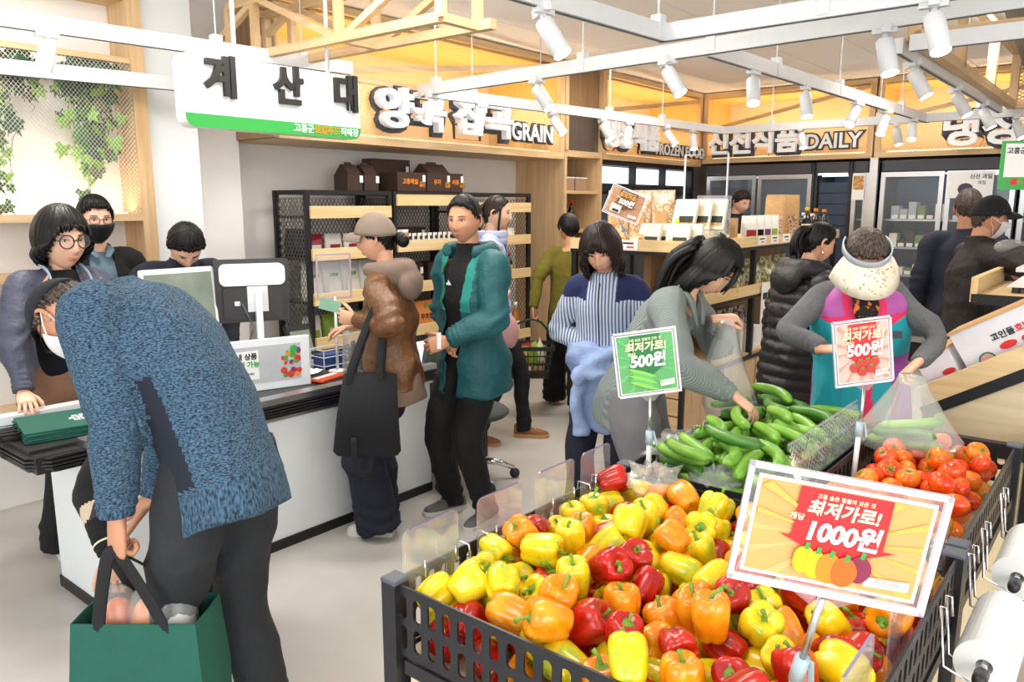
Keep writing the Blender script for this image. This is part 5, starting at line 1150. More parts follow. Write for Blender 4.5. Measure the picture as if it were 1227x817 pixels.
price_sign('tilted brown price sign on the dry goods island', (721, 253), (763, 270), (739, 221), 5.3, 5.25, d_laver, W(GA + .22, 2.93, TZ))
rs = empty('green_notice_sign', (0, 0, 0), 0, 'white notice with green border and printed vegetables at the right edge', 'sign')
p = aty(1198, 225, 4.0); rs.location = p; rs.rotation_euler = (0, 0, -.1)
MB().box((.12, 0, .11), (.26, .008, .24)).build('board', M['green_sign'], rs); MB().box((.12, -.005, .135), (.225, .002, .165)).build('sheet', M['paper'], rs)
text('lettering', '고흥군의', .034, M['black_ink'], rs, (.075, -.008, .18), bold=.02)
for k, (x, m) in enumerate(((.06, M['red_ink']), (.09, vegc[3]), (.13, M['red_ink']), (.18, vegc[3]))): MB().ell((x, -.006, .03), (.02, .002, .016), 10, 5).build('printed_vegetable', m, rs)
MB().tube([(.12, 0, .23), (.12, 0, 3.0 - p.z)], .004, 6).build('hanger_rod', M['white_metal'], rs)
# ------------------------------------------------------------------ slanted sweet-potato rack, scale tray, cartons at the right
rk = empty('slanted_rack', (0, 0, 0), ROT, 'slanted pine rack with black rail holding cartons at the right', 'display rack')
def slope(b): return .80 + (.70 - b) * .62          # shelf height at b
A0 = 3.92
MB().bar((A0, .74, slope(.74) + .02), (A0, -.9, slope(-.9) + .02), .03, .10).build('lip_board', M['pine_y'], rk)
MB().bar((A0, .73, slope(.73) - .055), (A0, -.9, slope(-.9) - .055), .035, .05).build('black_rail', M['black_metal'], rk)
pp = [(.68, 0), (.68, slope(.68) - .09), (-.9, slope(-.9) - .09), (-.9, 0)]
MB().prism(pp, A0 + .01, A0 + .03, Matrix(((0, 0, 1, 0), (1, 0, 0, 0), (0, 1, 0, 0), (0, 0, 0, 1)))).build('side_panel', M['ply'], rk)
MB().bar((A0 + .2, .73, slope(.73) - .02), (A0 + .2, -.9, slope(-.9) - .02), .36, .02).build('slanted_shelf', M['pine_y'], rk); MB().bar((A0 + .6, .73, slope(.73) - .02), (A0 + .6, .12, slope(.12) - .02), .42, .02).build('slanted_shelf', M['pine_y'], rk)
for b_ in (.62, -.3, -.85): MB().box((A0 + .9, b_, slope(b_) / 2 - .06), (.04, .04, slope(b_) - .12)).build('rear_leg', M['black_metal'], rk)
bf = empty('low_plywood_stand', (0, 0, 0), ROT, 'black framed plywood stand beyond the tomato crate', 'display stand')
for q in ((3.46, 3.50, .22, .64, .70, .76), (3.46, 3.50, .22, .28, 0, .70)): MB().span(*q).build('frame_bar', M['black_metal'], bf)
MB().span(3.47, 3.49, .28, .64, .02, .70).build('plywood_panel', M['ply'], bf)
MB().span(3.46, 3.80, -.6, .215, .70, .76).build('frame_bar', M['black_metal'], bf); MB().span(3.47, 3.80, -.6, .215, .0, .70).build('plywood_panel', M['ply'], bf)
def carton(label, a, b, w_, d, h, txts=True):
    r = empty('potato_carton', (0, 0, 0), 0, label, 'carton', 'sweet potato cartons'); th = math.atan(.62)
    # local x runs down-right along -b up the slope, local y away, local z square to the slope
    ex = (-EB * math.cos(th) + Vector((0, 0, math.sin(th)))).normalized(); ey = EA.copy(); ez = ex.cross(ey)
    mx = Matrix.Identity(4)
    for i in range(3): mx[i][0], mx[i][1], mx[i][2] = ex[i], ey[i], ez[i]
    mx.translation = W(a, b, slope(b) - .0) + ez * .004; r.matrix_world = mx
    MB().box((w_ / 2, d / 2, h / 2), (w_, d, h)).build('carton_body', M['carton_white'], r, bevel=.002)
    MB().box((w_ / 2, d / 2, h + .006), (w_ + .01, d + .01, .012)).build('folded_edge', M['kraft'], r)
    if txts:
        for i, (s, m) in enumerate((('고인돌', M['black_ink']), ('호박', M['red_ink']), ('고구마', M['black_ink']))): text('lettering', s, .036, m, r, (w_ * .42 + .085 * i, -.003, h * .62), bold=.03)
        for i in range(3):
            MB().prism(disc(w_ * .42 + .09 * i, h * .40, .036, .017, 14), .001, .003, XZ).build('printed_potato', M['red_ink'], r)
        text('lettering', '맛있는 꿀고구마', .024, M['black_ink'], r, (w_ * .62, -.003, h * .2), bold=.03)
        MB().prism(disc(w_ * .2, h * .26, .036, .036, 20), .001, .002, XZ).build('seal_ring', mat('seal_green', '#2c7a68', .5), r); MB().prism(disc(w_ * .2, h * .26, .028, .028, 20), .002, .003, XZ).build('seal_face', mat('seal_pink', '#e2a79b', .5), r)
    return r
M['carton_white'] = mat('white_corrugated_board', (.74, .74, .77), .6, var=.03)
carton('white carton with red sweet potato print and round seal on the rack', A0 + .05, .545, .46, .30, .22)
carton('white carton with red print partly hidden behind the vest woman', A0 + .05, .70, .15, .30, .17, False)
carton('opened white carton with brown edge behind the printed carton', A0 + .42, .66, .3, .28, .17, False)
for k in range(2):
    MB().prism(disc(.05 + .06 * k, .045 + .03 * k, .03, .014, 12), .001, .003, XZ).build('printed_potato', M['red_ink'], bpy.data.objects['potato_carton.001'])
tr = empty('scale_shelf', (0, 0, 0), ROT, 'pine edged black shelf under the white scale at the right', 'shelf')
for q in ((4.35, 5.2, -.6, .62, 1.235, 1.25),): MB().span(*q).build('shelf_board', M['pine_y'], tr)
MB().span(4.33, 4.35, -.6, .645, 1.20, 1.25).build('black_edge', M['black_metal'], tr); MB().span(4.33, 5.2, .62, .65, 1.21, 1.33).build('side_board', M['pine'], tr)
for a_, b_ in ((4.4, -.55), (5.15, -.55), (5.15, .6)): MB().span(a_ - .02, a_ + .02, b_ - .02, b_ + .02, 0, 1.234).build('post', M['black_metal'], tr)
sc_ = empty('weighing_scale', W(4.62, .36, 1.25), ROT - R(90), 'white weighing scale carrying a bag of fruit at the right edge', 'scale')
MB().prism([(-.16, .03), (.16, .03), (.16, .085), (-.10, .085)], -.15, .15, XZ).build('scale_body', M['white_plastic'], sc_); MB().box((.02, 0, .115), (.30, .28, .022)).build('weighing_pan', M['white_metal'], sc_, bevel=.004); MB().box((.02, 0, .0945), (.1, .1, .018)).build('pan_support', M['grey_cap'], sc_)
for x, y in ((-.12, -.11), (.12, -.11), (-.12, .11), (.12, .11)): MB().lathe([(.02, 0), (.02, .03)], 10, (x, y, 0)).build('foot', M['black_plastic'], sc_)
MB().box((.05, -.151, .055), (.12, .002, .03)).build('print_panel', M['cream_pack'], sc_)
yb = empty('yellow_tray', W(4.62, .30, 1.377), ROT, 'yellow tray on the scale pan', 'tray'); mb = MB(); mb.sm = True; mb.lathe([(.08, 0), (.10, .01), (.105, .035), (.09, .03)], 20); mb.build('tray_body', M['yellow_cap'], yb)
fb = empty('fruit_bag', W(4.62, .30, 1.412), ROT, 'clear bag of orange fruit with a green tie on the scale', 'bag')
for k in range(4): mb = MB(); mb.sm = True; mb.ell((.05 * math.cos(k * 1.57), .05 * math.sin(k * 1.57), .04), (.038, .038, .036), 14, 8); mb.build('fruit', TM[1], fb)
mb = MB(); mb.sm = True; mb.loft([[(w_ * math.cos(t), w_ * math.sin(t), z) for t in [2 * math.pi * k / 18 for k in range(18)]] for w_, z in ((.07, 0), (.1, .03), (.095, .075), (.05, .12), (.012, .15), (.03, .18), (.055, .21))], True); mb.build('bag_film', M['bag_film'], fb)
MB().lathe([(.014, .145), (.014, .158)], 10).build('tie', M['green_sign'], fb)
# loose plastic bags lying in the crates and a filled one
def crumple(name, label, loc, rx, ry, rz_, seed, m=None, lift=.0):
    r = empty(name, loc, ROT, label, 'plastic bag'); rnd = random.Random(seed); mb = MB(); mb.sm = True; rings = []
    for i in range(13):
        t = math.pi * i / 12; ring = []
        for k in range(28):
            a = 2 * math.pi * k / 28
            n = mnoise.noise(Vector((math.cos(a) * 2.2 + seed, math.sin(a) * 2.2, t * 2.2))) * .55 + mnoise.noise(Vector((math.cos(a) * 5 + seed, math.sin(a) * 5, t * 5))) * .3
            s = 1 + n; ring.append((rx * s * math.sin(t) * math.cos(a), ry * s * math.sin(t) * math.sin(a), rz_ * (1 - math.cos(t)) * .5 * (1 + n * .8)))
        rings.append(ring)
    mb.loft(rings); mb.build('bag_film', m or M['bag_film'], r); return r
crumple('crumpled_bag', 'crumpled white plastic bag lying on the peppers near the cucumbers', W(2.03, 1.10, .80), .085, .075, .085, 3)
crumple('flat_bag', 'clear plastic bag draped over the near end of the cucumbers', W(2.27, 1.0, .775), .10, .08, .06, 9)
crumple('draped_bag', 'clear bag lying over the left rim of the cucumber crate', W(2.50, 1.25, .80), .17, .10, .045, 14)
fbm = empty('filled_cucumber_bag', W(2.98, .60, .80), ROT, 'clear bag of cucumbers hanging from the hand of the vest woman above the tomatoes', 'bag')
mb = MB(); mb.sm = True; rnd = random.Random(3)
mb.loft([[(w_ * math.cos(t) * (1 + .10 * math.sin(3 * t + 2 * z)) + dx, d * math.sin(t) * (1 + .12 * math.sin(4 * t + 9 * z)), z) for t in [2 * math.pi * k / 30 for k in range(30)]] for w_, d, z, dx in ((.05, .07, .005, 0), (.12, .15, .02, 0), (.125, .165, .06, 0), (.10, .13, .11, 0), (.065, .085, .19, 0), (.04, .05, .25, 0), (.03, .04, .285, 0))], True)
mb.build('bag_film', M['bag_film'], fbm)
for k, (x, y, z, t) in enumerate(((0, -.02, .035, 1.2), (.03, .03, .04, 1.9), (-.03, .0, .075, 1.4), (.02, -.01, .10, 2.1))): inst(CK[k][0], 'cucumber', (x, y, z), (.1, .1, t), fbm)
# ------------------------------------------------------------------ people: one jointed figure maker
V = lambda *a: np.array(a, float)
def nrm(v): v = np.asarray(v, float); return v / (np.linalg.norm(v) + 1e-9)
def rotv(v, ax, ang):
    ax = nrm(ax); return v * math.cos(ang) + np.cross(ax, v) * math.sin(ang) + ax * np.dot(ax, v) * (1 - math.cos(ang))
def ik(a, c, l1, l2, pole):
    """elbow or knee between a and c"""
    d = c - a; L = np.linalg.norm(d)
    if L > (l1 + l2) * .985: c = a + d / L * (l1 + l2) * .985; d = c - a; L = np.linalg.norm(d)
    u = d / L; x = (l1 * l1 - l2 * l2 + L * L) / (2 * L); hh = math.sqrt(max(l1 * l1 - x * x, 1e-6))
    p = np.asarray(pole, float); p = nrm(p - u * np.dot(p, u)); return a + u * x + p * hh, c
def smooth_path(pts, rad, n=4):
    """Catmull-Rom through the joints"""
    P = [np.asarray(p, float) for p in pts]; out = []; ro = []
    for i in range(len(P) - 1):
        p0, p1, p2, p3 = P[max(i - 1, 0)], P[i], P[i + 1], P[min(i + 2, len(P) - 1)]
        for k in range(n):
            t = k / n; out.append(.5 * ((2 * p1) + (-p0 + p2) * t + (2 * p0 - 5 * p1 + 4 * p2 - p3) * t * t + (-p0 + 3 * p1 - 3 * p2 + p3) * t ** 3)); ro.append(rad[i] * (1 - t) + rad[i + 1] * t)
    out.append(P[-1]); ro.append(rad[-1]); return out, ro
def remesh(mb, voxel, it=4):
    me = mb.mesh('shape', []); o = bpy.data.objects.new('shape', me); COL.objects.link(o)
    m = o.modifiers.new('r', 'REMESH'); m.mode = 'VOXEL'; m.voxel_size = voxel
    if it: s = o.modifiers.new('s', 'SMOOTH'); s.factor = .5; s.iterations = it
    r = realize(o); bpy.data.objects.remove(o); bpy.data.meshes.remove(me); return r
def co_of(me): a = np.empty(len(me.vertices) * 3, np.float32); me.vertices.foreach_get('co', a); return a.reshape(-1, 3).astype(float)
def no_of(me): a = np.empty(len(me.vertices) * 3, np.float32); me.vertices.foreach_get('normal', a); return a.reshape(-1, 3).astype(float)
def fc_of(me): a = np.empty(len(me.polygons) * 3, np.float32); me.polygons.foreach_get('center', a); return a.reshape(-1, 3).astype(float)
def wrinkle(P, seed, f=(9, 16, 28), a=(.5, .35, .25)):
    rs = np.random.RandomState(seed); s = np.zeros(len(P))
    for fr, am in zip(f, a):
        for k in range(3):
            d = nrm(rs.normal(size=3) * V(1, 1, 1.3)) * fr; w_ = nrm(rs.normal(size=3)) * fr * .55
            s += am / 2 * np.sin(P @ d + rs.uniform(0, 6) + 1.4 * np.sin(P @ w_ + rs.uniform(0, 6)))
    for k in range(4):
        d = nrm(rs.normal(size=3) * V(1, 1, 1.6)) * rs.uniform(9, 17); w_ = nrm(rs.normal(size=3)) * 7
        m_ = np.clip(np.sin(P @ (nrm(rs.normal(size=3)) * 6) + rs.uniform(0, 6)) + .25, 0, 1)
        s += .55 * m_ * (1 - 2.2 * np.abs(np.sin(P @ d + 1.1 * np.sin(P @ w_ + rs.uniform(0, 6)))))
    return s
HEADAX = V(.077, .097, .116)
def head_surf(D, feat=True):
    """points of the head for unit directions D: x right, y forward, z up"""
    p = D * HEADAX; x, y, z = p[:, 0].copy(), p[:, 1].copy(), p[:, 2].copy()
    t = np.clip((-.018 - z) / .098, 0, 1); x *= 1 - .40 * t ** 1.7; y = np.where(y > 0, y * (1 + .02 * t), y * (1 - .62 * t))
    front = np.clip(D[:, 1] * 1.6, 0, 1)
    sq = np.clip(D[:, 1], 0, 1) ** 2; y -= .006 * sq * np.exp(-(x / .03) ** 2) * (z > .02)
    if feat:
        g = lambda u, c, w_: np.exp(-((u - c) / w_) ** 2)
        nz = np.interp(z, [-.052, -.044, -.030, 0, .022, .034], [0, .55, 1, .55, .15, 0])
        y += front * (.021 * nz * g(x, 0, .0115) + .006 * g(z, -.036, .010) * (g(x, .014, .008) + g(x, -.014, .008)))
        ax = np.abs(x)
        y -= front * .0095 * g(ax, .031, .017) * g(z, .006, .014)
        y += front * (.0045 * g(ax, .03, .022) * g(z, .028, .009) + .004 * g(ax, .046, .016) * g(z, -.026, .02))
        y += front * (.0065 * g(x, 0, .024) * g(z, -.067, .011) - .004 * g(x, 0, .02) * g(z, -.0675, .0022) + .006 * g(x, 0, .022) * g(z, -.1, .014))
    return np.stack([x, y, z], 1)
def dirs(th, ph):
    th, ph = np.broadcast_arrays(th, ph); return np.stack([np.sin(th) * np.sin(ph), np.sin(th) * np.cos(ph), np.cos(th)], -1)
def grid_faces(nr, nc, closed=True):
    return [(i * nc + j, (i + 1) * nc + j, (i + 1) * nc + (j + 1) % nc, i * nc + (j + 1) % nc) for i in range(nr - 1) for j in range(nc if closed else nc - 1)]
def head_parts(mb, T, glance=0.0, lips=3, eyes_open=1.0, ears=True):
    """skin head, ears, eyes, brows, lips into mb; T maps head space to figure space. material slots: 0 skin 1 eye white 2 dark 3 lips"""
    nr, nc = 52, 72; ph = np.linspace(-math.pi, math.pi, nc, endpoint=False); ph = ph - .45 * np.sin(ph); th = np.linspace(.03, math.pi - .03, nr)
    D = dirs(th[:, None], ph[None, :]).reshape(-1, 3); P = head_surf(D); mb.cur = 0; mb.sm = True
    mb.add([T(p) for p in P], grid_faces(nr, nc))
    def surf(x, z):      # front surface depth at x,z
        d = nrm(V(x / HEADAX[0], math.sqrt(max(1e-3, 1 - (x / HEADAX[0]) ** 2 - (z / HEADAX[2]) ** 2)), z / HEADAX[2])); return head_surf(d[None])[0]
    for s in (-1, 1):
        if ears:
            mb.cur = 0; pts = []
            for k in range(9):
                a = R(-100 + 235 * k / 8); pts.append(V(s * (.073 + .010 * (1 if 1 < k < 7 else .4)), -.012 - .019 * math.cos(a + .3), -.004 + .030 * math.sin(a + .3)))
            mb.tube([T(p) for p in pts], [.005, .006, .0065, .0065, .0065, .0065, .006, .007, .007], 6)
            mb.ell(T(V(s * .0735, -.010, -.006)), (1, 1, 1), 8, 6, Matrix([list(T(V(*e)) - T(V(0, 0, 0))) for e in ((.006, 0, 0), (0, .015, 0), (0, 0, .024))]).transposed())
        e = surf(s * .031, .007); c = e + V(0, -.0065, 0)
        Mx = lambda a, b, cc: Matrix([list(T(V(*q)) - T(V(0, 0, 0))) for q in ((a, 0, 0), (0, b, 0), (0, 0, cc))]).transposed()
        mb.cur = 1; mb.ell(T(c), (1, 1, 1), 12, 8, Mx(.0135, .0105, .0055 * eyes_open))
        mb.cur = 2; mb.ell(T(c + V(glance * .004, .0062, -.0005)), (1, 1, 1), 10, 6, Mx(.0055, .0052, .0052 * eyes_open))
        mb.tube([T(V(s * (.031 + q), surf(s * (.031 + q), .0115)[1] + .0015, .0125 - abs(q) * .28)) for q in (-.014, -.007, 0, .007, .014)], [.001, .0016, .002, .0018, .001], 5)
        mb.tube([T(V(s * (.031 + q), surf(s * (.031 + q), .03)[1] + .002, .030 - abs(q - .002) * .18)) for q in (-.018, -.009, 0, .009, .018)], [.0018, .003, .0034, .003, .0015], 6, flat=.6)
    mb.cur = 3
    for z, k in ((-.0635, .8), (-.0715, 1.0)):
        mb.tube([T(V(q, surf(q, z)[1] + .0005, z + .003 * abs(q) / .02 * (1 if z > -.07 else .6))) for q in (-.022, -.012, 0, .012, .022)], [.0012, .0034 * k, .0042 * k, .0034 * k, .0012], 6)
    mb.cur = 0
def hand_parts(mb, w_, d, n, right, curl=(.5, .5, .5, .5), thumb=.5, S=1.0, spread=.12):
    d = nrm(d); n = nrm(n - d * np.dot(n, d)); s = np.cross(d, n); th = s if right else -s
    rings = []
    for t, hw, ht in ((-.03, .026, .021), (0, .027, .02), (.03, .036, .017), (.065, .041, .015), (.09, .041, .0125), (.1, .036, .008)):
        c = w_ + d * t * S; rings.append([tuple(c + s * hw * S * math.cos(a) + n * (ht * S * math.sin(a))) for a in [2 * math.pi * k / 14 for k in range(14)]])
    mb.loft(rings)
    for i, (off, ln, r) in enumerate(((.030, .074, .0088), (.0105, .083, .0092), (-.0095, .077, .0088), (-.0285, .060, .0078))):
        p = w_ + (d * (.088 - .004 * abs(i - 1)) + th * off) * S; dd = nrm(d + th * (1.2 - i) * spread); pts = [p - dd * .02 * S]; rr = [r * S]; ax = np.cross(dd, n); c = curl[i]
        pts.append(p); rr.append(r * S)
        for j, (f, k) in enumerate(((.46, .8), (.30, 1.1), (.24, .8))):
            dd = rotv(dd, ax, c * k); q = pts[-1]; pts.append(q + dd * ln * f * S * .5); pts.append(q + dd * ln * f * S); rr += [r * S * (1 - .06 * j), r * S * (1.0 - .09 * j)]
        rr[-1] *= .7; mb.tube(pts, rr, 8)
    p = w_ + (d * .028 + th * .026 - n * -.004) * S; dd = nrm(d * .62 + th * .75 + n * .25 * thumb); pts = [p - dd * .018 * S, p]; rr = [.0125 * S, .0125 * S]
    for f, k in ((.036, .15), (.030, .5), (.024, .5)):
        dd = nrm(dd + (d * .45 - th * .5 + n * .45) * k * (.4 + thumb)); pts.append(pts[-1] + dd * f * S); rr.append(.0105 * S if f > .025 else .007 * S)
    mb.tube(pts, rr, 8)
SKIN = [mat('skin_light', '#e2b195', .5, var=.04, vscale=18), mat('skin_tan', '#c98f6e', .5, var=.05, vscale=18), mat('skin_mid', '#d7a283', .5, var=.04, vscale=18)]
EYEW = mat('eye_white', '#d9d3cc', .3); DARK = mat('brow_and_iris', '#1d1512', .5); LIPS = mat('lips', '#b3685c', .45)
HAIRM = {'black': mix_mat('black_hair', '#050404', '#100e0d', 'noise', 14, (9, 9, 1), lo=.35, hi=.7, rough=.46, bump=.5, bdist=.004), 'brown': mix_mat('dark_brown_hair', '#120a08', '#2a1912', 'noise', 14, (9, 9, 1), lo=.35, hi=.7, rough=.4, bump=.5, bdist=.004), 'grey': mix_mat('greying_hair', '#2a211d', '#6f6258', 'noise', 14, (9, 9, 4), lo=.35, hi=.75, rough=.5, bump=.5, bdist=.004)}
HK = [0, 35, 60, 85, 110, 145, 180]
STYLES = {  # end angle from the crown, drop below it, thickness - by direction from the face (0) to the nape (180)
    'short': ([47, 50, 64, 84, 84, 112, 124], [0] * 7, .014),
    'short_full': ([54, 56, 68, 90, 90, 116, 128], [0] * 7, .02),
    'bob': ([62, 68, 92, 100, 104, 112, 116], [.0, .01, .035, .055, .06, .06, .05], .024),
    'wave_bob': ([68, 72, 94, 102, 106, 112, 116], [.0, .02, .10, .125, .125, .12, .11], .034),
    'tied': ([46, 50, 66, 86, 92, 116, 126], [0] * 7, .012),
    'long': ([60, 62, 84, 98, 104, 114, 118], [0, .0, .03, .12, .2, .27, .29], .022)}
def hair(style, T, root, m, seed=1, extra=None):
    th_e, drop, tk = STYLES[style]; nc, nr = 96, 22; ph = np.linspace(-math.pi, math.pi, nc, endpoint=False); deg = np.abs(np.degrees(ph)); rs = np.random.RandomState(seed)
    te = np.radians(np.interp(deg, HK, th_e)); dr = np.interp(deg, HK, drop); jag = rs.uniform(-1, 1, nc); jag = (jag + np.roll(jag, 1)) / 2
    ridge = .5 * np.sin(ph * 19 + 2 * np.sin(ph * 5)) + .5 * np.sin(ph * 33 + seed)
    rows = []; te = te + jag * .035
    for i in range(nr + 1):
        f = i / nr; D = dirs(te * f + .001, ph); B = D * HEADAX; B[:, 1] = np.where((B[:, 1] < 0) & (B[:, 2] < 0), B[:, 1] * (1 + .35 * B[:, 2] / .116), B[:, 1])
        k = tk * (1 - .55 * f ** 4 * (dr < .01)) + (.0028 if max(drop) else .0042) * ridge * (.25 + f)
        rows.append(B + D * k[:, None] + V(0, 0, .004))
    if max(drop) > 0:
        last = rows[-1]; out = nrm2(last * V(1, 1, 0))
        for i in range(1, 11):
            f = i / 10; L = dr * (1 + .07 * jag) * f
            rows.append(last + V(0, 0, -1) * L[:, None] + out * ((.012 * np.sin(f * 3.0) - .016 * f * f) * (dr > .02))[:, None] + out * (.003 * ridge * f)[:, None])
    inner = rows[-1] * V(.80, .80, 1) + V(0, 0, .012); rows.append(inner)
    P = np.concatenate(rows); mb = MB(); mb.sm = True; mb.add([T(p) for p in P], grid_faces(len(rows), nc))
    # loose locks at the edge
    for k in range(0, nc, 2):
        e = rows[-2][k]; o_ = nrm(e * V(1, 1, 0)); up = rows[-4][k] if len(rows) > 4 else e; dd = nrm(e - up); L = (.018 if dr[k] < .02 else .03) * rs.uniform(.5, 1.2)
        if deg[k] < 62 and drop[0] == 0 and style in ('tied', 'short'): L *= .5
        mb.tube([T(e - dd * .02 + o_ * .001), T(e + o_ * .002), T(e + dd * L * .6 - o_ * .002), T(e + dd * L - o_ * .005)], [.005, .006, .004, .001], 5)
    for pts, rad in (extra or []):
        for q in range(14):
            j = rs.normal(size=3) * .35; a, b = smooth_path([p + j * rad * (.6 + .8 * i / len(pts)) for i, p in enumerate(pts)], [rad * x for x in np.linspace(.45, .12, len(pts))], 3)
            mb.tube([T(p) for p in a], b, 6)
    return mb.build('hair', m, root)
def nrm2(A): return A / (np.linalg.norm(A, axis=1)[:, None] + 1e-9)
class Fig: pass
def figure(label, pos, face, h=1.66, fem=False, bulk=1.0, lean=0.0, lean2=None, side=0.0, twist=0.0, pel=0.0, pfwd=0.0, head=(0, 0, 0), nod=0.0, armL=None, armR=None, feet=None, skin=0, hairstyle='short', hairm='black', hair_extra=None, group=None, sit=False, headscale=1.0, ears=True, eyes=1.0, shw=None, neck=.0, nz=.55, nl=.036):
    """builds root and body; returns joints for the clothes. arms: dict(w=wrist in world, pole=local, d=finger dir world, n=palm dir world, curl=...)"""
    f = Fig(); S = h / 1.70; f.S = S; f.fem = fem; f.bulk = bulk
    fx, fy = nrm(face)[:2]; rz = math.atan2(-fx, fy); root = empty('person', (pos[0], pos[1], 0), rz, label, 'person', group); f.root = root
    Rw = Matrix.Rotation(-rz, 3, 'Z'); f.tl = lambda w_: np.array(Rw @ (Vector(w_) - Vector((pos[0], pos[1], 0)))); f.dl = lambda w_: np.array(Rw @ Vector(w_))
    l2 = lean if lean2 is None else lean2
    d1 = nrm(V(math.sin(side), math.sin(lean), math.cos(lean) * math.cos(side))); d2 = nrm(V(math.sin(side), math.sin(l2), math.cos(l2) * math.cos(side)))
    P = V(0, pfwd, (.94 + pel) * S); Mi = P + d1 * .25 * S; N = Mi + d2 * .27 * S; r = V(math.cos(twist), math.sin(twist), 0); r = nrm(r - d2 * np.dot(r, d2))
    f.P, f.M, f.N, f.r, f.d1, f.d2 = P, Mi, N, r, d1, d2; f.f1 = nrm(np.cross(d1, V(1, 0, 0)) * 1.0); f.f1 = np.cross(V(0, 0, 1), V(1, 0, 0)); f.f1 = nrm(V(0, 1, 0) - d1 * np.dot(V(0, 1, 0), d1)); f.f2 = nrm(np.cross(d2, r)); f.f2 = f.f2 if np.dot(f.f2, f.f1) > 0 else -f.f2
    sw = (shw or (.158 if fem else .182)) * S * (.5 + .5 * bulk)
    f.sh = {s: N - d2 * .055 * S + s * r * sw for s in (-1, 1)}
    hip = {s: P + V(s * .09 * S, 0, -.03 * S) for s in (-1, 1)}; f.hip = hip
    arms = {-1: armL, 1: armR}; f.arm = {}
    for s in (-1, 1):
        A_ = arms[s] or dict(l=f.sh[s] + V(s * .06, .04, -.52 * S))
        w_ = f.tl(A_['w']) if 'w' in A_ else np.asarray(A_['l'], float)
        e, w_ = ik(f.sh[s], w_, .285 * S, .255 * S, A_.get('pole', (s * .5, -1, -.2)))
        d = f.dl(A_['d']) if 'd' in A_ else nrm(w_ - e); n = f.dl(A_['n']) if 'n' in A_ else V(-s, 0.2, 0)
        f.arm[s] = (f.sh[s], e, w_, d, n, A_.get('curl', .45), A_.get('thumb', .5))
    ft = feet or {-1: (-.10, .0, .12), 1: (.10, .0, -.12)}; f.leg = {}
    for s in (-1, 1):
        x, y, yw = ft[s][:3]; z = (ft[s][3] if len(ft[s]) > 3 else 0) + .085 * S; kn, an = ik(hip[s], V(x, y, z), .44 * S, .425 * S, ft[s][4] if len(ft[s]) > 4 else (math.sin(-yw) * .3, 1, 0)); f.leg[s] = (hip[s], kn, an, yw, ft[s][5] if len(ft[s]) > 5 else 0)
    # neck and head frame
    yaw, pit, rol = head
    nd = nrm(d2 + V(0, math.sin(l2 + nod) * .5 + neck, nz)); base = N + nd * nl * S; Hm = Matrix.Rotation(yaw, 3, 'Z') @ Matrix.Rotation(-pit, 3, 'X') @ Matrix.Rotation(rol, 3, 'Y')
    Hm = np.array(Hm); hs = (1.0 if not fem else .965) * headscale * (S ** .4); f.hs = hs
    HC = base + nd * .035 + Hm @ V(0, .028, .098 * hs); f.HC = HC; f.Hm = Hm
    f.T = lambda p: HC + Hm @ (np.asarray(p, float) * hs); T = f.T
    # body: torso, neck, limbs grown together, then head and hands
    mb = MB(); k = bulk
    mb.loft([[tuple(c + r * rx * S * k * math.cos(a) + ff * ry * S * k * math.sin(a)) for a in [2 * math.pi * q / 16 for q in range(16)]] for c, rx, ry, ff in ((P - d1 * .10 * S, .10, .08, f.f1), (P, .145, .10, f.f1), (P + d1 * .13 * S, .125, .09, f.f1), (Mi, .13, .095, f.f1), (Mi + d2 * .13 * S, .145, .10, f.f2), (N - d2 * .05 * S, .13, .075, f.f2), (N + d2 * .0, .07, .06, f.f2))])
    nk = .052 * S * (.9 if fem else 1.08)
    mb.tube([N - d2 * .05, N + nd * .02, base + nd * .03, HC + Hm @ V(0, -.022, -.04) * hs], [nk * 1.3, nk * 1.05, nk, nk * .95], 14)
    for s in (-1, 1):
        a, e, w_ = f.arm[s][:3]; q, rr = smooth_path([a - s * r * .05, a, a * .5 + e * .5, e, e * .5 + w_ * .5, w_], [.036 * S, .038 * S, .038 * S, .033 * S, .032 * S, .026 * S], 3); mb.tube(q, rr, 10)
        hp, kn, an = f.leg[s][:3]; q, rr = smooth_path([hp, hp * .5 + kn * .5, kn, kn * .6 + an * .4, an], [.085 * S, .075 * S, .055 * S, .055 * S, .036 * S], 3); mb.tube(q, rr, 10)
        mb.ell(an + V(-math.sin(f.leg[s][3]), math.cos(f.leg[s][3]), 0) * .04 * S - V(0, 0, .052 * S), (.03, .03, .028), 8, 6)
    me = remesh(mb, .012 * S, 3); C = co_of(me); fcs = [tuple(p.vertices) for p in me.polygons]; bpy.data.meshes.remove(me)
    b = MB(); b.sm = True; b.add([tuple(c) for c in C], fcs)
    head_parts(b, T, ears=ears, eyes_open=eyes)
    for s in (-1, 1):
        a, e, w_, d, n, c, tb_ = f.arm[s]; c = (c,) * 4 if not hasattr(c, '__len__') else c; hand_parts(b, w_, d, n, s > 0, c, tb_, S * (.94 if fem else 1.02))
    f.body = b.build('body', [SKIN[skin], EYEW, DARK, LIPS], root)
    if hairstyle: f.hair = hair(hairstyle, T, root, HAIRM[hairm], abs(hash(label)) % 1 + len(label), hair_extra)
    return f
def tcoord(f, Pn):
    """height along the spine (0 hip .. 1 neck), sideways, frontways for an array of points"""
    L1, L2 = np.linalg.norm(f.M - f.P), np.linalg.norm(f.N - f.M); q = Pn - f.M
    up = (q @ f.d2) > 0; t2 = .5 + (q @ f.d2) / L2 * .5; t1 = .5 + (q @ f.d1) / L1 * .5
    t = np.where(up, t2, t1); return t, np.where(up, q @ f.r, q @ f.r), np.where(up, q @ f.f2, q @ f.f1)
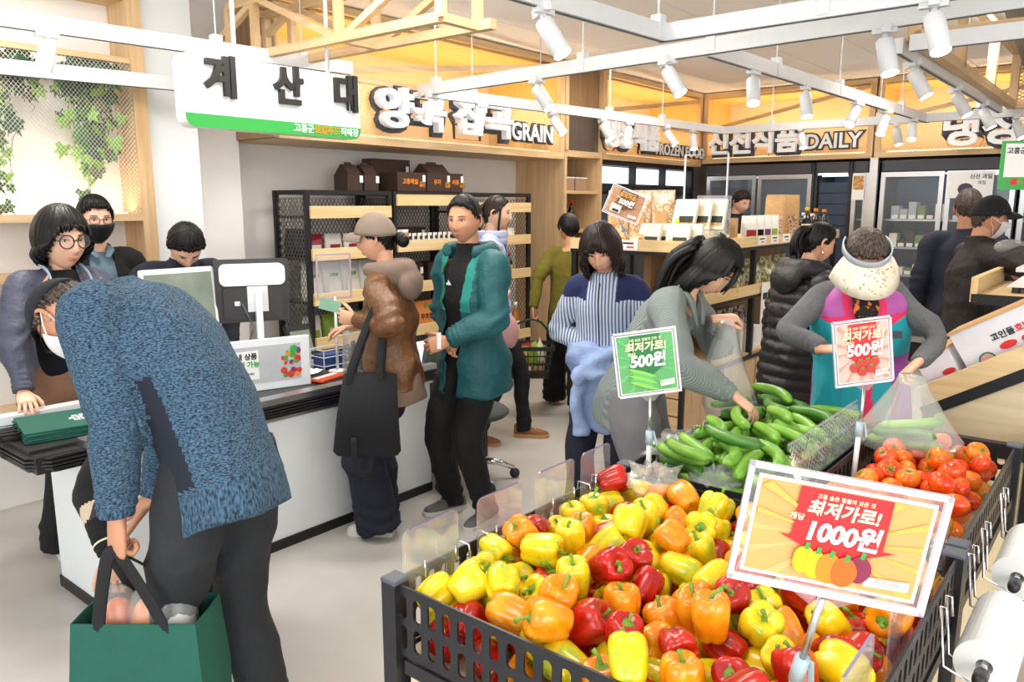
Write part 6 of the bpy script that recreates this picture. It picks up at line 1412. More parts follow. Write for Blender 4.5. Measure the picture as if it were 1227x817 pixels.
def seg_d(Pn, a, b): d = b - a; t = np.clip(((Pn - a) @ d) / (d @ d), 0, 1); return np.linalg.norm(Pn - a - t[:, None] * d, axis=1), t
def on_arm(f, Pn, tr=.155):
    """True where a point belongs to a sleeve; second value: 0 shoulder .. 2 wrist"""
    out = np.zeros(len(Pn), bool); ts = np.zeros(len(Pn)); best = np.full(len(Pn), 9.)
    for s in (-1, 1):
        a, e, w_ = f.arm[s][:3]; d1, t1 = seg_d(Pn, a, e); d2, t2 = seg_d(Pn, e, w_); d = np.minimum(d1, d2); tt = np.where(d1 < d2, t1, 1 + t2)
        side = (Pn - f.M) @ f.r * s; tq = tcoord(f, Pn)[0]; out_ = (d < .085 * f.S) & ((side > tr * f.S) | (tt > .75)); upd = d < best; ts = np.where(upd, tt, ts); best = np.where(upd, d, best); out |= out_
    return out, ts
def garment(f, name, mats, sections, sleeves=None, collar=None, voxel=.011, wr=.005, seed=1, zones=None, cut=None, quilt=0, it=4, extra=None, cuff_t=1.0, split=None, legs=None, wf=(9, 16, 28)):
    """sections: (height along spine in m from the hip, half width, front depth, back depth); sleeves: five radii"""
    S = f.S; mb = MB(); rings = []; K = 22; k = f.bulk
    for t, rx, rf, rb in sections or []:
        t *= S
        if t <= 0: c = f.P + (f.d1 * .35 + V(0, 0, .65)) * t; ff = f.f1; dd = f.d1
        elif t < .25 * S: c = f.P + f.d1 * t; ff = nrm(f.f1 * (1 - t / .25 / S * .5) + f.f2 * (t / .25 / S * .5))
        else: c = f.M + f.d2 * (t - .25 * S); ff = f.f2
        kk = k if t < .44 * S else .5 + .5 * k
        ring = []
        for q in range(K):
            a = 2 * math.pi * q / K; ca, sa = math.cos(a), math.sin(a); ca = math.copysign(abs(ca) ** .85, ca); sa_ = math.copysign(abs(sa) ** .85, sa)
            ring.append(tuple(c + f.r * rx * S * kk * ca + ff * (rf if sa > 0 else rb) * S * kk * sa_))
        rings.append(ring)
    if rings: mb.loft(rings)
    if sleeves:
        for s in (-1, 1):
            a, e, w_ = f.arm[s][:3]; end = e + (w_ - e) * cuff_t
            q, rr = smooth_path([a - s * f.r * .09 * S + f.d2 * .005, a - f.d2 * .006, a * .5 + e * .5, e, e * .5 + end * .5, end], [sleeves[0] * S * .84] + [x * S * .9 for x in sleeves], 4); mb.tube(q, rr, 14)
    if legs:
        for s in (-1, 1):
            hp, kn, an = f.leg[s][:3]; top = hp + V(-s * .01, 0, .05 * S); end = an - V(0, 0, .045 * S)
            q, rr = smooth_path([top, hp * .6 + kn * .4, kn, kn * .5 + end * .5, end], [x * S * (.86, .95, 1, 1, 1)[i] for i, x in enumerate(legs[:5])], 4); mb.tube(q, rr, 16)
    if extra: extra(mb)
    me = remesh(mb, voxel * S, it); C = co_of(me); Nn = no_of(me)
    w_ = wrinkle(C, seed, wf) * wr
    if sleeves:
        oa, ts = on_arm(f, C); w_ += np.where(oa, np.exp(-((ts - 1) / .22) ** 2) * np.sin(C @ V(3, 40, 75) + 2 * np.sin(C @ V(11, 9, 14))) * wr * .5 + np.exp(-((ts - 1.85) / .2) ** 2) * np.sin(ts * 60 + C @ V(20, 9, 0)) * wr * .3, 0)
    if legs:
        for s in (-1, 1):
            d, t = seg_d(C, f.leg[s][1], f.leg[s][2]); w_ += np.where(d < .12, np.exp(-((t - .95) / .2) ** 2) * np.sin(C[:, 2] * 95 + 2.5 * np.sin(C[:, 0] * 20 + C[:, 1] * 14)) * wr * .6, 0)
    if quilt:
        t = tcoord(f, C)[0]; oa, ts = on_arm(f, C); ph = np.where(oa, ts * .27, t * .52) / quilt * math.pi; w_ += .012 * (np.abs(np.sin(ph)) - .6)
    C = C + Nn * w_[:, None]; me.vertices.foreach_set('co', C.astype(np.float32).ravel())
    ml = mats if isinstance(mats, (list, tuple)) else [mats]
    me.materials.clear()
    for m in ml: me.materials.append(m)
    me.polygons.foreach_set('use_smooth', [True] * len(me.polygons)); me.update()
    fc = fc_of(me)
    if zones is not None: me.polygons.foreach_set('material_index', np.asarray(zones(f, fc), np.int32))
    if cut is not None:
        bad = cut(f, fc); bm = bmesh.new(); bm.from_mesh(me); bm.faces.ensure_lookup_table(); bmesh.ops.delete(bm, geom=[bm.faces[i] for i in np.nonzero(bad)[0]], context='FACES')
        bed = [e for e in bm.edges if e.is_boundary]; bv = list({v for e in bed for v in e.verts})
        for _ in range(14): bmesh.ops.smooth_vert(bm, verts=bv, factor=.5, use_axis_x=True, use_axis_y=True, use_axis_z=True)
        bm.to_mesh(me); bm.free()
    o = bpy.data.objects.new(name, me); COL.objects.link(o); o.parent = f.root
    if cut is not None: so = o.modifiers.new('thickness', 'SOLIDIFY'); so.thickness = .008; so.offset = -1
    return o
JACKET = [(-.17, .198, .165, .165), (0, .188, .152, .158), (.14, .168, .135, .13), (.28, .175, .138, .135), (.40, .172, .12, .125), (.46, .145, .10, .11), (.50, .10, .085, .09), (.535, .072, .075, .075), (.56, .068, .072, .07)]
KNIT = [(-.10, .172, .135, .145), (0, .168, .13, .14), (.14, .155, .12, .118), (.28, .163, .128, .122), (.40, .160, .11, .115), (.46, .13, .088, .1), (.505, .082, .07, .075), (.53, .068, .066, .066)]
WAIST = [(-.12, .142, .105, .12), (-.03, .148, .105, .12), (.06, .138, .098, .10), (.10, .13, .092, .095)]
def trousers(f, m, legs=(.10, .088, .068, .062, .06), wr=.005, seed=3, name='trousers', **k): return garment(f, name, m, WAIST, legs=legs, wr=wr, seed=seed, **k)
def shoes(f, m, sole, kind='sneaker', laces=None, toe=None):
    S = f.S
    for s in (-1, 1):
        an, yw, pit = f.leg[s][2], f.leg[s][3], f.leg[s][4]; mx = Matrix.Translation(Vector(an) - Vector((0, 0, .085 * S))) @ Matrix.Rotation(yw, 4, 'Z') @ Matrix.Translation((0, -.05, 0)) @ Matrix.Rotation(-pit, 4, 'X') @ Matrix.Translation((0, .05, 0))
        prof = [(-.075, .026, .075), (-.06, .033, .085), (-.02, .034, .085), (.03, .036, .072), (.08, .042, .052), (.125, .043, .042), (.16, .034, .034), (.178, .016, .024)]
        u = MB(); u.sm = True; u.loft([[(w_ * S * math.cos(a), y * S, .012 * S + max(0, math.sin(a)) ** .8 * z * S + min(0, math.sin(a)) * .0) for a in [2 * math.pi * q / 16 for q in range(16)]] for y, w_, z in prof]); u.xf(mx)
        sh_ = u.build('shoe', m, f.root)
        b = MB(); b.loft([[(w_ * S * 1.07 * math.cos(a), y * S * 1.03, (.024 if math.sin(a) > 0 else 0) * S) for a in [2 * math.pi * (q + .5) / 16 for q in range(16)]] for y, w_, z in prof]); b.xf(mx); b.build('sole', sole, sh_)
        if laces is not None:
            for q in range(4): MB().tube([(-.018 * S, (.04 + .018 * q) * S, (.078 - .008 * q) * S), (.018 * S, (.048 + .018 * q) * S, (.078 - .008 * q) * S)], .0035, 5).xf(mx).build('lace', laces, sh_)
        if toe is not None:
            c = MB(); c.sm = True; c.loft([[(w_ * 1.05 * S * math.cos(a), y * S, .014 * S + max(0, math.sin(a)) ** .8 * z * 1.06 * S) for a in [2 * math.pi * q / 16 for q in range(16)]] for y, w_, z in ((.118, .043, .042), (.14, .041, .042), (.16, .035, .036), (.181, .015, .024))]); c.xf(mx); c.build('toe_cap', toe, sh_)
def cap(f, m, brim=True, th=80, vis=.085, name='cap', tilt=0.0, brim_m=None, off=.017):
    T = f.T; nc, nr = 48, 12; ph = np.linspace(-math.pi, math.pi, nc, endpoint=False); mb = MB(); mb.sm = True; rows = []
    te = np.radians(np.interp(np.abs(np.degrees(ph)), [0, 60, 120, 180], [th - 14, th - 4, th + 6, th + 8]))
    for i in range(nr + 1): D = dirs(te * i / nr + .001, ph); rows.append(D * (HEADAX + V(off, off, off + .006)))
    rows.append(rows[-1] * V(.93, .93, 1)); mb.add([T(p) for p in np.concatenate(rows)], grid_faces(len(rows), nc)); o = mb.build(name, m, f.root)
    if brim:
        b = MB(); b.sm = True; e = rows[nr]; vs = []; n = 21
        for u in range(n):
            a = R(-68 + 136 * u / (n - 1)); D = dirs(np.array([np.interp(abs(math.degrees(a)), [0, 60], [R(th - 14), R(th - 4)])]), np.array([a]))[0]; base = D * (HEADAX + V(off, off, off + .006)) * V(.985, .985, 1)
            for t, dz in ((0, .0), (.35, .002), (.7, -.004), (1, -.016)): vs.append(base + V(0, 1, 0) * vis * t * math.cos(a * 1.15) + V(math.sin(a) * .012 * t, 0, dz - .010 * t * math.sin(a) ** 2 - tilt * t * .03))
        n4 = len(vs); vs2 = vs + [v - V(0, 0, .004) for v in vs]; fs = []
        for u in range(n - 1):
            for t in range(3): q = u * 4 + t; fs += [(q, q + 4, q + 5, q + 1), (n4 + q, n4 + q + 1, n4 + q + 5, n4 + q + 4)]
            fs += [(u * 4 + 3, u * 4 + 7, n4 + u * 4 + 7, n4 + u * 4 + 3)]
        b.add([T(v) for v in vs2], fs); b.build('brim', brim_m or m, o)
    return o
def mask(f, m):
    T = f.T; ph = np.radians(np.linspace(-72, 72, 25)); rows = []
    for th in np.radians(np.linspace(97, 157, 12)):
        D = dirs(np.full(25, th), ph); B = head_surf(D, False) + D * .012; B[:, 1] += .012 * np.cos(ph) ** 6 * math.exp(-((math.degrees(th) - 104) / 10) ** 2); rows.append(B)
    mb = MB(); mb.sm = True; mb.add([T(p) for p in np.concatenate(rows)], grid_faces(12, 25, False))
    o = mb.build('mask', m, f.root); so = o.modifiers.new('thickness', 'SOLIDIFY'); so.thickness = .003
    for s in (-1, 1):
        for r0 in (1, 9):
            e = rows[r0][24 if s > 0 else 0]; MB().tube([T(e), T(e * .5 + V(s * .078, -.02, .0) * .5 + V(s * .006, 0, 0)), T(V(s * .083, -.03, .005 if r0 == 1 else -.03))], .0018, 5).build('ear_loop', M['white_plastic'] if m is not MASKB else m, o)
    return o
def glasses(f, m, r_=.022, thick=.0022, lens=None, square=False):
    T = f.T; o = None; mb = MB(); mb.sm = True
    for s in (-1, 1):
        pts = []
        for k in range(21):
            a = 2 * math.pi * k / 20; ca, sa = math.cos(a), math.sin(a)
            if square: ca, sa = math.copysign(abs(ca) ** .5, ca), math.copysign(abs(sa) ** .6, sa) * .72
            pts.append(V(s * .033 + r_ * ca, .104 - .006 * abs(s * .033 + r_ * ca) / .05, .004 + r_ * sa))
        mb.tube([T(p) for p in pts], thick, 6, False)
        mb.tube([T(V(s * (.033 + r_), .097, .008)), T(V(s * .074, .06, .008)), T(V(s * .083, -.02, .006)), T(V(s * .08, -.035, -.012))], thick * .8, 6)
    mb.tube([T(V(-.012, .104, .008)), T(V(0, .108, .011)), T(V(.012, .104, .008))], thick * .9, 6)
    o = mb.build('glasses', m, f.root)
    if lens is not None:
        for s in (-1, 1): MB().add([T(V(s * .033 + r_ * .95 * math.cos(a), .1025, .004 + r_ * (.7 if square else .95) * math.sin(a))) for a in [2 * math.pi * k / 16 for k in range(16)]], [tuple(range(16))]).build('lens', lens, o)
    return o
MASKB = mat('black_mask_cloth', '#0e0f12', .8); MASKW = mat('white_mask_cloth', '#e8e8e8', .8)
def sweep_part(f, name, pts, rad, m, seg=10, flat=1.0, up=None, n=4):
    q, rr = smooth_path(pts, rad if hasattr(rad, '__len__') else [rad] * len(pts), n); mb = MB(); mb.sm = True; mb.tube(q, rr, seg, flat=flat, up=up); return mb.build(name, m, f.root)
def ring_part(f, name, t, rx, rf, rb, m, w_=.02, flat=.3, tilt=0):
    """band around the trunk at height t"""
    S = f.S; c = f.P + f.d1 * t * S if t < .25 else f.M + f.d2 * (t - .25) * S; ff = f.f1 if t < .25 else f.f2; dd = f.d1 if t < .25 else f.d2
    mb = MB(); mb.sm = True; K = 40; rings = []
    for a in [2 * math.pi * k / K for k in range(K + 1)]:
        p = c + f.r * rx * S * f.bulk * math.cos(a) + ff * (rf if math.sin(a) > 0 else rb) * S * f.bulk * math.sin(a); o = nrm(f.r * math.cos(a) + ff * math.sin(a)); rings.append([tuple(p + dd * w_ * u + o * .006 * v) for u, v in ((-1, 0), (-.7, 1), (.7, 1), (1, 0), (.7, -.6), (-.7, -.6))])
    mb.loft(rings, False); return mb.build(name, m, f.root)
for m_ in HAIRM.values(): m_.node_tree.nodes['Principled BSDF'].inputs['Specular IOR Level'].default_value = .3
# ------------------------------------------------------------------ cloth
F = {}
F['tweed'] = mix_mat('blue_tweed_knit', '#4d6e88', '#131f2d', 'noise', 140, (1, 1, 2.2), lo=.36, hi=.66, rough=.95, bump=.55, bdist=.006, detail=2)
F['rib'] = mix_mat('blue_tweed_rib', '#4a6b84', '#182838', 'noise', 170, (1, 1, .35), lo=.36, hi=.66, rough=.95, bump=.6, bdist=.006, detail=2)
F['navy_panel'] = mat('dark_navy_fleece', '#1b2230', .95, bump=.3, bscale=200)
F['charcoal'] = mat('charcoal_trousers', '#24272b', .85, var=.08, vscale=8, bump=.55, bscale=11, bdist=.03)
F['black_cloth'] = mat('black_cloth', '#0d0d10', .88, var=.1, bump=.55, bscale=12, bdist=.03)
F['navy_cloth'] = mat('navy_cloth', '#171b2a', .88, var=.1, bump=.55, bscale=12, bdist=.03)
F['leather'] = mat('brown_leather', '#6b4526', .42, var=.14, vscale=7, bump=.6, bscale=17, bdist=.03, detail=5)
F['taupe'] = mat('taupe_jersey', '#7d6a5c', .9, var=.06, bump=.2, bscale=200)
F['teal'] = mat('teal_shell', '#0f5257', .62, var=.08, vscale=6, bump=.6, bscale=12, bdist=.03, detail=4)
F['teal_light'] = mat('teal_lining', '#1c8377', .75, var=.06, vscale=9)
F['lavender'] = mat('lavender_puffer', '#a3abc9', .55, var=.04, bump=.5, bscale=22, bdist=.02)
F['olive'] = mat('olive_knit', '#686018', .92, var=.07, bump=.5, bscale=14, bdist=.025)
F['grey_rib'] = mix_mat('grey_green_ribbed_knit', '#87908d', '#77807e', 'wave', 62, (1, .55, 0), rough=.95, bump=.6, bdist=.005)
F['grey_trouser'] = mat('grey_trousers', '#77777a', .85, var=.05)
F['stripe'] = mix_mat('striped_cotton', '#c9d0de', '#5e6c8c', 'wave', 19, (1, .5, .45), lo=.45, hi=.6, rough=.85)
F['sky_blue'] = mat('pale_blue_cotton', '#9db3dd', .85, var=.05, vscale=25, bump=.6, bscale=14, bdist=.03, detail=4)
F['navy_yoke'] = mat('navy_yoke', '#1b2450', .85)
F['puffer_black'] = mat('black_padded_nylon', '#0e0e10', .55, var=.1, bump=.5, bscale=22, bdist=.02)
F['turquoise'] = mat('turquoise_softshell', '#189aa5', .7, var=.05); F['pink'] = mat('pink_softshell', '#d8285e', .7, var=.05); F['purple'] = mat('purple_softshell', '#8d3f92', .7, var=.05); F['lilac'] = mat('lilac_softshell', '#a9539c', .7, var=.05)
F['grey_knit'] = mat('grey_melange', '#5f6163', .95, var=.12, vscale=120, bump=.5, bscale=16, bdist=.025)
F['scarf'] = mix_mat('black_orange_scarf', '#15100f', '#d9701c', 'noise', 34, lo=.56, hi=.6, rough=.8)
F['staff_jacket'] = mat('grey_navy_nylon', '#434658', .55, var=.08, vscale=6, bump=.65, bscale=12, bdist=.03, detail=4)
F['apron'] = mat('brown_apron', '#70503a', .85, var=.06)
F['cap_taupe'] = mat('taupe_cap', '#7f7062', .85, var=.05); F['cap_black'] = mat('black_cap_cloth', '#101215', .85, var=.1); F['cap_navy'] = mat('dark_navy_cap', '#11151f', .85, var=.1)
F['shoe_grey'] = mat('grey_mesh_shoe', '#6d6c6a', .8, var=.1, bump=.2, bscale=200); F['sole_white'] = mat('white_rubber', '#d8d6d0', .6); F['tan_suede'] = mat('tan_suede', '#8a5a34', .9, var=.1); F['fur'] = mat('cream_fleece', '#e2d3b6', .95, bump=.5, bscale=120); F['tan_rubber'] = mat('tan_rubber', '#c09068', .7); F['silver_shoe'] = mat('silver_mesh_shoe', '#a9a7a2', .45, .3, var=.15, vscale=40)
F['collar_blue'] = mat('steel_blue_shirt', '#647a8b', .85)
F['plaid'] = mix_mat('beige_check', '#cbb9a0', '#3b3230', 'wave', 22, (.2, .2, 1), lo=.62, hi=.72, rough=.9)
def armt(*q): return q
# 1  man bent over his green bag in the foreground
p1 = figure('man in blue tweed sweater and black cap bending over a green bag', (-.80, 2.06), (-.93, .36), 1.72, bulk=1.0, lean=.46, lean2=.86, twist=.42, shw=.168, pel=.05, head=(-.02, 1.32, .05), nod=.6, nz=-1.3, nl=.10,
            armL=dict(w=aty(140, 622, 1.90), pole=(-.2, -1, .1), d=(-.05, -.05, -1), n=(.6, .8, .1), curl=1.25, thumb=1.0), armR=dict(w=aty(176, 672, 2.15), pole=(.4, -.6, .2), d=(-.85, -.1, -.4), n=(.1, .3, -1), curl=.6), feet={-1: (-.12, .10, .1), 1: (.12, -.02, -.15)}, skin=1, hairstyle='short', hairm='grey', neck=.3)
def z1(f, C):
    t, sd, fr = tcoord(f, C); oa, ts = on_arm(f, C); z = np.where((sd < -.075) & (fr > -.06) & (fr < .12 - .1 * t) & ~(oa & (ts > .45)) & (t < .5) & (t > -.1), 1, 0); z = np.where((t < -.14) & ~oa, 2, z); z = np.where(oa & (ts > 1.86), 2, z); return np.where((t > .985) & ~oa, 2, z)
garment(p1, 'sweater', [F['tweed'], F['navy_panel'], F['rib']], [(-.20, .198, .175, .17), (-.10, .195, .17, .168), (.06, .18, .16, .15), (.18, .182, .16, .148), (.30, .19, .155, .15), (.40, .18, .13, .14), (.46, .15, .105, .125), (.50, .105, .09, .10), (.54, .078, .08, .08), (.57, .073, .075, .075)], (.092, .086, .074, .07, .052), wr=0.0088, seed=2, zones=z1, voxel=.010)
trousers(p1, F['charcoal'], (.115, .105, .085, .078, .075), wr=0.0100, seed=5); shoes(p1, F['shoe_grey'], F['sole_white'])
sweep_part(p1, 'pocket_zip', [p1.P + p1.d1 * .26 - p1.r * .205 + p1.f1 * .05, p1.P + p1.d1 * .18 - p1.r * .21 + p1.f1 * .055, p1.P + p1.d1 * .10 - p1.r * .215 + p1.f1 * .06], .006, F['tweed'], 6)
cap(p1, F['cap_navy'], th=78, vis=.095, tilt=.3); mask(p1, MASKW); glasses(p1, M['black_plastic'], .023, .002, clear('glasses_lens', (.8, .85, .85), .1, .03, .8), True)
# 15 person stooping behind him
p15 = figure('person in black with a checked cuff stooping behind the man in blue tweed', (-1.14, 2.92), (-.12, -.99), 1.58, bulk=.86, lean=.75, lean2=.95, pel=-.26, head=(0, .9, 0), nod=.3, armR=dict(w=aty(131, 662, 2.28), pole=(1, .1, .25), d=(.30, -.1, -1), n=(.2, -.2, -.5), curl=.4), armL=dict(w=aty(200, 700, 2.55), pole=(-.6, 0, .5)), feet={-1: (-.10, .02, .0), 1: (.08, -.02, 0)}, hairstyle='short_full')
def z15(f, C): oa, ts = on_arm(f, C); return np.where(oa & (ts > 1.28) & (ts < 1.52), 1, 0)
garment(p15, 'jacket', [F['black_cloth'], F['plaid']], JACKET, (.075, .075, .066, .056, .042), seed=9, zones=z15); trousers(p15, F['black_cloth'], seed=8); shoes(p15, F['silver_shoe'], F['sole_white'])
a_ = p15.arm[1]; dd = nrm(a_[2] - a_[1]); sweep_part(p15, 'bracelet', [a_[2] - dd * .03 + .038 * (math.cos(t) * nrm(np.cross(dd, V(0, 0, 1))) + math.sin(t) * nrm(np.cross(dd, np.cross(dd, V(0, 0, 1))))) for t in np.linspace(0, 6.28, 14)], .004, M['cream_pack'], 6)
# 2 staff member with bob and round glasses
p2 = figure('staff member with black bob and round glasses in grey navy jacket and brown apron', (-2.15, 3.66), (.72, -.55), 1.60, True, 1.2, lean=.08, head=(.1, .10, 0), headscale=1.24, armR=dict(w=aty(28, 472, 3.3), pole=(1, -.4, -.2), d=(.5, -.6, -.35), n=(0, 0, -1), curl=.3), armL=dict(w=aty(150, 470, 3.4), pole=(-1, -.2, -.2), d=(-.2, -.9, -.3), n=(0, 0, -1)), hairstyle='bob', skin=0, nl=.0)
def open_front(w0, w1, t0=-.6): 
    def c(f, C):
        t, sd, fr = tcoord(f, C); oa, ts = on_arm(f, C); w_ = w0 + (w1 - w0) * np.clip(t, 0, 1); return (fr > .02) & (np.abs(sd) < w_) & ~(oa & (np.abs(sd) > .1)) & (t > t0) & (t < 1.2)
    return c
garment(p2, 'black_top', F['black_cloth'], KNIT, seed=4); garment(p2, 'jacket', F['staff_jacket'], JACKET, (.086, .086, .078, .07, .058), seed=12, wr=0.0100, cut=open_front(.07, .045)); trousers(p2, F['black_cloth'], (.11, .10, .09, .095, .11), seed=6); shoes(p2, F['silver_shoe'], F['sole_white'], laces=M['white_plastic'])
ap = MB(); ap.sm = True; rows = []
for t, hw in ((-.26, .23), (-.15, .23), (0, .215), (.12, .15), (.27, .12)):
    c = p2.P + (p2.d1 * t if t > 0 else V(0, 0, t)); rows.append([tuple(c + p2.r * hw * math.sin(a) * 1.0 + p2.f1 * (.195 * math.cos(a) + (.02 if t < .1 else .0))) for a in np.linspace(-1.1, 1.1, 13)])
ap.loft(rows, False, False); o = ap.build('apron', F['apron'], p2.root); so = o.modifiers.new('t', 'SOLIDIFY'); so.thickness = .006
strap_b = mat('pale_blue_strap', '#a9bccb', .7); strap_l = mat('tan_leather_tab', '#9c5b3e', .6)
for s in (-1, 1): sweep_part(p2, 'apron_strap', [p2.P + p2.d1 * .25 + p2.f1 * .19 + p2.r * s * .10, p2.P + p2.d1 * .36 + p2.f1 * .165 + p2.r * s * .095, p2.N + p2.f2 * .10 + p2.r * s * .085, p2.N + p2.d2 * .035 + p2.r * s * .08 - p2.f2 * .02], .010, strap_b, 8, .3); sweep_part(p2, 'strap_tab', [p2.P + p2.d1 * .25 + p2.f1 * .198 + p2.r * s * .10, p2.P + p2.d1 * .33 + p2.f1 * .182 + p2.r * s * .096], .012, strap_l, 8, .35)
glasses(p2, M['black_plastic'], .026, .0030, clear('round_lens', (.9, .9, .9), .06, .03, .6))
# 3 masked man behind
p3 = figure('man with black mask and thin glasses in black jacket, standing by the ivy wall', (-2.24, 4.2), (.62, -.62), 1.665, head=(0, .05, 0), skin=0, hairstyle='short_full')
garment(p3, 'shirt', F['collar_blue'], KNIT, seed=3); garment(p3, 'jacket', F['black_cloth'], JACKET, (.08, .078, .068, .06, .05), seed=14, cut=open_front(.05, .055)); trousers(p3, F['black_cloth'], seed=2); shoes(p3, F['black_cloth'], M['black_plastic']); mask(p3, MASKB); glasses(p3, M['black_plastic'], .023, .0016, None, True)
for s in (-1, 1): sweep_part(p3, 'shirt_collar', [p3.N + p3.d2 * .03 + p3.r * s * .055 + p3.f2 * .02, p3.N + p3.d2 * .01 + p3.r * s * .05 + p3.f2 * .075, p3.N - p3.d2 * .03 + p3.r * s * .02 + p3.f2 * .105], [.012, .02, .012], F['collar_blue'], 8, .4)
# 4 cashier
p4 = figure('cashier in navy jacket with head lowered behind the checkout screens', (-1.80, 4.18), (.55, -.8), 1.62, lean=.15, lean2=.32, head=(0, .95, 0), nod=.35, hairstyle='short_full', armR=dict(w=aty(200, 420, 3.85), pole=(1, -.3, -.2)), armL=dict(w=aty(275, 420, 3.9), pole=(-1, -.3, -.2)))
garment(p4, 'jacket', F['navy_cloth'], JACKET, (.085, .085, .075, .066, .055), seed=15, wr=0.0100); trousers(p4, F['black_cloth'], seed=12); shoes(p4, F['black_cloth'], M['black_plastic'])
garment(p4, 'yellow_vest_edge', mat('yellow_apron', '#d9b12a', .7), [(-.25, .19, .16, .155), (0, .187, .155, .155), (.12, .178, .147, .14)], seed=2)
# 5 woman in brown leather jacket
p5 = figure('woman in brown leather jacket and taupe cap standing at the checkout with a black tote', (-.60, 3.86), (-.96, .22), 1.58, True, 1.02, lean=.06, head=(.05, .16, 0), armL=dict(w=aty(428, 383, 3.70), pole=(-.6, -.6, -.7), d=(-.9, .1, .15), n=(-.1, .9, .1), curl=.9), armR=dict(w=aty(419, 391, 3.95), pole=(.8, -.4, -.6), d=(-.95, 0, -.25), n=(0, 0, -1), curl=.5), feet={-1: (-.10, .06, .15), 1: (.10, .16, -.1)}, skin=2, hairstyle='tied')
garment(p5, 'knit_hem', F['taupe'], [(-.20, .188, .15, .16), (-.10, .175, .135, .145), (.0, .14, .11, .12)], seed=5); garment(p5, 'leather_jacket', F['leather'], [(-.13, .198, .16, .168), (0, .19, .155, .16), (.14, .172, .14, .136), (.28, .172, .14, .135), (.40, .168, .12, .125), (.46, .14, .10, .11), (.50, .09, .08, .085)], (.085, .082, .07, .06, .05), seed=21, wr=0.0125, wf=(11, 22, 40)); trousers(p5, F['navy_cloth'], (.12, .118, .115, .122, .125), wr=0.0112, seed=7); shoes(p5, F['black_cloth'], F['sole_white'], laces=M['white_plastic'], toe=F['sole_white'])
def hood(f, m, name='hood', w_=.115, dn=.02):
    mb = MB(); mb.sm = True; q = []
    for a in np.linspace(-2.25, 2.25, 17): q.append(f.N + f.d2 * (.035 - .05 * abs(math.cos(a / 2)) * 0 - .03 * (1 - abs(a) / 2.25) - dn) + f.r * w_ * math.sin(a) * .95 - f.f2 * (.11 * math.cos(a) + .0))
    rr = [.022 + .034 * math.cos(a / 2.25 * 1.4) for a in np.linspace(-2.25, 2.25, 17)]; mb.tube(q, rr, 12, flat=1.25)
    mb.ell(f.N - f.f2 * .125 - f.d2 * .07, (1, 1, 1), 14, 10, Matrix([list(f.r * .12), list(f.f2 * .06), list(f.d2 * .09)]).transposed())
    me = remesh(mb, .01, 4); C = co_of(me); C += no_of(me) * wrinkle(C, 5)[:, None] * .006; me.vertices.foreach_set('co', C.astype(np.float32).ravel()); me.materials.append(m); me.polygons.foreach_set('use_smooth', [True] * len(me.polygons)); me.update()
    o = bpy.data.objects.new(name, me); COL.objects.link(o); o.parent = f.root; return o
hood(p5, F['taupe']); c5 = cap(p5, F['cap_taupe'], th=82, vis=.075, tilt=.2, off=.02)
T = p5.T; mb = MB(); mb.sm = True; [mb.ell(T(V(0, -.135 - .01 * k, -.02 - .012 * k)), (1, 1, 1), 10, 8, Matrix([list(p5.Hm @ V(.03, 0, 0)), list(p5.Hm @ V(0, .032, 0)), list(p5.Hm @ V(0, 0, .034))]).transposed()) for k in range(2)]; mb.build('hair_bun', HAIRM['black'], p5.root)
# 6 man in teal jacket
p6 = figure('man in open teal hooded jacket and black turtleneck standing behind the leather jacket', (-.21, 4.05), (-.68, -.70), 1.67, lean=.04, head=(.32, .08, 0), armL=dict(w=aty(537, 408, 3.80), pole=(-1, -.5, -.5), d=(-.9, -.1, -.25), n=(.2, .9, -.2), curl=.8), armR=dict(w=aty(548, 402, 3.95), pole=(1, -.4, -.6), d=(-.3, -.6, -.5)), feet={-1: (-.12, .02, .15), 1: (.13, .04, -.25)}, skin=1, hairstyle='short')
garment(p6, 'turtleneck', F['black_cloth'], [(-.12, .165, .125, .14), (.14, .158, .122, .118), (.28, .165, .13, .122), (.40, .160, .11, .115), (.46, .13, .09, .1), (.505, .082, .072, .075), (.55, .068, .068, .066), (.575, .064, .064, .062)], seed=8, wr=0.0050)
def z6(f, C): t, sd, fr = tcoord(f, C); oa, ts = on_arm(f, C); return np.where((fr > -.02) & (np.abs(sd) < .135 - .03 * (1 - t)) & (t > .45) & ~(oa & (np.abs(sd) > .14)), 1, 0)
garment(p6, 'jacket', [F['teal'], F['teal_light']], [(-.23, .222, .182, .182), (0, .204, .166, .17), (.14, .182, .15, .145), (.28, .186, .152, .148), (.40, .182, .132, .135), (.46, .155, .115, .12), (.50, .11, .10, .10), (.54, .09, .092, .09), (.565, .088, .088, .086)], (.096, .094, .085, .078, .06), seed=31, wr=0.0125, cut=open_front(.045, .085), zones=z6); hood(p6, F['teal'], w_=.125); trousers(p6, F['black_cloth'], (.108, .10, .088, .08, .07), seed=11, wr=0.0100); shoes(p6, F['shoe_grey'], F['sole_white'], laces=F['shoe_grey'])
q = p6.M + p6.d2 * .12 + p6.f2 * .142 + p6.r * .0; MB().add([tuple(q + p6.r * x + p6.d2 * y + p6.f2 * .004) for x, y in ((-.02, -.008), (.0, .018), (.006, .016), (.004, .006), (.018, .004), (.018, -.008))], [(0, 1, 2, 3, 4, 5)]).build('chest_mark', M['paper'], p6.root)
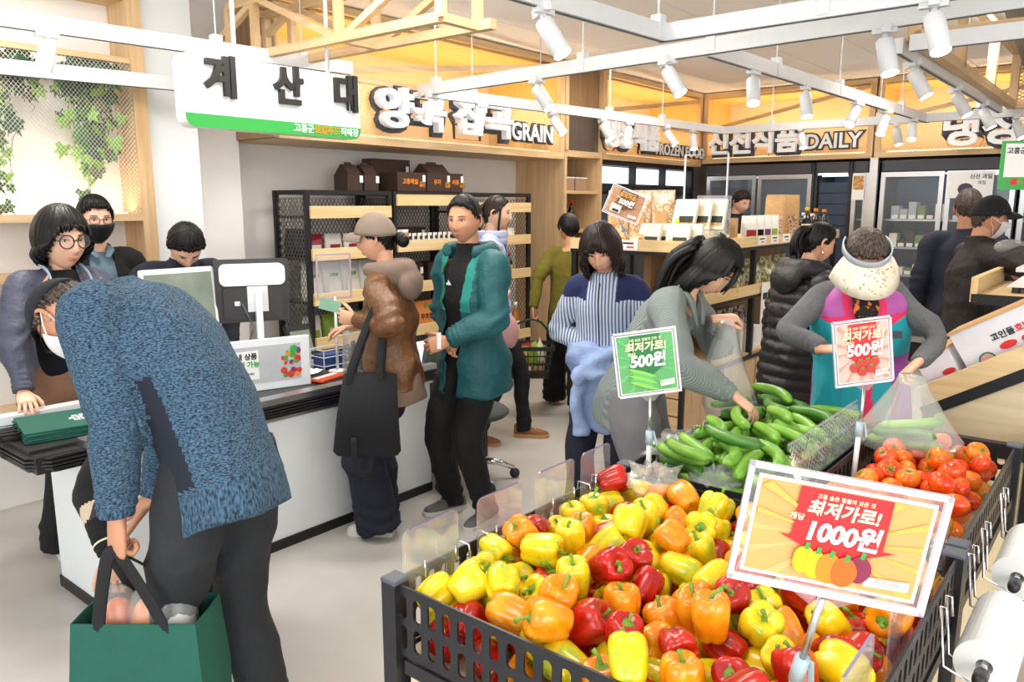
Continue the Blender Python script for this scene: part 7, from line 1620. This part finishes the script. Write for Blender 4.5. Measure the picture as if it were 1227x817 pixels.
# 7 young woman in lavender puffer
p7 = figure('young woman in lavender puffer jacket facing right behind the teal jacket', (-.14, 5.42), (.97, -.12), 1.69, True, .95, head=(.05, .06, 0), armR=dict(w=aty(606, 352, 5.2), pole=(.5, -1, -.4), d=(-.6, .2, -.2), n=(0, .5, -.6), curl=.7), feet={-1: (-.10, .22, .0), 1: (.11, -.10, -.2)}, skin=0, hairstyle='tied', hairm='brown', hair_extra=[([V(0, -.09, .05), V(0, -.13, 0), V(.0, -.125, -.10), V(.01, -.10, -.2)], .028), ([V(.07, .035, .05), V(.082, .03, -.02), V(.078, .025, -.10), V(.075, .03, -.15)], .010)])
garment(p7, 'black_top', F['black_cloth'], KNIT, seed=4); garment(p7, 'puffer_jacket', F['lavender'], JACKET, (.095, .095, .085, .078, .058), seed=4, quilt=.10, wr=0.0075, cut=open_front(.02, .05, .55)); trousers(p7, F['black_cloth'], seed=17); shoes(p7, F['tan_suede'], F['tan_rubber'], laces=F['fur'], toe=None)
for t_ in (.50, .54): ring_part(p7, 'puffer_collar', t_, .095, .11, .105, F['lavender'], .03)
pk_ = MB(); pk_.sm = True; pk_.ell(p7.tl(aty(612, 398, 5.18)), (1, 1, 1), 14, 10, Matrix.Diagonal((.03, .055, .11))); pk_.build('pink_pouch', mat('dusty_pink', '#b98a8c', .8), p7.root)
# 8 woman in olive sweater
p8 = figure('woman in olive sweater seen from behind walking with a shopping basket', (.47, 6.25), (-.05, 1), 1.55, True, 1.06, lean=.08, head=(.25, .15, 0), armL=dict(w=aty(637, 374, 6.05), pole=(-1, -.6, 0), d=(0, .1, -1), n=(1, .1, 0), curl=1.2), armR=dict(l=(.30, .18, .92), pole=(1, -.6, 0)), feet={-1: (-.10, .22, 0), 1: (.06, -.28, .15, .07, (0, 1, 0), -.85)}, skin=1, hairstyle='short_full')
garment(p8, 'sweater', F['olive'], [(-.14, .178, .14, .155), (0, .176, .14, .15), (.14, .165, .128, .125), (.28, .172, .132, .13), (.40, .166, .115, .12), (.46, .135, .095, .105), (.50, .08, .07, .075)], (.08, .078, .068, .06, .05), seed=6, wr=0.0063); trousers(p8, F['black_cloth'], (.12, .11, .10, .11, .115), wr=0.0088, seed=13); shoes(p8, F['tan_rubber'], F['tan_rubber'])
# 9 woman with striped jacket
p9 = figure('woman with dark wavy bob in striped jacket, pale blue jacket tied at her waist', (.50, 3.90), (-.42, -.9), 1.555, True, 1.05, lean=.12, lean2=.26, head=(.12, .42, .08), nod=.1, armL=dict(l=(-.06, .10, .93), pole=(-1, -.3, -.3)), armR=dict(l=(.06, .10, .95), pole=(1, -.3, -.3)), feet={-1: (-.1, .0, .1), 1: (.1, .12, -.1)}, skin=2, hairstyle='wave_bob', hairm='brown')
def z9(f, C): t, sd, fr = tcoord(f, C); oa, ts = on_arm(f, C); return np.where((t > .82) & (np.abs(sd) > .075) & (fr > -.09) & (~oa | (ts < .30)), 1, 0)
garment(p9, 'striped_jacket', [F['stripe'], F['navy_yoke']], JACKET, (.08, .08, .07, .062, .052), seed=16, wr=0.0075, zones=z9); trousers(p9, F['navy_cloth'], (.115, .105, .09, .09, .085), seed=19, wr=0.0100); shoes(p9, F['black_cloth'], M['black_plastic'])
sweep_part(p9, 'front_zip', [p9.P + p9.d1 * .1 + p9.f1 * .15, p9.M + p9.f2 * .155, p9.M + p9.d2 * .17 + p9.f2 * .135, p9.N + p9.f2 * .09], .006, F['navy_yoke'], 8, .5)
garment(p9, 'tied_jacket', F['sky_blue'], [(-.32, .225, .18, .18), (-.15, .225, .20, .18), (0, .225, .205, .175), (.10, .235, .215, .165), (.19, .235, .20, .16)], seed=23, wr=0.0225, wf=(10, 19, 33), extra=lambda mb: [mb.tube(smooth_path([p9.P + p9.d1 * h_ - p9.r * .23 + p9.f1 * .06, p9.P + p9.d1 * (h_ - .02) - p9.r * .08 + p9.f1 * .215, p9.P + p9.d1 * .05 + p9.r * .06 + p9.f1 * .235, p9.P + p9.d1 * (.0) + p9.r * .10 + p9.f1 * .23], [.04, .045, .04, .05], 4)[0], smooth_path([p9.P, p9.P, p9.P, p9.P], [.04, .045, .04, .05], 4)[1], 12) for h_ in (.16, .06)] + [mb.tube([p9.P + p9.r * .08 + p9.f1 * .2, p9.P + p9.r * .10 + p9.f1 * .215 - V(0, 0, .12), p9.P + p9.r * .08 + p9.f1 * .20 - V(0, 0, .3)], [.04, .045, .05], 12)])
# 10 woman in grey ribbed sweater picking cucumbers
p10 = figure('woman in grey ribbed sweater with long black hair picking cucumbers', (.53, 3.36), (.84, -.50), 1.60, True, 1.0, lean=.42, lean2=.55, head=(-.05, .72, .0), nod=.2, armR=dict(w=aty(880, 474, 2.92), pole=(.9, -.6, -.2), d=(.75, -.35, -.6), n=(-.4, .3, -.8), curl=(.35, .45, .55, .6), thumb=.9), armL=dict(w=aty(860, 382, 3.25), pole=(-.8, 0, -.9), d=(.9, .1, .05), n=(0, .3, -1), curl=.9), feet={-1: (-.1, -.02, .0), 1: (.1, .06, -.1)}, skin=0, hairstyle='long', hair_extra=[([V(.02, -.11, .03), V(.05, -.14, -.06), V(.06, -.115, -.17), V(.06, -.06, -.27), V(.05, -.02, -.32)], .05), ([V(-.03, -.11, .03), V(-.05, -.14, -.06), V(-.05, -.115, -.19), V(-.04, -.07, -.28)], .05), ([V(.03, .09, .08), V(.055, .11, .03), V(.06, .11, -.03)], .018)])
garment(p10, 'ribbed_sweater', F['grey_rib'], [(-.20, .185, .15, .16), (-.02, .18, .15, .155), (.14, .168, .14, .13), (.28, .175, .145, .135), (.40, .170, .125, .125), (.46, .14, .10, .11), (.50, .085, .08, .08), (.53, .078, .078, .075)], (.092, .09, .078, .072, .05), seed=26, wr=0.0100); trousers(p10, F['grey_trouser'], (.125, .12, .11, .115, .12), seed=22, wr=0.0100); shoes(p10, F['shoe_grey'], F['sole_white'])
mb = MB(); mb.sm = True; T = p10.T; mb.tube([T(V(-.03, -.06, .118)), T(V(0, -.075, .12)), T(V(.03, -.06, .118))], [.008, .012, .008], 8); mb.build('hair_clip', M['black_plastic'], p10.root)
for s in (-1, 1): sweep_part(p10, 'collar', [p10.N + p10.d2 * .03 + p10.r * s * .07 - p10.f2 * .02, p10.N + p10.d2 * .0 + p10.r * s * .07 + p10.f2 * .06, p10.N - p10.d2 * .08 + p10.r * s * .035 + p10.f2 * .13], [.02, .026, .012], F['grey_rib'], 8, .5)
# 11 woman in black padded coat
p11 = figure('woman with black ponytail in long black padded coat behind the visor woman', (1.58, 4.32), (.90, .32), 1.54, True, 1.02, lean=.10, lean2=.2, head=(-.1, .25, 0), nod=.1, armR=dict(w=aty(990, 410, 4.2), pole=(.7, -.7, -.3), d=(.8, 0, -.2)), skin=2, hairstyle='tied', hair_extra=[([V(0, -.09, .06), V(0, -.145, .04), V(0, -.165, -.03), V(0, -.14, -.10)], .045)])
garment(p11, 'padded_coat', F['puffer_black'], [(-.42, .20, .18, .19), (-.25, .205, .18, .19), (0, .19, .16, .165), (.14, .178, .148, .142), (.28, .182, .15, .145), (.40, .178, .13, .135), (.46, .15, .11, .12), (.50, .11, .10, .105), (.55, .098, .098, .098)], (.096, .095, .085, .076, .058), seed=33, quilt=.075, wr=0.0075); hood(p11, F['puffer_black'], w_=.13); trousers(p11, F['black_cloth'], seed=3); shoes(p11, F['black_cloth'], M['black_plastic'])
MB().ell(p11.T(V(.082, -.012, -.055)), (.005, .005, .009), 8, 6).build('earring', M['chrome'], p11.root)
# 12 woman with visor and vest
p12 = figure('woman in cream sun visor and turquoise pink purple vest holding a plastic bag', (1.57, 3.42), (-.22, -1), 1.58, True, 1.12, lean=.08, lean2=.2, side=.10, shw=.150, head=(.05, .72, .06), nod=.2, armL=dict(w=aty(1100, 434, 3.02), pole=(-1, -.4, -.35), d=(-.75, -.35, -.45), n=(0, -.4, -1), curl=(1.0, 1.1, 1.2, 1.2), thumb=1.0), armR=dict(w=aty(986, 418, 3.05), pole=(1, -.4, -.35), d=(.65, -.5, .1), n=(0, .3, -1), curl=1.1, thumb=.9), skin=2, hairstyle='short_full', hairm='grey', ears=False)
garment(p12, 'sweater', F['grey_knit'], KNIT, (.074, .072, .064, .056, .045), seed=29, wr=0.0088)
def z12(f, C):
    t, sd, fr = tcoord(f, C); a = np.abs(sd); z = np.zeros(len(C), int); z[:] = 0
    z = np.where(t > .60 + .9 * a, 1, z); z = np.where((t > .78) & (a > .085), 3, z); z = np.where((sd < -.10) & (t < .36), 2, z); z = np.where((a < .022) & (fr > 0), 1, z); z = np.where(fr < -.02, np.where(t > .6, 1, 2), z); return z
garment(p12, 'vest', [F['turquoise'], F['pink'], F['purple'], F['lilac']], [(-.24, .215, .18, .175), (-.10, .205, .172, .168), (0, .198, .165, .165), (.14, .186, .155, .15), (.28, .196, .158, .152), (.36, .204, .150, .148), (.42, .202, .132, .136), (.465, .178, .112, .118), (.50, .115, .096, .10), (.535, .088, .088, .086)], seed=34, wr=0.0075, zones=z12, voxel=.0075)
for s in ():
    c = p12.sh[s]; ax = nrm(p12.arm[s][1] - c); u = nrm(np.cross(ax, p12.f2)); w_ = np.cross(ax, u); sweep_part(p12, 'armhole_trim', [c + ax * .028 - p12.r * s * .012 + (u * math.cos(t) + w_ * math.sin(t)) * .083 for t in np.linspace(0, 6.28, 17)], .009, F['pink'], 8)
sweep_part(p12, 'scarf', [p12.N + p12.d2 * .03 + (p12.r * math.sin(t) * .062 + p12.f2 * math.cos(t) * .068) for t in np.linspace(0, 6.28, 13)], .026, F['scarf'], 10)
sweep_part(p12, 'scarf_end', [p12.N + p12.f2 * .08, p12.N - p12.d2 * .07 + p12.f2 * .155, p12.N - p12.d2 * .15 + p12.f2 * .16], [.05, .055, .03], F['scarf'], 12, .35)
MB().box(tuple(p12.M + p12.d2 * .06 + p12.f2 * .168 - p12.r * .12), (.035, .006, .03)).build('vest_badge', M['black_plastic'], p12.root)
trousers(p12, F['black_cloth'], seed=14); shoes(p12, F['black_cloth'], F['sole_white'])
T = p12.T; b = MB(); b.sm = True; vm = mix_mat('cream_lace', '#e9dcc4', '#f4ecdc', 'noise', 30, lo=.4, hi=.6, rough=.6, bump=.3); rows = []
for t, hgt, ro in ((0, .052, .018), (.3, .036, .052), (.7, .002, .095), (1.0, -.042, .125)): rows.append([T(dirs(np.array([R(90)]), np.array([a]))[0] * (HEADAX + V(.018 + (ro - .018) * .55, ro * 1.05, 0)) + V(0, 0, hgt - .022 * t * math.sin(a) ** 2 - (.012 * (abs(a) / 1.35) ** 2))) for a in np.linspace(-1.35, 1.35, 33)])
b.loft(rows, False, False); vo = b.build('visor', vm, p12.root); so = vo.modifiers.new('t', 'SOLIDIFY'); so.thickness = .004
b = MB(); b.sm = True; b.loft([[T(dirs(np.array([R(90)]), np.array([a]))[0] * (HEADAX + V(.019, .019, 0)) + V(0, 0, .055 + dz - (.012 * (a / 1.75) ** 2))) for a in np.linspace(-2.2, 2.2, 33)] for dz in (-.012, .022)], False, False); so = b.build('visor_band', mat('pale_grey_band', '#a9b3bd', .5), vo).modifiers.new('t', 'SOLIDIFY'); so.thickness = .006
rs = np.random.RandomState(3); 
for k in range(34):
    a, t = rs.uniform(-.9, .9), rs.uniform(.15, .95); i = int(t * 3); p = np.array(rows[i][int((a + 1.35) / 2.7 * 32)]) * (1 - (t * 3 - i)) + np.array(rows[i + 1][int((a + 1.35) / 2.7 * 32)]) * (t * 3 - i); MB().ell(p + V(0, 0, .003), (.0045, .0045, .0035), 7, 5).build('bead', mat('gold_bead', '#cdb98a', .25, .4) if k == 0 else bpy.data.materials['gold_bead'], vo)
# 13, 14 two men at the right
p13 = figure('man in black cap, white mask and dark jacket reaching right to the scale', (2.80, 4.72), (.98, -.10), 1.67, bulk=1.04, lean=.05, head=(0, .12, 0), armR=dict(w=aty(1207, 297, 4.50), pole=(.4, -.6, -1), d=(.9, -.1, .05), n=(0, 0, -1), curl=.5), armL=dict(w=aty(1215, 330, 4.75), pole=(-.4, -.5, -1)), skin=1, hairstyle='short', hairm='grey')
garment(p13, 'jacket', mat('black_brown_jacket', '#1d1a19', .7, var=.12, bump=.6, bscale=12, bdist=.03), [(-.24, .20, .165, .17), (0, .192, .158, .16), (.14, .182, .15, .145), (.28, .186, .152, .148), (.40, .182, .132, .135), (.46, .155, .115, .12), (.50, .11, .10, .10), (.54, .088, .09, .09), (.58, .083, .086, .084)], (.094, .092, .084, .076, .06), seed=37, wr=0.0100); trousers(p13, F['black_cloth'], seed=21); shoes(p13, F['black_cloth'], M['black_plastic']); cap(p13, F['cap_black'], th=82, vis=.075); mask(p13, MASKW)
p14 = figure('man with short grey hair in navy jacket turned away beside the black cap', (3.06, 5.28), (.55, .83), 1.73, head=(.1, .1, 0), skin=1, hairstyle='short', hairm='grey')
garment(p14, 'jacket', mat('dark_navy_jacket', '#161c30', .75, var=.1), JACKET, (.088, .086, .078, .07, .056), seed=38, wr=0.0088); trousers(p14, F['black_cloth'], seed=23); shoes(p14, F['black_cloth'], M['black_plastic'])
# 16 shopper far behind the island
p16 = figure('brown haired shopper mostly hidden far behind the seaweed packs', (2.50, 8.75), (.3, -.9), 1.79, head=(.2, .3, 0), hairstyle='short_full', hairm='brown')
garment(p16, 'jacket', F['navy_cloth'], JACKET, (.08, .08, .07, .06, .05), seed=2, voxel=.016); trousers(p16, F['black_cloth'], voxel=.016); shoes(p16, F['black_cloth'], M['black_plastic'])
# ------------------------------------------------------------------ things in their hands
gb = empty('green_shopping_bag', (0, 0, 0), 0, 'large green shopping bag with black handles held by the stooping man', 'bag')
cx, cy = -1.0, 1.97
def bagring(w_, d, z, sk=0): return [(cx + w_ * u + sk, cy + d * v, z) for u, v in ((-1, -1), (-.5, -1.04), (0, -1.02), (.5, -1.04), (1, -1), (1.03, 0), (1, 1), (.5, 1.02), (0, .98), (-.5, 1.02), (-1, 1), (-1.03, 0))]
mb = MB(); mb.loft([bagring(.165, .085, .15), bagring(.175, .10, .18), bagring(.18, .10, .38), bagring(.165, .085, .59)], False); mb.add(bagring(.165, .085, .15), [tuple(range(11, -1, -1))]); o = mb.build('bag_body', M['green_bag'], gb); so = o.modifiers.new('t', 'SOLIDIFY'); so.thickness = .004
hp = p1.root.matrix_world @ Vector(p1.arm[-1][2] + p1.arm[-1][3] * .075) if False else Vector(aty(140, 622, 1.90)) + Vector((-.005, -.01, -.085))
for y in (-1, 1): MB().tube(smooth_path([(cx - .09, cy + y * .088, .52), (cx - .088, cy + y * .086, .60), (hp.x - .02, hp.y + y * .012, hp.z - .02), (hp.x, hp.y + y * .008, hp.z + .002), (hp.x + .025, hp.y + y * .012, hp.z - .02), (cx + .075, cy + y * .086, .60), (cx + .08, cy + y * .088, .52)], [.018] * 7, 4)[0], .018, 8, flat=.2, up=(0, 1, 0)).build('handle', M['strap'], gb, smooth=True)
mb = MB(); mb.sm = True; rr_ = random.Random(3)
for k in range(3):
    pv = empty('packed_bag', (cx - .08 + .08 * k, cy, .47), 0, ('clear bag of carrots in the green shopping bag', 'clear bag of oranges in the green shopping bag', 'white wrapped pack in the green shopping bag')[k], 'bag')
    m_ = MB(); m_.sm = True; m_.ell((0, 0, .06), (.05, .05, .09), 12, 8); m_.build('contents', (TM[1], M['orange_ink'], M['white_pack'])[k], pv); m_ = MB(); m_.sm = True; m_.ell((0, 0, .08), (.058, .058, .11), 14, 8); m_.build('bag_film', M['bag_film'], pv)
# black tote on the leather sleeve
tt = empty('black_tote_bag', (0, 0, 0), 0, 'black tote bag hanging from the forearm of the leather jacket', 'bag'); e5 = Vector(p5.root.matrix_basis @ Vector((p5.arm[-1][1] * .55 + p5.arm[-1][2] * .45))) if False else None
RM = Matrix.Translation(p5.root.location) @ Matrix.Rotation(p5.root.rotation_euler.z, 4, 'Z'); fa = RM @ Vector(p5.arm[-1][1] * .62 + p5.arm[-1][2] * .38)
tp = aty(441, 448, fa.y - .06); bt = aty(440, 545, fa.y - .10); hw = .155
mb = MB(); mb.sm = True; n_ = 20
mb.loft([[(c.x + w_ * math.copysign(abs(math.cos(a)) ** .6, math.cos(a)) + sk, c.y + d * math.sin(a), c.z) for a in [2 * math.pi * k / n_ for k in range(n_)]] for c, w_, d, sk in ((bt, .145, .03, .0), (bt + Vector((0, 0, .02)), .16, .045, 0), (bt.lerp(tp, .5), .145, .055, .0), (tp, .125, .04, .01))]); mb.build('bag_body', mat('black_canvas', '#15161a', .9, bump=.25, bscale=250), tt)
for sx, y in ((-.075, -.045), (.075, -.045)):
    pass
for y in (-.035, .03): MB().tube(smooth_path([(tp.x - .075, tp.y + y, tp.z - .06), (tp.x - .07, tp.y + y, tp.z + .03), (fa.x - .03, fa.y + y * .7, fa.z + .03), (fa.x, fa.y + y * .7, fa.z + .075), (fa.x + .03, fa.y + y * .7, fa.z + .03), (tp.x + .06, tp.y + y, tp.z + .03), (tp.x + .065, tp.y + y, tp.z - .06)], [.018] * 7, 4)[0], .018, 8, flat=.25, up=(0, 1, 0)).build('handle', M['strap'], tt, smooth=True)
MB().tube(smooth_path([(bt.x - .05, bt.y - .05, bt.z + .10), (bt.x - .045, bt.y - .055, bt.z - .02), (bt.x - .02, bt.y - .05, bt.z - .075), (bt.x + .015, bt.y - .04, bt.z - .06), (bt.x + .03, bt.y - .03, bt.z + .01)], [.014] * 5, 4)[0], .014, 8, flat=.3, up=(0, 1, 0)).build('hanging_strap', M['strap'], tt, smooth=True)
ph_ = empty('green_card', aty(388, 366, 3.72), .3, 'small green card held by the woman in the leather jacket', 'card'); MB().box((.03, 0, -.0), (.10, .012, .055), mx=Matrix.Rotation(.3, 3, 'Y')).build('card', mat('mint_card', '#7fae92', .5), ph_)
cl = empty('white_card', aty(526, 413, 3.74), .2, 'white card in the hand of the man in teal', 'card'); MB().box((0, 0, .02), (.02, .008, .08)).build('card', M['paper'], cl)
# shopping basket
bk = empty('shopping_basket', Vector((p8.root.location.x, 0, 0)), 0, 'dark green plastic shopping basket full of packs carried by the olive sweater', 'basket')
hb = aty(637, 384, 6.05); bc = aty(632, 432, 6.05); bk.location = (bc.x + .0, bc.y, bc.z - .12); bm_ = mat('dark_green_plastic', '#12261f', .45)
w1, d1_, w2, d2_, hh = .16, .115, .20, .145, .24
for sx in (-1, 1): MB().bar((sx * w2, -d2_, hh), (sx * w2, d2_, hh), .022, .03).build('rim', bm_, bk)
for sy in (-1, 1): MB().bar((-w2, sy * d2_, hh), (w2, sy * d2_, hh), .022, .03).build('rim', bm_, bk)
for k in range(9):
    x = -1 + k / 4
    for sy in (-1, 1): MB().bar((x * w1, sy * d1_, 0), (x * w2, sy * d2_, hh), .009, .007).build('bar', bm_, bk)
for k in range(1, 6):
    y = -1 + k / 3
    for sx in (-1, 1): MB().bar((sx * w1, y * d1_, 0), (sx * w2, y * d2_, hh), .009, .007).build('bar', bm_, bk)
for t in (0.02, .25, .5, .75):
    w_, d_, z = w1 + (w2 - w1) * t, d1_ + (d2_ - d1_) * t, hh * t
    for p, q in (((-w_, -d_, z), (w_, -d_, z)), ((-w_, d_, z), (w_, d_, z)), ((-w_, -d_, z), (-w_, d_, z)), ((w_, -d_, z), (w_, d_, z))): MB().bar(p, q, .008, .01).build('hoop', bm_, bk)
MB().box((0, 0, .006), (2 * w1, 2 * d1_, .01)).build('bottom', bm_, bk); hl = hb - Vector(bk.location)
MB().tube(smooth_path([(-w2, 0, hh), (-w2 * .8, 0, hh + .12), (hl.x - .05, hl.y, hl.z - .0), (hl.x + .05, hl.y, hl.z), (w2 * .8, 0, hh + .12), (w2, 0, hh)], [.009] * 6, 4)[0], .009, 8).build('handle', bm_, bk, smooth=True)
for k in range(5): product('basket_pack', ('white bread pack lying', 'clear snack pack leaning', 'red labelled pack standing', 'green labelled pack standing', 'orange pack lying')[k] + ' in the shopping basket', 'pack', None, Vector(bk.location) + Vector((-.10 + .05 * k, .03 * (-1) ** k, .03 + .02 * k)), .4 * k, [('pack_body', pouch_mb(.13, .19, .07), (M['white_pack'], M['cookie'], M['red_pack'], M['green_pack'], M['cream_pack'])[k])])
# bag in the left hand of the cucumber picker
cbg = empty('open_plastic_bag', aty(872, 384, 3.22), 0, 'milky plastic bag held open by the cucumber picker', 'bag'); mb = MB(); mb.sm = True
mb.loft([[(w_ * math.cos(t) * (1 + .08 * math.sin(3 * t + 6 * z)) + dx, d * math.sin(t) * (1 + .1 * math.sin(4 * t + 5 * z)), z) for t in [2 * math.pi * k / 28 for k in range(28)]] for w_, d, z, dx in ((.03, .03, .0, .0), (.045, .05, -.05, 0), (.075, .07, -.16, .0), (.10, .085, -.27, .015), (.115, .08, -.36, .03), (.10, .05, -.40, .03))], True); mb.build('bag_film', M['bag_film'], cbg)
for k in range(2): inst(CK[k][0], 'cucumber', (.03 + .02 * k, .01 * k, -.35 + .03 * k), (.2, 0, .5 + k), cbg)
hbg = empty('fruit_carrier_bag', aty(1200, 296, 4.42), 0, 'small clear bag in the hand of the man in the black cap', 'bag'); mb = MB(); mb.sm = True; mb.ell((.05, 0, .0), (.09, .05, .045), 16, 10); mb.build('bag_film', M['bag_film'], hbg)
